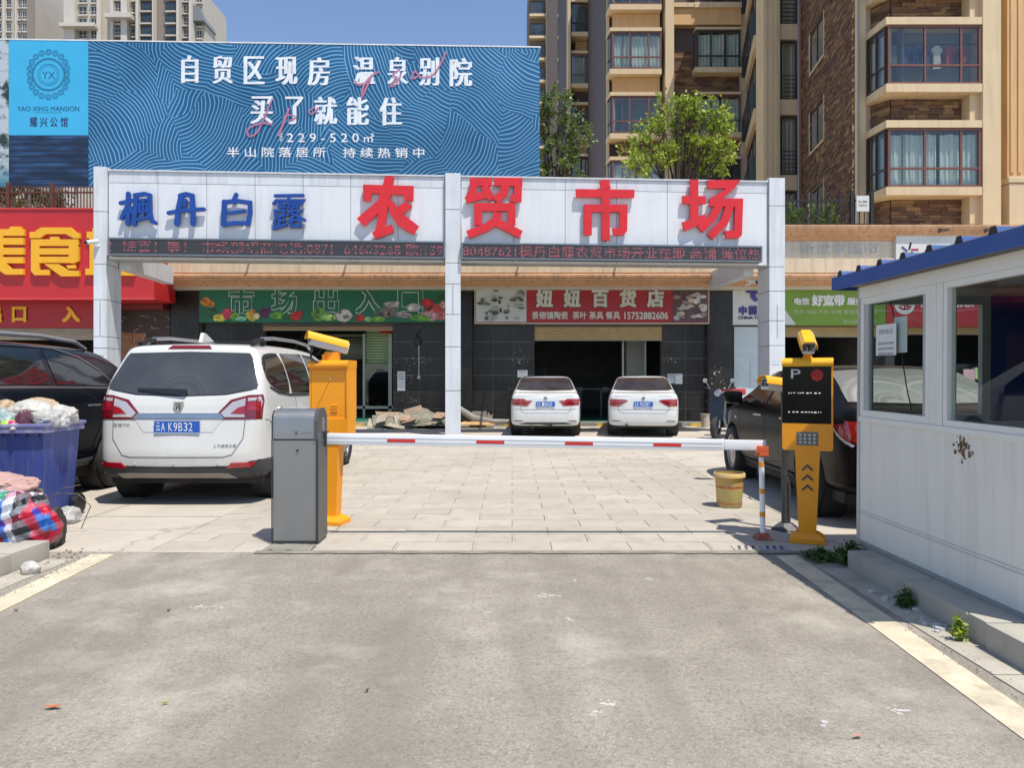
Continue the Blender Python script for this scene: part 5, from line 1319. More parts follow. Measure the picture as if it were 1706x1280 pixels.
for sg in ('left', 'right'):
    c.patch("side_bumper_trim", sg, [(.12, .466), (.44, .46), (.38, .32), (.40, .25), (.12, .25)], plast, .009)
    c.patch("sill_trim", sg, [(1.22, .34), (3.28, .34), (3.28, .24), (1.22, .24)], plast, .008)
    c.patch("side_window", sg, [(.36, 1.26), (.60, 1.16), (.85, 1.13), (1.05, 1.125), (1.05, 1.57), (.70, 1.565), (.45, 1.53), (.36, 1.42)], cglass, .006, sm=1)
    c.patch("side_window", sg, [(1.10, 1.125), (1.93, 1.11), (1.93, 1.59), (1.10, 1.573)], cglass, .006)
    c.patch("side_window", sg, [(2.0, 1.11), (3.15, 1.08), (3.10, 1.18), (2.55, 1.54), (2.40, 1.58), (2.0, 1.59)], cglass, .006)
    c.strip("window_trim", sg, [(.40, 1.20), (.62, 1.138), (1.0, 1.105), (1.93, 1.09), (3.1, 1.06)], .022, gaskt, .008)
    c.strip("door_gap", sg, [(1.20, 1.08), (1.20, .70), (1.34, .42), (1.98, .38), (1.98, 1.08)], .008, seamw)
    c.strip("door_gap", sg, [(1.98, .38), (3.05, .38), (3.15, 1.05)], .008, seamw)
    s_ = 1 if sg == 'right' else -1
    for y in (1.30, 2.1):
        c.part("door_handle", MB().box(s_*.895-.02, s_*.895+.03, y, y+.19, .915, .945, ch=.01), cwhite)
    h, n = c.cast(sg, (.62, .965)); c.part("fuel_lock", MB().lathe([(0, h.x-.01), (.035, h.x-.01), (.035, h.x+s_*.012), (0, h.x+s_*.012)], 14, 'x', (0, .62, .955)), chrome)
    # roof rail
    x = s_*.60
    c.part("roof_rail", MB().tube([(x, .62, 1.665), (x, .78, 1.725), (x, 1.2, 1.752), (x, 2.0, 1.758), (x, 2.55, 1.735), (x, 2.75, 1.67)], .020, 8), alloy, True)
    c.part("rail_foot", MB().tube([(x, .50, 1.655), (x, .62, 1.69), (x, .80, 1.715), (x, .84, 1.66)], .028, 8), gaskt)
    c.part("door_mirror", MB().box(s_*.98-.10, s_*.98+.10, 3.0, 3.12, 1.06, 1.22, ch=.04), cwhite, 30)
c.strip("tailgate_gap", 'rear', [(-.665, .87), (-.66, .68), (-.55, .515), (-.47, .495), (.47, .495), (.56, .52), (.66, .68), (.675, .87)], .009, seamw)
c.patch("number_recess", 'rear', [(-.44, .872), (.45, .872), (.36, .745), (-.34, .745)], M("recess_white", (.58, .57, .54), .35), .004)
c.patch("chrome_bar", 'rear', [(-.41, .935), (.42, .935), (.47, .88), (-.46, .88)], chrome, .012)
c.strip("bumper_line", 'rear', [(-.86, .465), (-.73, .45), (-.60, .395), (.60, .395), (.73, .45), (.86, .465)], .010, gaskt, .011)
c.patch("skid_plate", 'rear', [(-.60, .335), (.52, .335), (.60, .29), (-.56, .29)], M("skid_silver", (.24, .22, .19), .4, metal=.3), .014)
c.patch("brake_lamp", 'rear', [(-.20, 1.628), (.19, 1.628), (.225, 1.598), (-.235, 1.598)], lensd, .010)
c.part("fin_antenna", MB().prism([(.60, 1.68), (.92, 1.70), (.72, 1.775), (.66, 1.785)], -.02, .02, 'x'), cwhite)
plate(c, -.225, .235, .735, .865, .045, "云A·K9B32")
h, n = c.cast('rear', (0, 1.0)); yb_ = h.y
c.part("badge", MB().prism([(-.045, 1.052), (.045, 1.052), (.05, 1.02), (.03, .965), (0, .948), (-.03, .965), (-.05, 1.02)], yb_-.022, yb_+.02), chrome)
c.part("badge_emblem", MB().prism(stroke_poly([(-.02, .975), (-.012, 1.0), (.008, 1.012), (.02, 1.0), (.012, .985), (.022, .97)], .009), yb_-.026, yb_-.02).prism(stroke_poly([(-.03, 1.02), (0, 1.035), (.028, 1.02)], .007), yb_-.026, yb_-.02), gaskt)
for a, b_, z, t in ((-.66, -.49, .80, "宝骏730"), (.37, .60, .59, "上汽通用五菱")):
    c.decal("badge_lettering", 'rear', text(t, a, b_, z, z+.035, 0), M("badge_grey", (.12, .12, .12), .3, metal=.6), .006)
for x in (-.42, -.02, .42):
    h, n = c.cast('rear', (x, .425)); c.part("parking_sensor", MB().lathe([(0, h.y-.012), (.013, h.y-.012), (.013, h.y+.01)], 10, 'y', (x, 0, .425)), M("sensor_white", (.45, .45, .43), .4))
c.wheels((.80, 3.72))
# ---- the two white sedans in front of the shop
side = [(.12, .24), (.02, .30), (-.01, .50), (.02, .66), (.03, .90), (.07, .985), (.12, 1.01), (.45, 1.035), (.60, 1.05), (1.12, 1.37), (1.35, 1.435), (2.1, 1.455), (2.6, 1.40), (3.35, .99), (4.1, .86), (4.36, .70), (4.42, .45), (4.34, .24)]
front = [(0, .20), (.66, .20), (.82, .28), (.845, .50), (.855, .72), (.835, .88), (.78, 1.0), (.72, 1.10), (.645, 1.30), (.585, 1.40), (.46, 1.445), (0, 1.46)]
plan = [(0, -.05), (.50, -.01), (.75, .06), (.835, .25), (.85, 1.0), (.86, 2.4), (.85, 3.4), (.78, 4.0), (.50, 4.36), (0, 4.46)]
def sedan(label, loc, rz, txt, inner, exh, bumper, ant):
    c = Car("parked_sedan", label, "car", loc, rz, side, front, plan, 4.42, cwhite2, .09, (.86, 3.46), .31, .85, "white sedans parked nose in at the shop", .955)
    rw = [(-.69, 1.085), (0, 1.068), (.69, 1.085), (.585, 1.355), (.50, 1.372), (-.50, 1.372), (-.585, 1.355)]
    c.patch("rear_window_gasket", 'rear', [(x*1.015, 1.22+(z-1.22)*1.05) for x, z in rw], gaskt, .003, cell=.09)
    c.patch("rear_window", 'rear', rw, M("sedan_glass", (.035, .026, .026), .12, spec=.7, var=.5, scale=3), .006, cell=.09)
    for sg in (1, -1):
        mm = (lambda p: p) if sg > 0 else mirror_pts
        c.patch("tail_lamp", 'rear', mm(inner), lens, .008)
        c.patch("lamp_strip", 'rear', mm([(inner[0][0]+.10, .80), (.80, .80), (.80, .775), (inner[0][0]+.12, .775)]), lensd, .013)
        c.patch("reflector", 'rear', mm([(.50, .375), (.56, .39), (.72, .39), (.70, .37)]), lensd, .010)
    c.strip("trunk_gap", 'rear', [(-.62, .90), (-.56, .60), (-.48, .56), (.48, .56), (.56, .60), (.62, .90)], .008, seamw)
    c.strip("trunk_gap", 'rear', [(-.66, .955), (0, .975), (.66, .955)], .008, seamw)
    c.strip("bumper_crease", 'rear', [(-.82, .655), (-.5, .64), (.5, .64), (.82, .655)], .010, seamw)
    c.patch("bumper_insert", 'rear', [(-.60, .30), (-.45, .345), (.45, .345), (.60, .30), (.55, .22), (-.55, .22)] if bumper else [(-.50, .262), (.50, .262), (.48, .215), (-.48, .215)], plast, .008)
    for sg in ('left', 'right'):
        c.patch("side_window", sg, [(1.0, 1.04), (2.0, 1.02), (2.0, 1.375), (1.55, 1.36), (1.25, 1.27)], cglass, .006, cell=.12)
        c.patch("side_window", sg, [(2.06, 1.02), (3.0, .99), (2.62, 1.28), (2.4, 1.36), (2.06, 1.375)], cglass, .006, cell=.12)
        s_ = 1 if sg == 'right' else -1
        c.part("door_mirror", MB().box(s_*.93-.10, s_*.93+.08, 2.85, 2.96, .98, 1.12, ch=.04), camb, 30)
    h, n = c.cast('rear', (0, .90)); y = h.y-.012
    c.part("badge", MB().lathe([(.034, y), (.042, y-.004), (.042, y+.014), (.034, y+.014)], 20, 'y', (0, 0, .905)).prism(stroke_poly([(-.024, .93), (-.008, .88), (0, .905), (.008, .88), (.024, .93)], .007), y-.002, y+.012).prism(stroke_poly([(-.012, .934), (0, .912), (.012, .934)], .006), y-.002, y+.012), chrome)
    h, n = c.cast('rear', (0, .78)); plate(c, -.215, .215, .705, .83, h.y-.012, txt)
    c.decal("badge_lettering", 'rear', text("大众汽车", -.58, -.42, .70, .725, 0), M("badge_grey", (.12, .12, .12)), .005)
    c.part("exhaust_pipe", MB().lathe([(.026, .0), (.032, .0), (.032, .2), (.026, .2)], 14, 'y', (exh, 0, .22 if bumper else .27)), M("exhaust", (.12, .10, .08), .5, metal=.6), True)
    c.part("antenna", MB().tube([(0, 1.25, 1.43), (0, 1.22, 1.43+ant)], [.008, .003], 6), camb)
    c.wheels((.86, 3.46)); return c
sedan("white sedan parked nose in at the shop, nearer the centre pillar, wedge tail lamps", (.735, 16.25, 0), math.radians(-2.2), "云C·15620", [(.30, .845), (.36, .79), (.40, .725), (.80, .745), (.815, .80), (.79, .885), (.50, .89), (.44, .85)], -.30, True, .20)
sedan("white sedan parked nose in at the shop, nearer the scooter, pointed tail lamps", (2.87, 16.2, 0), math.radians(-8.5), "云A·96S87", [(.345, .845), (.46, .77), (.56, .715), (.81, .72), (.82, .80), (.80, .885), (.56, .875), (.42, .868)], -.38, False, .02)
# ---- black SUV behind the bin (nose towards the camera, seen from its left flank)
side = [(.14, .30), (.02, .40), (0, .60), (.05, .80), (.10, 1.05), (.35, 1.30), (.75, 1.54), (1.0, 1.63), (1.6, 1.68), (2.6, 1.70), (3.1, 1.64), (3.9, 1.14), (4.5, 1.02), (4.78, .85), (4.82, .5), (4.74, .28)]
front = [(0, .24), (.76, .24), (.90, .32), (.935, .55), (.95, .80), (.94, 1.02), (.90, 1.16), (.82, 1.34), (.735, 1.54), (.67, 1.64), (.52, 1.685), (0, 1.70)]
plan = [(0, -.04), (.6, .02), (.86, .12), (.94, .38), (.955, 1.0), (.955, 3.4), (.90, 4.3), (.6, 4.75), (0, 4.86)]
c = Car("parked_suv", "black SUV with silver roof rail and chrome window line standing behind the overflowing blue bin", "car", (-5.63, 9.78, 0), PI, side, front, plan, 4.82, cblue, .10, (.95, 3.75), .36, .95)
for sg in ('left', 'right'):
    c.patch("side_window", sg, [(.95, 1.20), (2.02, 1.22), (2.02, 1.585), (1.80, 1.58), (1.42, 1.50), (1.12, 1.36)], cglass, .006, cell=.09)
    c.patch("side_window", sg, [(2.12, 1.22), (3.0, 1.23), (3.0, 1.595), (2.12, 1.588)], cglass, .006)
    c.patch("side_window", sg, [(3.08, 1.23), (3.95, 1.22), (3.62, 1.40), (3.3, 1.56), (3.08, 1.59)], cglass, .006)
    c.strip("chrome_line", sg, [(.86, 1.17), (1.5, 1.185), (2.6, 1.20), (4.0, 1.20)], .022, chrome, .010)
    c.strip("chrome_line", sg, [(.90, 1.20), (1.12, 1.385), (1.42, 1.525), (1.80, 1.605), (2.4, 1.615), (3.15, 1.60)], .016, chrome, .010)
    c.strip("door_gap", sg, [(2.07, 1.17), (2.07, .62), (1.90, .46), (1.55, .44)], .010, gaskt, .004)
    c.strip("door_gap", sg, [(1.16, 1.17), (1.25, .80), (1.45, .50), (1.55, .44)], .010, gaskt, .004)
    c.strip("sill_chrome", sg, [(1.42, .40), (2.2, .385), (3.3, .385)], .035, alloy, .014)
    c.patch("sill_trim", sg, [(1.42, .38), (3.3, .37), (3.3, .27), (1.42, .28)], plast, .008)
    s_ = 1 if sg == 'right' else -1
    h, n = c.cast(sg, (1.42, .99)); c.part("door_handle", MB().tube([(h.x-s_*.005, 1.30, .985), (h.x+s_*.035, 1.34, .99), (h.x+s_*.04, 1.48, .99), (h.x-s_*.005, 1.52, .985)], .013), chrome, True)
    x = s_*.66; c.part("roof_rail", MB().tube([(x, 1.15, 1.63), (x, 1.35, 1.70), (x, 2.0, 1.735), (x, 3.0, 1.72), (x, 3.15, 1.66)], .024, 8), M("rail_grey", (.38, .38, .39), .35, metal=.6), True)
c.wheels((.95, 3.75))
# ---- black hatch-like saloon at right, tail towards the camera
side = [(.12, .26), (.02, .34), (-.01, .55), (.03, .75), (.08, .92), (.16, 1.02), (.42, 1.06), (.95, 1.33), (1.35, 1.43), (2.1, 1.46), (2.7, 1.38), (3.45, 1.0), (4.15, .90), (4.5, .72), (4.56, .48), (4.48, .25)]
front = [(0, .20), (.70, .20), (.87, .28), (.895, .50), (.91, .72), (.895, .90), (.85, 1.0), (.77, 1.12), (.68, 1.30), (.62, 1.40), (.48, 1.445), (0, 1.465)]
plan = [(0, -.05), (.52, .0), (.80, .10), (.895, .32), (.91, 1.0), (.915, 2.5), (.90, 3.5), (.82, 4.1), (.52, 4.48), (0, 4.6)]
c = Car("parked_saloon", "glossy black saloon with dusty wiped rear window parked between the yellow machine and the booth", "car", (3.66, 6.12, 0), math.radians(-1.5), side, front, plan, 4.56, cblack, .10, (.92, 3.62), .335, .91)
def dusty():
    m, nt, p = base("dusty_wiped_glass"); v = obj_vec(nt); sp = N(nt, "ShaderNodeSeparateXYZ"); nt.links.new(v, sp.inputs[0])
    tot = None
    for cx_ in (-.28, .16):
        dx = math_node(nt, 'SUBTRACT', sp.outputs[0], cx_); dz = math_node(nt, 'MULTIPLY', math_node(nt, 'SUBTRACT', sp.outputs[2], 1.02), 1.5)
        r_ = math_node(nt, 'SQRT', math_node(nt, 'ADD', math_node(nt, 'MULTIPLY', dx, dx), math_node(nt, 'MULTIPLY', dz, dz)))
        cmb = N(nt, "ShaderNodeCombineXYZ"); nt.links.new(r_, cmb.inputs[0]); n = noise(nt, cmb.outputs[0], 16, 3, .7)
        a = math_node(nt, 'MULTIPLY', ramp(nt, n, .4, .6), ramp(nt, r_, .42, .46, (1, 1, 1), (0, 0, 0))); tot = a if tot is None else math_node(nt, 'MAXIMUM', tot, a)
    c_ = mixc(nt, math_node(nt, 'ADD', math_node(nt, 'MULTIPLY', tot, .32), .24), (.045, .05, .05), (.50, .48, .42))
    nt.links.new(c_, p.inputs['Base Color']); p.inputs['Roughness'].default_value = .3; return m
c.patch("rear_window", 'rear', [(-.70, 1.075), (0, 1.06), (.70, 1.075), (.60, 1.355), (0, 1.385), (-.60, 1.355)], dusty(), .006)
for sg in ('left', 'right'):
    c.patch("side_window", sg, [(.78, 1.06), (1.25, 1.02), (1.30, 1.33), (1.05, 1.26)], cglass, .006)
    c.patch("side_window", sg, [(1.34, 1.02), (2.20, 1.0), (2.20, 1.385), (1.7, 1.385), (1.38, 1.35)], cglass, .006)
    c.patch("side_window", sg, [(2.27, 1.0), (3.25, .985), (2.85, 1.22), (2.55, 1.36), (2.27, 1.38)], glassmat("tinted_side_glass", (.2, .25, .22), .15) if 0 else cglass, .006)
    c.strip("door_gap", sg, [(1.36, 1.0), (1.36, .66), (1.55, .42), (2.24, .36)], .008, gaskt, .004)
    c.strip("door_gap", sg, [(2.24, .98), (2.24, .36), (3.16, .36), (3.26, .94)], .008, gaskt, .004)
    c.strip("sill_strip", sg, [(1.38, .315), (3.1, .305)], .03, M("sill_grey", (.10, .10, .10), .4), .012)
    s_ = 1 if sg == 'right' else -1
    c.part("door_mirror", MB().box(s_*1.0-.11, s_*1.0+.11, 2.98, 3.11, .985, 1.14, ch=.05), cblack, 30); c.part("mirror_arm", MB().box(s_*.88-.06, s_*.88+.06, 3.02, 3.08, .97, 1.01), cblack)
    for y in (1.45, 2.36):
        h, n = c.cast(sg, (y+.09, .87)); c.part("door_handle", MB().tube([(h.x-s_*.004, y, .87), (h.x+s_*.035, y+.04, .875), (h.x+s_*.035, y+.15, .875), (h.x-s_*.004, y+.19, .87)], .013), chrome, True)
    h, n = c.cast(sg, (3.42, .80)); c.part("side_repeater", MB().lathe([(0, h.x), (.022, h.x), (.012, h.x+s_*.012), (0, h.x+s_*.014)], 12, 'x', (0, 3.42, .80)), chrome)
for sg in (1, -1):
    mm = (lambda p: p) if sg > 0 else mirror_pts
    c.patch("tail_lamp", 'rear', mm([(.44, .90), (.82, .92), (.82, .76), (.66, .70), (.50, .79)]), lens, .008)
    c.patch("tail_lamp", 'right' if sg > 0 else 'left', [(.10, .90), (.34, .885), (.26, .82), (.14, .74)], lens, .009)
    c.strip("lamp_edge", 'right' if sg > 0 else 'left', [(.38, .89), (.28, .81), (.12, .71)], .022, lensc, .012)
h, n = c.cast('rear', (0, .8)); plate(c, -.22, .22, .55, .69, h.y-.02, "云A·2K7L6")
c.wheels((.92, 3.62), 10)
# ------------------------------------------------------------------ barrier gate
alu = M("brushed_aluminium", (.30, .30, .295), .38, metal=.75, var=.06, scale=2); alud = M("dark_edge_metal", (.055, .055, .055), .4, metal=.5)
paintw = M("arm_white", (.74, .75, .76), .3, var=.03); ared = M("arm_red", (.55, .025, .02), .4, var=.06)
orangep = M("totem_orange", (.86, .32, .005), .38, var=.03, scale=2, dirt=(.45, .18, .03), dirt_amt=.2, dirt_scale=3, spec=.45); yellowp = M("hood_yellow", (.84, .42, .008), .38, var=.03, spec=.45)
bg_ = thing("barrier_gate", "grey metal barrier cabinet with a long red and white arm lowered across the lane", "barrier", (-1.684, 5.75, 0))
part("cabinet", MB().box(-.172, .172, .006, .262, .02, .808, ch=.006), alu, bg_)
part("plinth", MB().box(-.177, .177, -.002, .268, 0, .022), alud, bg_)
# rounded hood, profile in (y, z) extruded along x
pr = [(0, .816), (0, .955), (.012, .995), (.045, 1.03), (.09, 1.045), (.262, 1.045), (.262, .816)]
part("hood", MB().prism(pr, -.165, .150, 'x'), alu, bg_, smooth=40)
part("seam", MB().box(-.168, .168, .004, .26, .808, .816), gaskt, bg_)
g = MB()
ds = [(-.008, .812), (-.008, .955), (.02, 1.02), (.09, 1.052), (.200, 1.052), (.272, .99), (.272, .812)]
g.prism(ds, .151, .183, 'x'); g.box(.173, .186, -.004, .27, .02, .812)
part("side_panel", g, M("side_panel_grey", (.10, .10, .10), .4, metal=.4, dirt=(.2, .19, .17), dirt_amt=.2), bg_)
g = MB().prism([(-.006, .812), (-.006, .955), (.02, 1.018), (.045, 1.03), (.05, 1.04), (0, 1.0), (-.01, .955), (-.01, .812)], -.177, -.165, 'x').box(-.180, -.172, -.006, .004, .02, .812).box(.165, .180, -.006, .004, .02, .812)
part("edge_trim", g, alud, bg_)
part("keyhole", MB().lathe([(0, -.004), (.009, -.004), (.009, .01), (0, .01)], 12, 'y', (.02, 0, .725)), camb, bg_)
g = MB(); n = 20
for i in range(n):
    a, b = 2*PI*i/n, 2*PI*(i+1)/n
    g.quad(*[(.012+r*math.cos(t), -.0012, .862+r*math.sin(t)) for r, t in ((.0125, a), (.0155, a), (.0155, b), (.0125, b))])
g.quad((.006, -.0014, .856), (.018, -.0014, .856), (.016, -.0014, .862), (.008, -.0014, .862)); g.quad((.009, -.0014, .862), (.015, -.0014, .862), (.0135, -.0014, .871), (.0105, -.0014, .871))
part("maker_mark", g, M("mark_dark", (.03, .03, .03), .5), bg_); part("maker_lettering", text("道闸系统", .048, .128, .855, .869, -.0012), M("mark_grey", (.14, .14, .14), .5), bg_)
g = MB(); rr = random.Random(2)
for i in range(12):
    z = .87+i*.009; g.box(.1835, .1862, .10+rr.uniform(0, .03), .17+rr.uniform(-.02, .03), z, z+.004)
part("panel_print", g, M("mark_pale", (.4, .4, .4), .5), bg_, kind='stuff')
# arm: aluminium box section in two lengths, drooping slightly to the right
A0, A1 = Vector((-1.50, 5.96, .802)), Vector((FX(1275, 5.98), 5.98, .745))
ax = (A1-A0); al = ax.length; ay = math.atan2(-(A1.z-A0.z), ax.x)
arm = link("arm", MB().box(0, al*.905, -.022, .022, -.045, .045, ch=.01).box(al*.905, al, -.020, .020, -.040, .042, ch=.01).mesh("arm", paintw, 30), bg_, tuple(A0-bg_.location), (0, ay, math.atan2(ax.y, ax.x)))
part("groove", MB().box(0.02, al*.90, -.0236, -.0205, .008, .014).box(.02, al*.9, -.0236, -.0205, -.022, -.018), M("groove_grey", (.42, .43, .45), .4), arm)
for px in (669, 817, 964.5, 1111.5):
    x = (FX(px, 5.96)-A0.x); part("red_stripe", MB().box(x-.112, x+.112, -.0250, -.02, -.018, .008), ared, arm)
part("arm_bracket", MB().box(-.03, .02, -.04, .04, -.06, .06, ch=.008), alud, arm); part("end_cap", MB().box(al-.004, al+.006, -.022, .022, -.044, .044), M("cap_grey", (.3, .3, .3), .5), arm)
# ------------------------------------------------------------------ arm rest post
po = thing("rest_post", "slim white post with orange bands and brown foot under the arm tip", "post", (FX(1271, 5.93), 5.93, 0))
pp = [(0, .06), (0, .215), (0, .25), (0, .50), (0, .54), (0, .62)]
part("foot", MB().add([(-.062, -.062, 0), (.062, -.062, 0), (.062, .062, 0), (-.062, .062, 0), (-.062, -.062, .012), (.062, -.062, .012), (.062, .062, .012), (-.062, .062, .012), (-.032, -.032, .052), (.032, -.032, .052), (.032, .032, .052), (-.032, .032, .052)],
     [(0, 1, 5, 4), (1, 2, 6, 5), (2, 3, 7, 6), (3, 0, 4, 7), (4, 5, 9, 8), (5, 6, 10, 9), (6, 7, 11, 10), (7, 4, 8, 11), (8, 9, 10, 11), (3, 2, 1, 0)]), M("foot_red_brown", (.30, .07, .04), .6, dirt=(.35, .3, .25), dirt_amt=.4, dirt_scale=12), po)
part("tube", MB().tube([(0, 0, .052), (-.012, 0, .655)], .021, 18), paintw, po, True)
for z in (.20, .385, .60):
    x = -.012*z/.6; part("band", MB().tube([(x, 0, z-.02), (x, 0, z+.02)], .0222, 18), M("band_orange", (.75, .28, .02), .45), po, True)
part("rest_clamp", MB().box(-.040, .035, -.036, .036, .665, .70, ch=.006).box(-.040, .035, -.036, -.026, .70, .745, ch=.004).box(-.04, .035, .026, .036, .70, .745, ch=.004).box(-.055, -.035, -.012, .012, .67, .70), M("clamp_orange", (.60, .11, .035), .5), po)
# ------------------------------------------------------------------ ticket machines
def frustum(mb, w0, d0, z0, w1, d1, z1, cy0=0, cy1=0):
    v = [(sx*w0/2, cy0+sy*d0/2, z0) for sx, sy in ((-1, -1), (1, -1), (1, 1), (-1, 1))]+[(sx*w1/2, cy1+sy*d1/2, z1) for sx, sy in ((-1, -1), (1, -1), (1, 1), (-1, 1))]
    return mb.add(v, [(3, 2, 1, 0), (4, 5, 6, 7), (0, 1, 5, 4), (1, 2, 6, 5), (2, 3, 7, 6), (3, 0, 4, 7)])
def rbox(x0, x1, z0, z1, r, corners=(1, 1, 1, 1)):
    p = []
    for (cx_, cz_, a0), k in zip(((x0+r, z0+r, PI), (x1-r, z0+r, 1.5*PI), (x1-r, z1-r, 0), (x0+r, z1-r, .5*PI)), corners):
        if k: p += [(cx_+r*math.cos(a0+t*PI/10), cz_+r*math.sin(a0+t*PI/10)) for t in range(6)]
        else: p.append((cx_+(r if math.cos(a0+PI/4) > 0 else -r), cz_+(r if math.sin(a0+PI/4) > 0 else -r)))
    return p
def plate_camera(o, loc, yaw, pitch, L_=.30):
    """box camera with a yellow sun hood; +X local is sideways, -Y is forward"""
    m = Matrix.Translation(loc) @ Matrix.Rotation(yaw, 4, 'Z') @ Matrix.Rotation(pitch, 4, 'X')
    def P(name, mb, mat, sm=False):
        me = mb.mesh(name, mat, sm); me.transform(m); me.update(); return link(name, me, o)
    w_ = .052
    P("camera_body", MB().prism([(-w_, -.005), (-w_*.8, -.056), (w_*.8, -.056), (w_, -.005), (w_, .038), (-w_, .038)], -L_/2, L_/2), M("camera_pale", (.55, .56, .55), .35), 40)
    P("sun_hood", MB().prism([(-w_-.010, -.008), (-w_-.004, -.008), (-w_-.004, .020), (-w_*.62, .049), (w_*.62, .049), (w_+.004, .020), (w_+.004, -.008), (w_+.010, -.008), (w_+.010, .024), (w_*.66, .058), (-w_*.66, .058), (-w_-.010, .024)], -L_/2-.035, L_/2-.01), yellowp, 40)
    P("lens_window", MB().box(-w_*.78, w_*.78, -L_/2-.004, -L_/2+.002, -.030, .026), camb)
    g = MB()
    for x in (-.021, .021): g.lathe([(.010, -L_/2-.008), (.016, -L_/2-.012), (.016, -L_/2), (.010, -L_/2)], 14, 'y', (x, 0, -.008))
    for x in (-.021, .021): g.lathe([(0, -L_/2-.006), (.006, -L_/2-.006), (.006, -L_/2), (0, -L_/2)], 8, 'y', (x, 0, .014))
    P("infrared_lamp", g, M("lamp_ring", (.35, .34, .32), .25, metal=.5))
    return m
scr = M("screen_black", (.004, .004, .005), .12, spec=.16)
def totem(label, loc, rz, front=True):
    o = thing("ticket_machine", label, "parking machine", loc, rz, "yellow parking ticket machines")
    g = MB(); frustum(g, .262, .235, 0, .262, .235, .034); frustum(g, .258, .232, .034, .150, .150, .075)
    part("base", g, orangep, o); g = MB(); frustum(g, .128, .11, .072, .184, .13, .73); part("column", g, orangep, o)
    part("keypad_box", MB().prism(rbox(-.185, .185, .722, .932, .022, (1, 1, 0, 0)), -.075, .10), orangep, o)
    part("cabinet", MB().box(-.185, .185, -.055, .115, .932, 1.38).box(.172, .185, -.075, -.055, .932, 1.38), orangep, o)
    part("cap", MB().prism([(.118, 1.38), (-.088, 1.38), (-.096, 1.395), (-.094, 1.42), (-.075, 1.44), (-.04, 1.447), (.118, 1.447)], -.187, .187, 'x'), yellowp if front else orangep, o, smooth=40)
    if front:
        sc_ = part("display", MB().box(-.184, .170, -.074, -.054, .934, 1.378), scr, o)
        part("parking_letter", text("P", -.120, -.050, 1.285, 1.358, -.0755, bold=0), M("letter_pale", (.55, .55, .53), .4), sc_)
        g = MB()
        for i in range(-7, 8):
            for j in range(-7, 8):
                if math.hypot(i, j) <= 7.2: g.box(.070+i*.0062-.0021, .070+i*.0062+.0021, -.0765, -.074, 1.312+j*.0062-.0021, 1.312+j*.0062+.0021)
        part("red_signal", g, M("signal_red", (.5, .02, .02), .5, emit=(1, .05, .03), estr=.06), sc_, kind='stuff')
        g = MB(); rr = random.Random(4)
        for z in (1.168, 1.018):
            x = -.14
            while x < .10:
                w_ = rr.uniform(.004, .02); g.box(x, x+w_, -.0755, -.074, z+rr.uniform(-.003, .003), z+.008); x += w_+rr.uniform(.003, .02)
        part("message_dots", g, M("dot_white", (.6, .6, .58), .5, emit=(1, 1, .95), estr=.25), sc_, kind='stuff')
        k_ = part("keypad", MB().box(-.078, .078, -.080, -.074, .762, .868, ch=.002), M("keypad_grey", (.16, .155, .145), .5), o)
        for i in range(4):
            for j in range(3): part("key", MB().box(-.060+i*.034, -.042+i*.034, -.085, -.080, .778+j*.029, .795+j*.029, ch=.003), M("key_white", (.55, .55, .48), .4), k_)
        for z in (.585, .507, .428):
            part("arrow_mark", MB().prism(stroke_poly([(-.038, z-.018), (0, z+.020), (.038, z-.018)], .012), -.0700-(z-.43)*.012, -.060), M("arrow_navy", (.02, .025, .06), .5), o)
        # the mounting for the camera
        g = MB(); frustum(g, .085, .06, 1.44, .05, .05, 1.475); g.tube([(0, 0, 1.44), (0, 0, 1.50)], .022, 12); part("camera_mount", g, orangep, o)
        plate_camera(o, (-.005, -.03, 1.575), math.radians(8), math.radians(24), .24)
    else:   # plain service side: door with lock, louvres and swaged panel
        part("service_door", MB().box(-.165, .165, -.0565, -.050, .96, 1.36, ch=.003), orangep, o)
        part("lock", MB().lathe([(0, -.064), (.010, -.064), (.011, -.055), (0, -.055)], 12, 'y', (.02, 0, 1.285)), chrome, o)
        part("seam", MB().box(-.168, -.1655, -.0568, -.05, .955, 1.365).box(.1655, .168, -.0568, -.05, .955, 1.365).box(-.168, .168, -.0568, -.05, 1.362, 1.366), M("seam_orange", (.35, .11, .01), .6), o)
        for i in range(3): part("louvre", MB().box(.02, .085, -.066, -.055, .995+i*.024, 1.006+i*.024, ch=.003), orangep, o)
        part("pressed_fold", MB().add([(-.15, -.0567, .98), (.0, -.0567, 1.26), (.01, -.0567, 1.26), (-.13, -.0567, .98), (-.14, -.064, .98), (.005, -.064, 1.26)], [(0, 1, 5, 4), (4, 5, 2, 3), (0, 4, 3), (1, 2, 5)]), orangep, o)
    return o
totem("orange machine with black display, letter P and keypad, standing next to the white booth", (2.335, 5.86, 0), math.radians(-23))
lt = totem("orange machine seen from its plain back, standing behind the grey barrier cabinet", (-1.60, 6.58, 0), math.radians(-11), False)
g = MB().box(-.06, .06, -.02, .05, 1.44, 1.52).box(-.075, -.045, -.035, .01, 1.44, 1.50); part("camera_mount", g, orangep, lt)
plate_camera(lt, (-.02, -.01, 1.60), math.radians(11-62), math.radians(-13), .34)
part("cable", MB().tube([(-.13, -.08, 1.58), (-.155, -.10, 1.52), (-.14, -.10, 1.45), (-.08, -.085, 1.425), (.0, -.06, 1.42)], .010, 8), camb, lt, True)
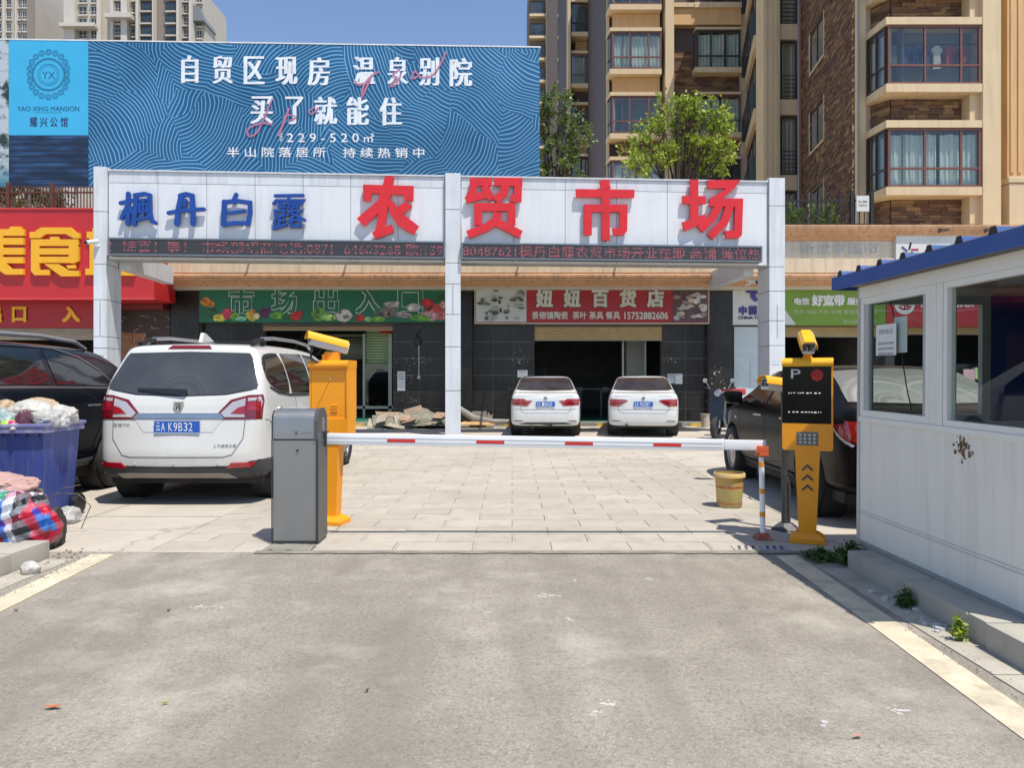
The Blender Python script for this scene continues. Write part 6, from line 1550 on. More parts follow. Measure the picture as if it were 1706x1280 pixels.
# ------------------------------------------------------------------ camera pole right
cpx, cpy = FX(1309, 6.3), 6.3
cp = thing("camera_pole", "dark grey pole carrying a yellow hooded number plate camera left of the display machine", "pole", (cpx, cpy, 0))
dg_ = M("dark_grey_paint", (.045, .045, .047), .45, dirt=(.3, .29, .27), dirt_amt=.25, dirt_scale=14)
g = MB(); n = 8
g.lathe([(.125, 0), (.125, .012), (.055, .062), (0, .062)], 6, 'z'); part("foot", g, dg_, cp)
part("pole", MB().tube([(-.012, 0, .06), (-.014, 0, 1.10)], .024, 16), dg_, cp, True); part("side_conduit", MB().tube([(.028, .01, .06), (.028, .01, .36), (.020, .01, .40), (.010, .01, .45)], .017, 12), dg_, cp, True)
part("pivot", MB().box(-.035, .015, -.03, .03, 1.08, 1.17, ch=.008), camb, cp)
plate_camera(cp, (-.06, 0, 1.235), math.radians(-66), math.radians(-6), .30)
# ------------------------------------------------------------------ paint bucket, small bucket, drain
def bucket_mat():
    m, nt, p = base("bucket_plastic"); v = obj_vec(nt); sp = N(nt, "ShaderNodeSeparateXYZ"); nt.links.new(v, sp.inputs[0])
    z = sp.outputs[2]; c = mixc(nt, ramp(nt, noise(nt, v, 9, 5, .7), .4, .65), (.55, .34, .06), (.42, .33, .14))
    lab = ramp(nt, z, .21, .215, (1, 1, 1), (0, 0, 0)); c = mixc(nt, lab, c, (.50, .40, .14))
    wn = noise(nt, v, 30, 3, .7); band = math_node(nt, 'MULTIPLY', ramp(nt, math_node(nt, 'ABSOLUTE', math_node(nt, 'SUBTRACT', z, .205)), .008, .010, (1, 1, 1), (0, 0, 0)), ramp(nt, wn, .42, .5))
    c = mixc(nt, band, c, (.42, .06, .03))
    b2 = math_node(nt, 'MULTIPLY', ramp(nt, math_node(nt, 'ABSOLUTE', math_node(nt, 'SUBTRACT', z, .045)), .012, .03, (1, 1, 1), (0, 0, 0)), .6); c = mixc(nt, b2, c, (.45, .12, .06))
    gn = math_node(nt, 'MULTIPLY', ramp(nt, noise(nt, v, 5, 3), .5, .7), .4); c = mixc(nt, gn, c, (.30, .38, .14))
    nt.links.new(c, p.inputs['Base Color']); p.inputs['Roughness'].default_value = .6; return m
bx_, by_ = FX(1215, 7.45), 7.45
bk = thing("paint_bucket", "yellow paint bucket with worn label standing on the paving beside the black saloon", "bucket", (bx_, by_, 0))
part("pail", MB().lathe([(0, .004), (.118, .004), (.122, .01), (.138, .28), (.138, .292), (.152, .294), (.154, .330), (.140, .334), (.138, .30), (.125, .06), (0, .06)], 32), bucket_mat(), bk, smooth=35)
part("lid_ring", MB().lathe([(.1545, .300), (.1575, .303), (.1575, .330), (.150, .343), (.140, .343)], 32), M("bucket_rim", (.62, .42, .15), .5, dirt=(.5, .5, .45), dirt_amt=.5, dirt_scale=20), bk, smooth=35)
part("sludge", MB().lathe([(0, .305), (.138, .300)], 24), M("sludge", (.06, .065, .04), .6, var=.5, scale=20), bk)
part("label_lettering", text("环保建筑防水涂料", -.10, .10, .190, .216, -.139), M("label_red", (.38, .03, .02), .5), bk)
sb = thing("pail", "small cream plastic pail standing by the black wall beside the scooter", "bucket", (FX(1175, 19.7), 19.7, 0))
part("pail_body", MB().lathe([(0, .0), (.10, .0), (.125, .34), (.138, .34), (.138, .36), (.118, .36), (.09, .03), (0, .03)], 24), M("cream_plastic", (.50, .42, .32), .5, dirt=(.3, .22, .15), dirt_amt=.5, dirt_scale=6), sb, smooth=35)
dr = M("drain_cover_stone", (.42, .39, .33), .8, var=.15); hole = M("drain_hole", (.01, .01, .01), .9)
for i, (px, lab) in enumerate(((1243, "pale slotted drain cover in the sun at the paving edge, the one nearer the lane"), (1290, "slotted drain cover lying half in shade beside the arm rest post"))):
    yc = 5.60; x = FX(px, yc); o = thing("drain_cover", lab, "drain cover", (x, yc, .0), math.radians(-3), "drain covers at the paving edge")
    part("slab", MB().box(-.098, .098, -.068, .075, -.012, .007, ch=.003), dr if not i else M("drain_stone_shaded", (.33, .33, .36), .7, var=.15), o)  # second cover: shade painted in as a darker, bluer stone colour
    for k in range(3):
        for j in range(2): part("slot", MB().prism(stroke_poly([(-.062+k*.052+j*.012, -.052+j*.066), (-.050+k*.052+j*.012, -.008+j*.066)], .022), .0065, .0085, 'z'), hole, o)
# ------------------------------------------------------------------ guard booth
wallp = M("booth_panel", (.74, .725, .66), .38, var=.03, scale=.8, dirt=(.40, .37, .32), dirt_amt=.3, dirt_scale=1.6, streak=True)
framep = M("booth_frame", (.75, .735, .67), .35, var=.03); bluef = M("booth_blue", (.012, .075, .30), .35, var=.06, dirt=(.05, .09, .2), dirt_amt=.3); navy = M("booth_navy", (.014, .05, .24), .5, var=.1)
ceilb = M("booth_ceiling", (.42, .42, .41), .5, var=.05)
clear = glassmat("clear_glass", (.90, .93, .92), .02, .01)
BO = Vector((2.445, 5.25, .125)); BR = math.radians(1.6)
bt = thing("guard_booth", "white panel guard booth with sliding windows and a blue corrugated roof on the kerb", "booth", tuple(BO), 0, rot=(math.radians(.55), 0, BR))
Ln, Wd, H1, H2 = 1.86, 1.90, .86, 1.74   # length towards the camera, width, sill height, window head
P_ = lambda name, mb, mat=wallp, **k: part(name, mb, mat, bt, **k)
P_("floor", MB().box(.02, Wd, -Ln, -.02, .0, .04), M("booth_floor", (.2, .2, .2), .7))
P_("side_panel", MB().box(0, .05, -Ln, -.03, .03, H1), label="white lane side wall panel")
P_("back_panel", MB().box(.05, Wd, -.05, -.005, .03, H1)); P_("front_panel", MB().box(.05, Wd, -Ln+.01, -Ln+.05, .03, 1.78)); P_("far_panel", MB().box(Wd-.05, Wd, -Ln+.05, -.05, .03, 1.78), navy)
P_("base_channel", MB().box(-.006, .05, -Ln, 0, -.005, .03).box(.05, Wd, -.055, 0, -.005, .03), M("channel_grey", (.34, .33, .30), .6))
P_("corner_post", MB().box(-.008, .035, -.03, .0, .03, 1.80), M("post_alu", (.50, .50, .49), .35, metal=.3))
P_("panel_rib", MB().box(-.0035, .0, -Ln, -.03, .215, .219).box(-.0035, .0, -Ln, -.03, .235, .238), M("rib_shade", (.44, .455, .46), .5))
st = MB(); rr = random.Random(31)
for i in range(70):
    cy, cz = -1.16+rr.gauss(0, .018+.022*(i > 45)), .79+rr.gauss(0, .034); a = rr.uniform(.002, .010); k0 = rr.random()*6
    st.prism([(cy+a*math.cos(t*.9+k0)*(.6+.4*math.sin(t*2+i)), cz+a*1.5*math.sin(t*.9+k0)) for t in range(7)], -.0006-.00012*i, .0004, 'x')
P_("rust_stain", st, M("rust_stain", (.20, .12, .06), .9, var=.4, scale=30), kind='stuff')
# window frames along the lane side: stretches measured towards the camera
def frame_x(y0, y1, z0, z1, t, x0=-.004, x1=.046, name="window_frame", mat=framep):
    return P_(name, MB().box(x0, x1, y0, y1, z0, z0+t).box(x0, x1, y0, y1, z1-t, z1).box(x0, x1, y0, y0+t, z0+t, z1-t).box(x0, x1, y1-t, y1, z0+t, z1-t), mat)
P_("window_sill", MB().box(-.012, .055, -Ln, -.03, H1, H1+.035), framep); P_("head_rail", MB().box(-.010, .055, -Ln, -.03, H2-.02, H2+.06), framep)
w1 = frame_x(-.86, -.035, H1+.036, H2-.021, .045)
part("sash", MB().box(.004, .030, -.13, -.085, H1+.081, H2-.066).box(.004, .030, -.85, -.775, H1+.081, H2-.066), M("sash_grey", (.42, .43, .42), .4), w1); part("glass", MB().box(.015, .019, -.80, -.12, H1+.075, H2-.06), clear, w1)
P_("mullion", MB().box(-.006, .05, -.985, -.865, H1+.036, H2-.021).box(-.012, -.006, -.93, -.92, H1+.036, H2-.021), framep)
w2 = frame_x(-Ln+.01, -.99, H1+.036, H2-.021, .035); part("glass", MB().box(.020, .024, -Ln+.04, -1.02, H1+.06, H2-.05), clear, w2)
# end wall facing the market: two sashes, then a blue panel
w3 = P_("end_window_frame", MB().box(.05, .92, -.046, -.002, H1, H1+.05).box(.05, .92, -.046, -.002, H2-.06, H2).box(.05, .085, -.046, -.002, H1+.05, H2-.06).box(.86, .92, -.046, -.002, H1+.05, H2-.06).box(.60, .68, -.040, -.006, H1+.05, H2-.06), M("sash_grey", (.42, .43, .42), .4))
part("glass", MB().box(.085, .86, -.026, -.022, H1+.05, H2-.06), clear, w3)
P_("end_blue_panel", MB().box(.925, Wd-.05, -.05, -.005, H1, H2+.02), navy); P_("end_header", MB().box(.0, Wd, -.05, -.003, H2+.0, H2+.06), framep)
P_("ceiling", MB().box(.01, Wd, -Ln+.01, -.01, 1.80, 1.82), ceilb)
P_("desk", MB().box(.06, .40, -Ln+.06, -.9, .78, .81), M("desk_wood", (.25, .18, .12), .5))
# roof: corrugated sheet with blue fascia
ro = P_("roof_slab", MB().box(-.085, Wd+.15, -Ln-.10, .17, 1.825, 1.86), M("soffit_grey", (.36, .35, .32), .6, dirt=(.2, .18, .15), dirt_amt=.4))
g = MB().box(-.105, -.086, -Ln-.12, .19, 1.80, 1.890).box(-.0855, Wd+.16, .172, .19, 1.80, 1.890)
part("fascia", g, bluef, ro)
for k in range(8):
    y = .07-.27*k
    part("corrugation", MB().prism([(y-.045, 1.87), (y-.02, 1.925), (y+.02, 1.925), (y+.045, 1.87)], -.100, Wd+.16, 'x'), bluef, ro)
    part("foam_closer", MB().prism([(y-.040, 1.885), (y-.018, 1.93), (y+.018, 1.93), (y+.040, 1.885)], -.1045, -.1005, 'x'), M("foam_dark", (.03, .03, .03), .9), ro)
part("roof_sheet", MB().box(-.104, Wd+.16, -Ln-.12, .19, 1.8905, 1.897), M("sheet_grey", (.35, .38, .42), .45), ro)
# papers stuck inside the lane window, and the cable behind it
def on_booth(v): return bt.matrix_world @ Vector(v)
bpy.context.view_layer.update()
paper = M("paper_white", (.66, .66, .64), .7, var=.03); ink = M("ink_grey", (.12, .12, .13), .7)
def sheet(label, y0, y1, z0, z1, x, tilt, txt):
    o = thing("notice_sheet", label, "paper notice", tuple(on_booth((x, 0, 0))), 0, "paper notices in the booth window"); o.rotation_euler = bt.rotation_euler
    p = part("sheet", MB().box(0, .001, y0, y1, z0, z1), paper, o)
    if txt:
        mb = MB(); H_ = z1-z0
        L_ = text("农贸市场公告", 0, 1, 0, 1, 0); 
        for v in L_.v: mb.v.append((-.0008, y1-.04-v[0]*(y1-y0-.08), z1-.06+v[2]*.035-.005))
        mb.f = list(L_.f); mb.fc = [None]*len(mb.f)
        for r_, t in enumerate(("收费标准停车两小时内免费", "超出部分每小时两元整", "请按顺序排队缴费出场")):
            L2 = text(t, 0, 1, 0, 1, 0); o_ = len(mb.v)
            mb.v += [(-.0008, y1-.03-v[0]*(y1-y0-.06), z1-.135-r_*.035+v[2]*.02) for v in L2.v]; mb.f += [tuple(i+o_ for i in f) for f in L2.f]; mb.fc += [None]*len(L2.f)
        part("print", mb, ink, p)
    return o
sheet("white printed notice taped inside the booth window, front sheet of the pair", -.475, -.225, 1.315, 1.52, -.001+.008, 0, True)
sheet("pale blank sheet half hidden behind the printed notice in the booth window", -.56, -.41, 1.33, 1.56, .03, 0, False)
o = thing("cable", "thin black cable hanging diagonally behind the booth window notice", "cable", tuple(on_booth((.12, -.3, 1.7)))); 
part("wire", MB().tube([(0, .12, 0), (.0, .0, -.25), (0, -.10, -.6), (0, -.18, -.79)], .004, 6), camb, o)
# ------------------------------------------------------------------ wheelie bin and the rubbish
binb = M("bin_blue", (.035, .06, .24), .42, var=.12, scale=3, dirt=(.16, .15, .20), dirt_amt=.55, dirt_scale=3.5, streak=True, spec=.5)
BX, BY = -4.345, 6.75
bn = thing("wheelie_bin", "faded blue wheelie bin overflowing with plastic bags at the kerb", "bin", (BX, BY, 0), math.radians(3))
g = MB(); frustum(g, .41, .50, .06, .50, .60, .88); part("tub", g, binb, bn)
g = MB().box(-.285, .285, -.35, -.29, .86, .89, ch=.008).box(-.285, .285, .29, .35, .86, .89, ch=.008).box(-.285, -.24, -.29, .29, .86, .89, ch=.008).box(.24, .285, -.29, .29, .86, .89, ch=.008)
g.box(-.275, .275, -.34, -.325, .81, .862, ch=.004).box(.26, .275, -.33, .33, .81, .862)
part("rim", g, M("bin_rim", (.16, .16, .33), .5, dirt=(.45, .44, .45), dirt_amt=.7, dirt_scale=7), bn)
g = MB()
for k in range(5): g.box(-.2+k*.1-.012, -.2+k*.1+.012, -.325, -.30, .78, .87)
part("rib", g, binb, bn)
for x in (-.25, .25): part("wheel", MB().lathe([(0, x-.03), (.09, x-.03), (.10, x-.02), (.10, x+.02), (.09, x+.03), (0, x+.03)], 20, 'x', (0, .26, .10)), camb, bn, True)
def bag_mesh(name, r, mat, seed, sub=4, amp=.22, flat=True, folds=5.):
    from mathutils import noise as nz
    b = bmesh.new(); bmesh.ops.create_icosphere(b, subdivisions=sub, radius=1)
    off = Vector((seed*3.7, seed*1.3, seed*2.1))
    for v in b.verts:
        p = v.co.copy(); d = 1.
        n1 = nz.noise(p*1.3+off); n2 = 1-abs(nz.noise(p*folds*.6+off))*2; n3 = 1-abs(nz.noise(p*folds*1.5+off))*2
        d += amp*n1+amp*.35*n2+amp*.22*n3
        q = p*d; v.co = (q.x*r[0], q.y*r[1], max(q.z, -.55 if flat else -9)*r[2]+(.55*r[2] if flat else 0))
    me = bpy.data.meshes.new(name); b.to_mesh(me); b.free(); me.materials.append(mat); me.shade_smooth(); return me
def plas(name, col, rough=.3, tr=.25):
    m, nt, p = base(name); v = obj_vec(nt)
    c = mixc(nt, ramp(nt, noise(nt, v, 7, 5, .65), .35, .7), tuple(x*.72 for x in col), col); nt.links.new(c, p.inputs['Base Color'])
    p.inputs['Roughness'].default_value = rough; set_bump(nt, p, noise(nt, v, 12, 3, .6), .3, .02)
    if tr:
        t = N(nt, "ShaderNodeBsdfTransparent"); mx = N(nt, "ShaderNodeMixShader"); mx.inputs[0].default_value = tr
        nt.links.new(p.outputs[0], mx.inputs[1]); nt.links.new(t.outputs[0], mx.inputs[2]); nt.links.new(mx.outputs[0], nt.nodes['Material Output'].inputs[0])
    return m
def bag(name, label, cat, loc, r, mat, seed, rz=0, **k):
    return tag(link(name, bag_mesh(name, r, mat, seed, **k), None, loc, (0, 0, rz)), label, cat, k.get('group'))
ZR = .87
pw_ = plas("bag_white", (.68, .65, .58), .4, tr=.18); pcl = plas("bag_clear", (.64, .62, .58), .3, .35); ptan = plas("bag_tan", (.52, .38, .24), .5, 0); plime = plas("bag_lime", (.42, .60, .08), .35, .1)
pmag = plas("bag_magenta", (.60, .03, .22), .35, 0); ppur = plas("bag_purple", (.14, .05, .07), .4, 0); pteal = plas("bag_pale_teal", (.45, .60, .58), .25, .2); pgreen = plas("bag_green", (.03, .30, .16), .3, .05); pblk = plas("bag_black", (.02, .02, .02), .35, 0)
rub = [("clear white plastic bag bulging at the right end of the bin heap", (BX+.20, BY-.08, ZR-.02), (.125, .13, .10), pcl, 1), ("crumpled white plastic bag on top of the bin heap", (BX+.02, BY-.02, ZR+.03), (.15, .15, .11), pw_, 2),
       ("tan crumpled sack at the back of the bin heap", (BX-.02, BY+.12, ZR+.05), (.16, .12, .12), ptan, 3), ("pale teal plastic bag drooping over the bin's front rim", (BX-.15, BY-.20, ZR-.03), (.08, .09, .11), pteal, 4),
       ("lime green plastic bag at the front of the bin heap", (BX-.06, BY-.24, ZR-.03), (.09, .07, .055), plime, 5), ("magenta scrap of plastic at the bin's front rim", (BX-.012, BY-.28, ZR-.01), (.04, .03, .035), pmag, 6),
       ("dark purple cloth hanging among the white bags in the bin", (BX+.045, BY-.22, ZR-.02), (.058, .05, .10), ppur, 7), ("small white bag lying along the bin's front rim", (BX+.02, BY-.30, ZR-.03), (.05, .035, .035), pw_, 8),
       ("brown paper scraps sticking up at the bin's left end", (BX-.24, BY-.05, ZR), (.10, .12, .13), ptan, 9), ("milky plastic bag slumped over the right rear of the bin heap", (BX+.14, BY+.12, ZR), (.15, .13, .11), pw_, 10),
       ("white plastic bag peeping between tan sack and teal bag in the bin", (BX-.12, BY-.04, ZR+.02), (.13, .12, .10), pcl, 11)]
for lab, loc, r, mt, sd in rub: bag("rubbish_bag", lab, "rubbish", loc, r, mt, sd, rz=sd, amp=.30, folds=3.4, sub=5)
tag(solo("peel_scrap", MB().tube([(0, 0, 0), (.03, 0, .03), (.06, 0, .02), (.08, 0, .05), (.05, .02, .06)], .006, 6), M("orange_peel", (.6, .2, .05), .6), "orange peel and stalks poking from the bin heap", "rubbish", (BX+.14, BY-.2, ZR+.04)), None)
g = MB(); rr = random.Random(8)
for i in range(9):
    a = rr.uniform(0, 6.28); g.tube([(0, 0, 0), (.04*math.cos(a), .02*math.sin(a), .04), (.08*math.cos(a+.5), .03*math.sin(a), .05+rr.uniform(-.02, .03))], .004, 5)
solo("vegetable_stalks", g, M("stalk_green", (.22, .32, .06), .6), "thin green vegetable stalks on the white bags in the bin", "rubbish", (BX+.13, BY-.05, ZR+.10))
# plaid woven sacks
def plaid():
    m, nt, p = base("plaid_sack"); v = obj_vec(nt); mp = N(nt, "ShaderNodeMapping"); mp.inputs['Rotation'].default_value = (0, .35, .2); nt.links.new(v, mp.inputs[0])
    ds_ = N(nt, "ShaderNodeTexNoise"); ds_.inputs['Scale'].default_value = 3.5; nt.links.new(v, ds_.inputs['Vector'])
    ad = N(nt, "ShaderNodeVectorMath", operation='MULTIPLY_ADD'); ad.inputs[1].default_value = (.05, .05, .05); nt.links.new(ds_.outputs['Color'], ad.inputs[0]); nt.links.new(mp.outputs[0], ad.inputs[2])
    sp = N(nt, "ShaderNodeSeparateXYZ"); nt.links.new(ad.outputs[0], sp.inputs[0])
    def stripes(co, sc_, cols):
        f = math_node(nt, 'FRACT', math_node(nt, 'MULTIPLY', co, sc_)); r_ = N(nt, "ShaderNodeValToRGB"); r_.color_ramp.interpolation = 'CONSTANT'
        e = r_.color_ramp.elements; e[0].position = 0; e[0].color = (*cols[0], 1); e[1].position = 1/len(cols); e[1].color = (*cols[1], 1)
        for i in range(2, len(cols)): k = e.new(i/len(cols)); k.color = (*cols[i], 1)
        nt.links.new(f, r_.inputs[0]); return r_.outputs[0]
    a = stripes(sp.outputs[0], 4.3, [(.55, .02, .07), (.02, .22, .62), (.60, .62, .66), (.02, .02, .025)]); b_ = stripes(sp.outputs[2], 5.2, [(.62, .55, .58), (.45, .04, .10), (.62, .63, .66), (.06, .06, .07)])
    c = mixc(nt, .40, a, b_); hs = N(nt, 'ShaderNodeHueSaturation'); hs.inputs['Saturation'].default_value = 1.35; nt.links.new(c, hs.inputs['Color']); gm = N(nt, 'ShaderNodeGamma'); gm.inputs[1].default_value = 1.35; nt.links.new(hs.outputs[0], gm.inputs[0]); nt.links.new(gm.outputs[0], p.inputs['Base Color']); p.inputs['Roughness'].default_value = .38
    set_bump(nt, p, noise(nt, v, 16, 4, .7), .6, .03); return m
pld = plaid()
sk = bag("woven_sack", "big red, blue and black plaid woven sack lying on the kerb", "sack", (-4.02, 5.66, .0), (.40, .30, .31), pld, 21, amp=.26, folds=4, sub=5)
part("strap", MB().tube([(.10, -.27, .30), (.14, -.33, .20), (.15, -.33, .08), (.14, -.26, .0)], .016, 6), M("strap_black", (.015, .012, .015), .6), sk)
bag("woven_sack", "smaller plaid woven sack with black side slumped at the end of the kerb", "sack", (-3.64, 5.56, .0), (.20, .20, .26), pld, 27, amp=.30, folds=4, sub=5)
bag("sack_black_side", "black side of the smaller plaid sack, made as a separate lump", "sack", (-3.55, 5.74, .0), (.075, .11, .17), plas("sack_charcoal", (.035, .033, .03), .6, 0), 29, amp=.3, sub=5)  # separate lump standing for the black side of the sack
bag("green_bag", "green printed plastic bag lying on top of the plaid sack", "rubbish", (-3.93, 5.58, .32), (.20, .14, .075), pgreen, 24, amp=.3, sub=5)
bag("pink_cloth", "dusty pink cloth spread over the green bag on the sacks", "cloth", (-3.98, 5.70, .42), (.26, .17, .085), plas("cloth_pink", (.48, .29, .25), .8, 0), 25, amp=.42, folds=3, sub=5)
bag("plastic_bag", "white knotted plastic bag lying in the gutter below the kerb end", "rubbish", (-3.17, 4.88, .0), (.055, .045, .05), pw_, 31, amp=.3)
bag("plastic_wrap", "clear crumpled plastic wrap beside the plaid sacks", "rubbish", (-3.95, 6.6, .0), (.08, .10, .09), pcl, 33, amp=.4)
g = MB().tube([(-3.9, 6.1, .25), (-3.75, 6.1, .34), (-3.6, 6.15, .33), (-3.52, 6.2, .22), (-3.6, 6.2, .03)], .004, 6).tube([(-3.85, 6.15, .28), (-3.7, 6.1, .38), (-3.55, 6.1, .41)], .0035, 6)
solo("bent_twigs", g, M("twig", (.13, .11, .08), .8), "thin bent twigs arching between the bin and the sacks", "twigs")
g = MB()
for i in range(16):
    a = rnd.uniform(0, 6.28); g.tube([(0, 0, 0), (.06*math.cos(a), -.01, .06*math.sin(a)), (.09*math.cos(a+.6), -.02, .09*math.sin(a+.6))], .006, 5)
solo("string_tangle", g, M("string_tan", (.28, .22, .15), .9), "tangle of tan string hooked on the bin's lower corner", "rubbish", (BX+.235, BY-.32, .25))
# ------------------------------------------------------------------ cardboard pile, box, rolled mat
cb = M("cardboard", (.24, .18, .12), .8, var=.2, scale=3); cb2 = M("cardboard_pale", (.33, .28, .21), .8, var=.2); cb3 = M("cloth_olive", (.20, .19, .14), .9, var=.3); cb4 = M("foil_tan", (.32, .22, .15), .6, var=.3)
pl_ = thing("cardboard_pile", "heap of flattened cardboard and old sacking against the black wall left of the centre pillar", "rubbish pile", (FX(690, 19.6), 19.6, .08))
rr = random.Random(19)
def crumple(L_, W_, H_, nx, ny, seed):
    from mathutils import noise as nz
    mb = MB(); vs = []
    for j in range(ny+1):
        for i in range(nx+1):
            x = (i/nx-.5)*L_; y = (j/ny-.5)*W_; e = (1-(2*i/nx-1)**2)*(1-(2*j/ny-1)**2)
            vs.append((x, y, H_*math.sqrt(max(0, e))*(.75+.5*nz.noise(Vector((x*1.7, y*1.7, seed))))+.05*nz.noise(Vector((x*6, y*6, seed)))*(e > 0)))
    mb.add(vs, [(j*(nx+1)+i, j*(nx+1)+i+1, (j+1)*(nx+1)+i+1, (j+1)*(nx+1)+i) for j in range(ny) for i in range(nx)]); return mb
part("heap", crumple(2.0, 1.1, .46, 34, 16, 3), cb3, pl_)
for i in range(20):
    x = rr.uniform(-.95, .85); h = .42*math.sqrt(max(0, 1-(x/1.0)**2)); w_ = rr.uniform(.25, .6); d_ = rr.uniform(.2, .45); zz = rr.uniform(.02, max(.05, h))
    m = Matrix.Translation((x, -.35+rr.uniform(-.25, .1)+zz*.5, zz)) @ Matrix.Rotation(rr.uniform(-.5, .5), 4, 'Z') @ Matrix.Rotation(math.radians(rr.uniform(25, 60)), 4, 'X') @ Matrix.Rotation(rr.uniform(-.35, .35), 4, 'Y')
    part("cardboard_sheet", MB().box(-w_/2, w_/2, -d_/2, d_/2, 0, .012, mat=m), rr.choice((cb, cb2, cb3, cb4, cb4, cb2)), pl_)
pl2 = thing("rolled_mat", "grey rolled mat slumping from the centre pillar towards the cardboard box", "mat", (FX(800, 19.9), 19.9, .09))
part("roll", MB().tube([(-.75, 0, .55), (-.45, -.05, .32), (-.15, -.1, .14), (.35, -.1, .06), (.9, .0, .05), (1.1, .05, .04)], [.05, .09, .10, .07, .06, .03], 10), M("mat_grey", (.24, .23, .21), .8, var=.2), pl2, True)
part("straw", crumple(1.4, .5, .08, 14, 5, 5), M("straw", (.45, .28, .13), .9, var=.3, scale=10), pl2, loc=(-.3, -.35, 0))
o = thing("cardboard_box", "small pale cardboard box with one open flap at the foot of the black wall", "box", (FX(799, 20.1), 20.1, .09))
part("box_body", MB().box(-.19, .19, -.14, .14, 0, .31), cb2, o); part("flap", MB().prism([(.19, .0), (.34, .13), (.38, .24), (.30, .22), (.24, .30), (.21, .22)], -.1, -.09), cb2, o)
# papers and clutter on the black walls
def wall_paper(name, label, px0, px1, py0, py1, Y=FW-.045, marks=2, tint=paper):
    o = thing(name, label, "paper notice", (FX(px0, Y), Y, FZ(py1, Y)))
    W_, H_ = FX(px1, Y)-FX(px0, Y), FZ(py0, Y)-FZ(py1, Y); part("sheet", MB().box(0, W_, -.002, 0, 0, H_), tint, o)
    g = MB()
    for k in range(marks): g.box(W_*.15, W_*.85, -.0035, -.002, H_*(.85-k*.13), H_*(.89-k*.13))
    part("print", g, ink, o); return o
wall_paper("posted_notice", "tall white notice on the black wall right of the market entrance", 662, 675, 619, 651, marks=3)
wall_paper("posted_notice", "white notice with torn top behind the first sedan", 862, 879, 617, 629, marks=2)
wall_paper("posted_notice", "grey headed notice on the black wall behind the second sedan", 1112, 1124, 623, 639, marks=3, tint=M("paper_grey", (.5, .5, .5), .7))
wall_paper("posted_notice", "plain white sheet beside the grey headed notice", 1125, 1137, 623, 640, marks=1)
wall_paper("posted_notice", "small pale poster low on the right gate pillar", 1283, 1301, 606, 622, Y=FX(1290, 16.9)*0+16.88, marks=1)
wall_paper("posted_notice", "small white poster low on the left gate pillar", 162, 176, 590, 606, Y=15.92, marks=2)
o = thing("wall_switch", "cream switch box at the end of a white conduit on the black wall", "switch", (FX(698, FW-.05), FW-.05, FZ(629, FW)))
part("switch_plate", MB().box(-.04, .04, -.03, .02, -.04, .04), M("cream_plastic2", (.5, .47, .38), .5), o); part("conduit", MB().box(-.012, .012, -.015, .01, .04, .92), M("conduit_white", (.42, .42, .40), .5), o)
part("junction_box", MB().lathe([(0, -.06), (.10, -.05), (.12, .0), (0, .02)], 10, 'y', (-.05, 0, 1.0)), camb, o)
for i in range(4): part("loose_wire", MB().tube([(-.05, -.03, 1.0), (-.05+.05*math.sin(i*2), -.06, 1.2), (.0+.08*math.cos(i*2.2), -.04, 1.36-.08*i)], .008, 5), camb, o)
o = thing("wall_cable", "white cable running down the black wall to a small hanging meter by the telecom panel", "cable", (FX(1183, FW-.04), FW-.04, 1.1))
part("wire", MB().tube([(.0, 0, 0), (.02, 0, .6), (-.02, 0, 1.3), (.01, 0, 1.8)], .014, 6), M("conduit_white", (.42, .42, .40)), o); part("meter", MB().box(-.12, .05, -.08, 0, -.42, -.12, ch=.01), camb, o)
part("loop", MB().tube([(-.12, -.02, -.4), (-.1, -.03, -.47), (.08, -.03, -.45), (.05, -.02, .02), (0, 0, .05)], .009, 5), M("conduit_white", (.42, .42, .40)), o)
g = MB(); rr = random.Random(40)
for (cx_, cy_, sx_, sy_, n_) in ((690, 600, 22, 12, 26), (685, 632, 16, 22, 18), (682, 668, 20, 4, 7), (865, 602, 14, 8, 12), (1120, 602, 16, 8, 14), (1195, 630, 16, 18, 22), (860, 585, 10, 4, 5)):
    yy_ = FW-.04 if cx_ < 1180 else FW-.26
    for i in range(n_):
        a, z = FX(cx_+rr.gauss(0, sx_*.5), yy_), FZ(cy_+rr.gauss(0, sy_*.5), yy_); w_ = rr.uniform(.008, .05); h_ = rr.uniform(.006, .025)
        g.prism([(a, z), (a+w_, z+rr.uniform(-.01, .01)), (a+w_*.9, z+h_), (a+w_*.2, z+h_*1.2)], yy_-.002, yy_+.006)
tag(link("paper_scraps", g.mesh("paper_scraps", M("scrap_white", (.45, .43, .4), .8))), None, None, kind='stuff')
# magenta poster and goods seen through the booth
o = thing("goods_shelf", "shop shelf stacked with small cartons and bottles under the lottery sign", "shelf", (FX(1622, 20.3), 20.3, .1))
part("rack", MB().box(-.42, .42, .2, .24, 0, 1.6).box(-.42, .42, -.2, .2, .35, .38).box(-.42, .42, -.2, .2, .75, .78).box(-.42, .42, -.2, .2, 1.15, 1.18), camb, o)
part("poster", MB().box(-.42, -.10, -.24, -.22, .55, 1.05), pmag, o); part("poster", MB().box(-.42, -.12, -.24, -.22, 1.08, 1.45), M("poster_pink", (.5, .3, .35), .6), o)
rr = random.Random(6); gc = [M("goods_%d" % i, c_, .5) for i, c_ in enumerate([(.6, .6, .58), (.05, .2, .5), (.6, .35, .05), (.5, .05, .05), (.3, .5, .2)])]
for z in (.38, .78, 1.18):
    x = -.08 if z > .5 else -.38
    while x < .38:
        w_ = rr.uniform(.05, .09); part("carton", MB().box(x, x+w_, -.19, -.05, z+.002, z+rr.uniform(.18, .32)), rr.choice(gc), o); x += w_+.008
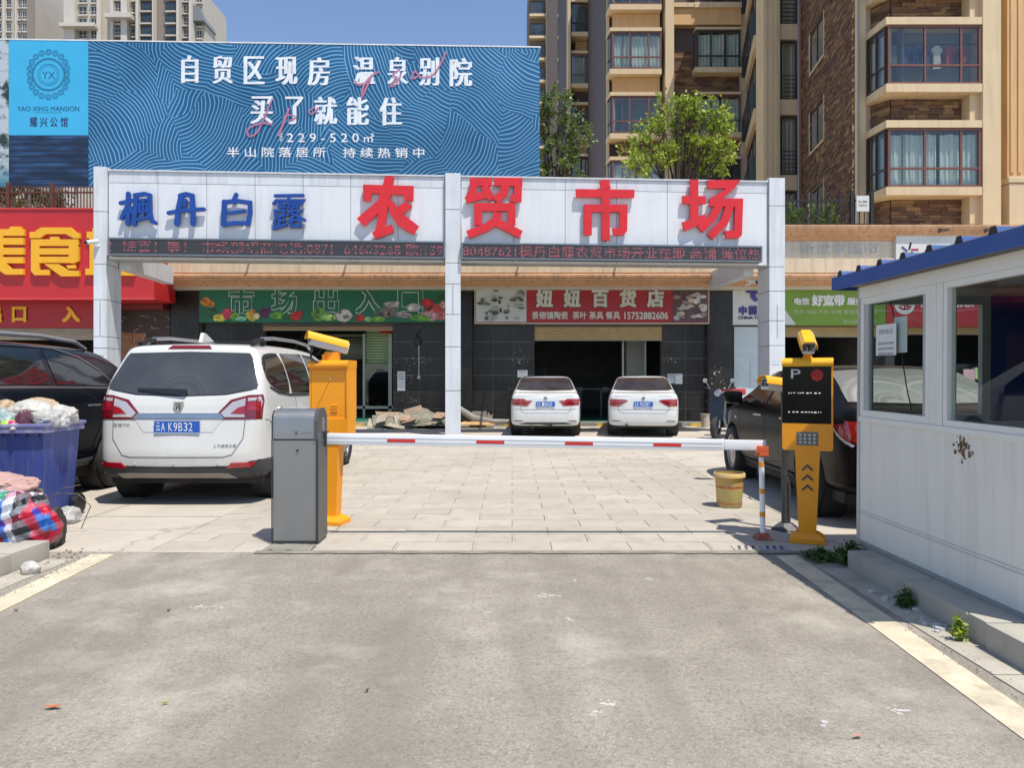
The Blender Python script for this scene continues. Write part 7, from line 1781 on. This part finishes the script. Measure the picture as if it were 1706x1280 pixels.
g = MB(); o = tag(link("bin_stool", MB().box(FX(1535, 20), FX(1560, 20), 19.9, 20.2, .09, .7).mesh("bin_stool", M("pale_bag", (.5, .5, .48), .6, var=.2))), "pale stacked sacks in front of the lottery shop opening", "sacks")
o.name = "stacked_sacks"
o = thing("hanging_sign", "narrow dark vertical sign with a pale character beside the lottery shop", "sign", (FX(1645, 20.2), 20.2, 1.2))
part("board", MB().box(-.16, .16, 0, .05, -.3, 1.25), M("board_dark", (.02, .02, .035), .4), o); part("character", text("体", -.09, .09, .95, 1.15, -.004), whitel, o); part("character", text("育", -.09, .09, .65, .85, -.004), whitel, o)
# ------------------------------------------------------------------ scooter
SX, SY = FX(1207, 16.2), 16.2
s_ = thing("scooter", "black scooter with handlebar and a load of coloured bags parked beside the saloon's nose", "scooter", (SX, SY, 0), math.radians(-35))
blkp = M("scooter_black", (.010, .010, .011), .25, coat=.6)
g = MB()
for y, nm in ((-.55, 'f'), (.62, 'r')):
    part("wheel", MB().lathe([(.13, -.05), (.21, -.05), (.24, -.02), (.24, .02), (.21, .05), (.13, .05)], 24, 'x', (0, y, .24)).lathe([(0, -.03), (.13, -.03), (.13, .03), (0, .03)], 16, 'x', (0, y, .24)), rubber, s_, True)
part("front_shield", MB().prism([(-.52, .42), (-.40, .98), (-.33, 1.0), (-.30, .9), (-.38, .45), (-.30, .32), (.15, .30), (.15, .24), (-.36, .24)], -.15, .15, 'x'), blkp, s_)
part("rear_body", MB().prism([(.12, .26), (.15, .62), (.30, .74), (.85, .76), (.95, .66), (.80, .44), (.40, .30)], -.13, .13, 'x'), blkp, s_); part("seat", MB().box(-.13, .13, .18, .80, .74, .82, ch=.03), camb, s_, 30)
part("handlebar", MB().tube([(-.34, -.28, 1.10), (-.12, -.36, 1.05), (.12, -.36, 1.05), (.34, -.28, 1.10)], .018, 8), camb, s_, True)
for x in (-1, 1):
    part("mirror", MB().tube([(x*.2, -.34, 1.07), (x*.28, -.36, 1.22)], .007, 6).lathe([(0, -.372), (.05, -.368), (.05, -.355), (0, -.35)], 14, 'y', (x*.30, 0, 1.25)), chrome, s_)
part("headlamp", MB().lathe([(0, -.47), (.07, -.45), (.09, -.36), (0, -.34)], 16, 'y', (0, 0, .98)), alloy, s_, True)
part("fork", MB().tube([(-.07, -.55, .24), (-.07, -.42, .7)], .018).tube([(.07, -.55, .24), (.07, -.42, .7)], .018), alloy, s_)
lb = thing("luggage_bundle", "red, blue and white strapped bundle on the scooter's rack", "bundle", (SX+.28, SY+.4, .83), math.radians(-20))
part("bag", MB().box(-.28, .22, -.16, .18, 0, .16, ch=.05), M("bundle_blue", (.03, .12, .42), .5), lb, 30); part("bag", MB().box(-.22, .30, -.20, .10, .10, .24, ch=.04), M("bundle_red", (.5, .04, .05), .5), lb, 30)
for x in (-.15, .05, .18): part("cord", MB().tube([(x, -.21, .0), (x-.02, -.215, .15), (x, -.05, .26), (x+.02, .15, .2)], .010, 6), M("cord_%d" % int((x+1)*100), (.2+.3*(x > 0), .5, .3), .5), lb)
# ------------------------------------------------------------------ weeds, leaves, chips
def weed(label, x, y, z, r, h, n, seed, lm=lf_weed, s=.016):
    rr = random.Random(seed); g = MB(); st_ = MB(); o = thing("weed", label, "weed", (x, y, z), 0, "weeds along the booth kerb")
    for i in range(n):
        a = rr.uniform(0, 6.28); d = abs(rr.gauss(0, r*.6)); e = Vector((d*math.cos(a), d*math.sin(a)*.7, h*rr.uniform(.3, 1)*(1-d/(r*2.4))))
        b0 = Vector((d*.35*math.cos(a), d*.3*math.sin(a), 0)); st_.tube([b0, b0.lerp(e, .6)+Vector((0, 0, .01)), e], [.0022, .0016, .001], 4)
        for k in range(9): leaf(g, b0.lerp(e, rr.uniform(.35, 1.05))+Vector([rr.gauss(0, .008) for _ in range(3)]), s*rr.uniform(.6, 1.4), rr, rr.random())
    part("stems", st_, lm, o); part("leaves", g, lm, o)
weed("big dark weed clump at the booth corner behind the kerb's end", FX(1410, 5.2), 5.14, .0, .14, .17, 130, 1)
weed("straggly weeds trailing from the yellow machine's base to the booth corner", FX(1362, 5.3), 5.24, .0, .13, .09, 110, 2)
weed("dark round weed in the gutter at the first kerb joint", 2.20, 4.15, .0, .055, .12, 60, 3, s=.012)
weed("bright green sprig rising beside the kerb, nearest the camera", 2.185, 3.62, .0, .035, .16, 34, 4, lf_bright, .012)
def chips(name, label, lst, mat, cat="litter", smin=.008, smax=.03):
    g = MB(); rr = random.Random(len(lst)*3)
    for (x, y, z) in lst:
        s = rr.uniform(smin, smax); k0 = rr.random()*6; n = 6
        g.prism([(x+s*math.cos(k0+t)*rr.uniform(.6, 1), y+s*math.sin(k0+t)*rr.uniform(.5, .9)) for t in range(n)], z, z+s*.5, 'z')
    return solo(name, g, mat, label, cat)
chips("plaster_chips", "small white plaster chips in the shaded gutter beside the weeds", [(2.19+rnd.uniform(-.06, .06), 4.45-rnd.random()*.75, .002) for _ in range(26)], M("plaster", (.5, .5, .47), .8))["kind"] = "stuff"
chips("stone_chips", "grey stone crumbs along the kerb near the left sacks", [(-3.2+rnd.uniform(-.12, .12), 5.1+rnd.random()*.5, .002) for _ in range(30)], M("stone_crumb", (.25, .22, .18), .9), smin=.005, smax=.015)
def road_leaf(label, x, y, s, col, rz):
    g = MB(); pts = [(-1, 0), (-.5, .28), (.1, .36), (.6, .22), (1, 0), (.6, -.2), (.1, -.32), (-.5, -.25)]
    vs = [(a*s, b_*s, .008+.004*abs(b_)*3+.006*(a*a)) for a, b_ in pts]+[(0, 0, .004)]
    g.add(vs, [(i, (i+1) % 8, 8) for i in range(8)]); return solo("fallen_leaf", g, M("leaf_%d" % int(col[0]*1000), col, .7, var=.3, scale=30), label, "leaf", (x, y, -.003), (0, 0, rz), group="leaves fallen on the asphalt")
def R(px, py): y = GY(py); return FX(px, y), y
x, y = R(88, 1181); road_leaf("orange brown dead leaf on the asphalt near the picture's lower left corner", x, y, .035, (.38, .12, .04), .1)
x, y = R(275, 1174); road_leaf("small greenish yellow leaf on the asphalt", x, y, .016, (.30, .30, .06), .5)
x, y = R(281, 1019); road_leaf("tiny dark leaf on the asphalt near the white scuff", x, y, .016, (.07, .05, .03), .9)
x, y = R(27, 1019); road_leaf("small brown leaf beside the cream edge line", x, y, .018, (.12, .07, .05), .4)
x, y = R(612, 1153); road_leaf("dark curled leaf on the asphalt in mid lane", x, y, .014, (.06, .05, .04), 1.2)
x, y = R(1429, 1230); road_leaf("faded pink brown leaf at the lower right of the lane", x, y, .022, (.40, .22, .15), .2)
# grit gathered along the kerbs and the paving edge
g = MB(); rr = random.Random(61)
for i in range(620):
    k = i % 3
    if k == 0: x, y = 2.10+rr.random()**2*.0+rr.uniform(-.10, .13), rr.uniform(2.2, 5.0)
    elif k == 1: x, y = rr.uniform(-3.3, -2.95), rr.uniform(4.2, 5.5)
    else: x, y = rr.uniform(-3.0, 2.2), EDGE-.06-abs(rr.gauss(0, .05))
    s = rr.uniform(.0015, .006); q0 = rr.random()*6
    g.add([(x+s*math.cos(q0+t*2.1), y+s*math.sin(q0+t*2.1), .001) for t in range(3)]+[(x, y, .001+s*1.2)], [(0, 1, 3), (1, 2, 3), (2, 0, 3)])
tag(link("grit", g.mesh("grit", M("grit_stone", (.20, .18, .15), .9, var=.4, scale=20))), kind='stuff')
# whitish scuffs of dried cement on the asphalt
g = MB(); rr = random.Random(23)
for px, py, n, sx_ in ((340, 1011, 16, .10), (905, 992, 16, .05), (925, 993, 8, .05), (950, 1032, 7, .03), (1010, 1172, 14, .035), (990, 1187, 9, .03), (1497, 1183, 16, .035), (810, 1021, 6, .03), (1082, 965, 5, .02), (1350, 1000, 5, .02), (957, 967, 5, .03), (1373, 1204, 5, .03)):
    x0, y0 = R(px, py)
    for i in range(n):
        x, y = x0+rr.gauss(0, sx_*.5), y0+rr.gauss(0, .018); s = rr.uniform(.003, .013); k0 = rr.random()*6
        g.prism([(x+s*1.4*math.cos(k0+t)*rr.uniform(.5, 1), y+s*math.sin(k0+t)*rr.uniform(.5, 1)) for t in range(6)], -.0045, -.0025+rr.uniform(0, .0006), 'z')
tag(link("cement_scuffs", g.mesh("cement_scuffs", M("scuff", (.46, .44, .41), .9, var=.2, scale=30))), kind='stuff')
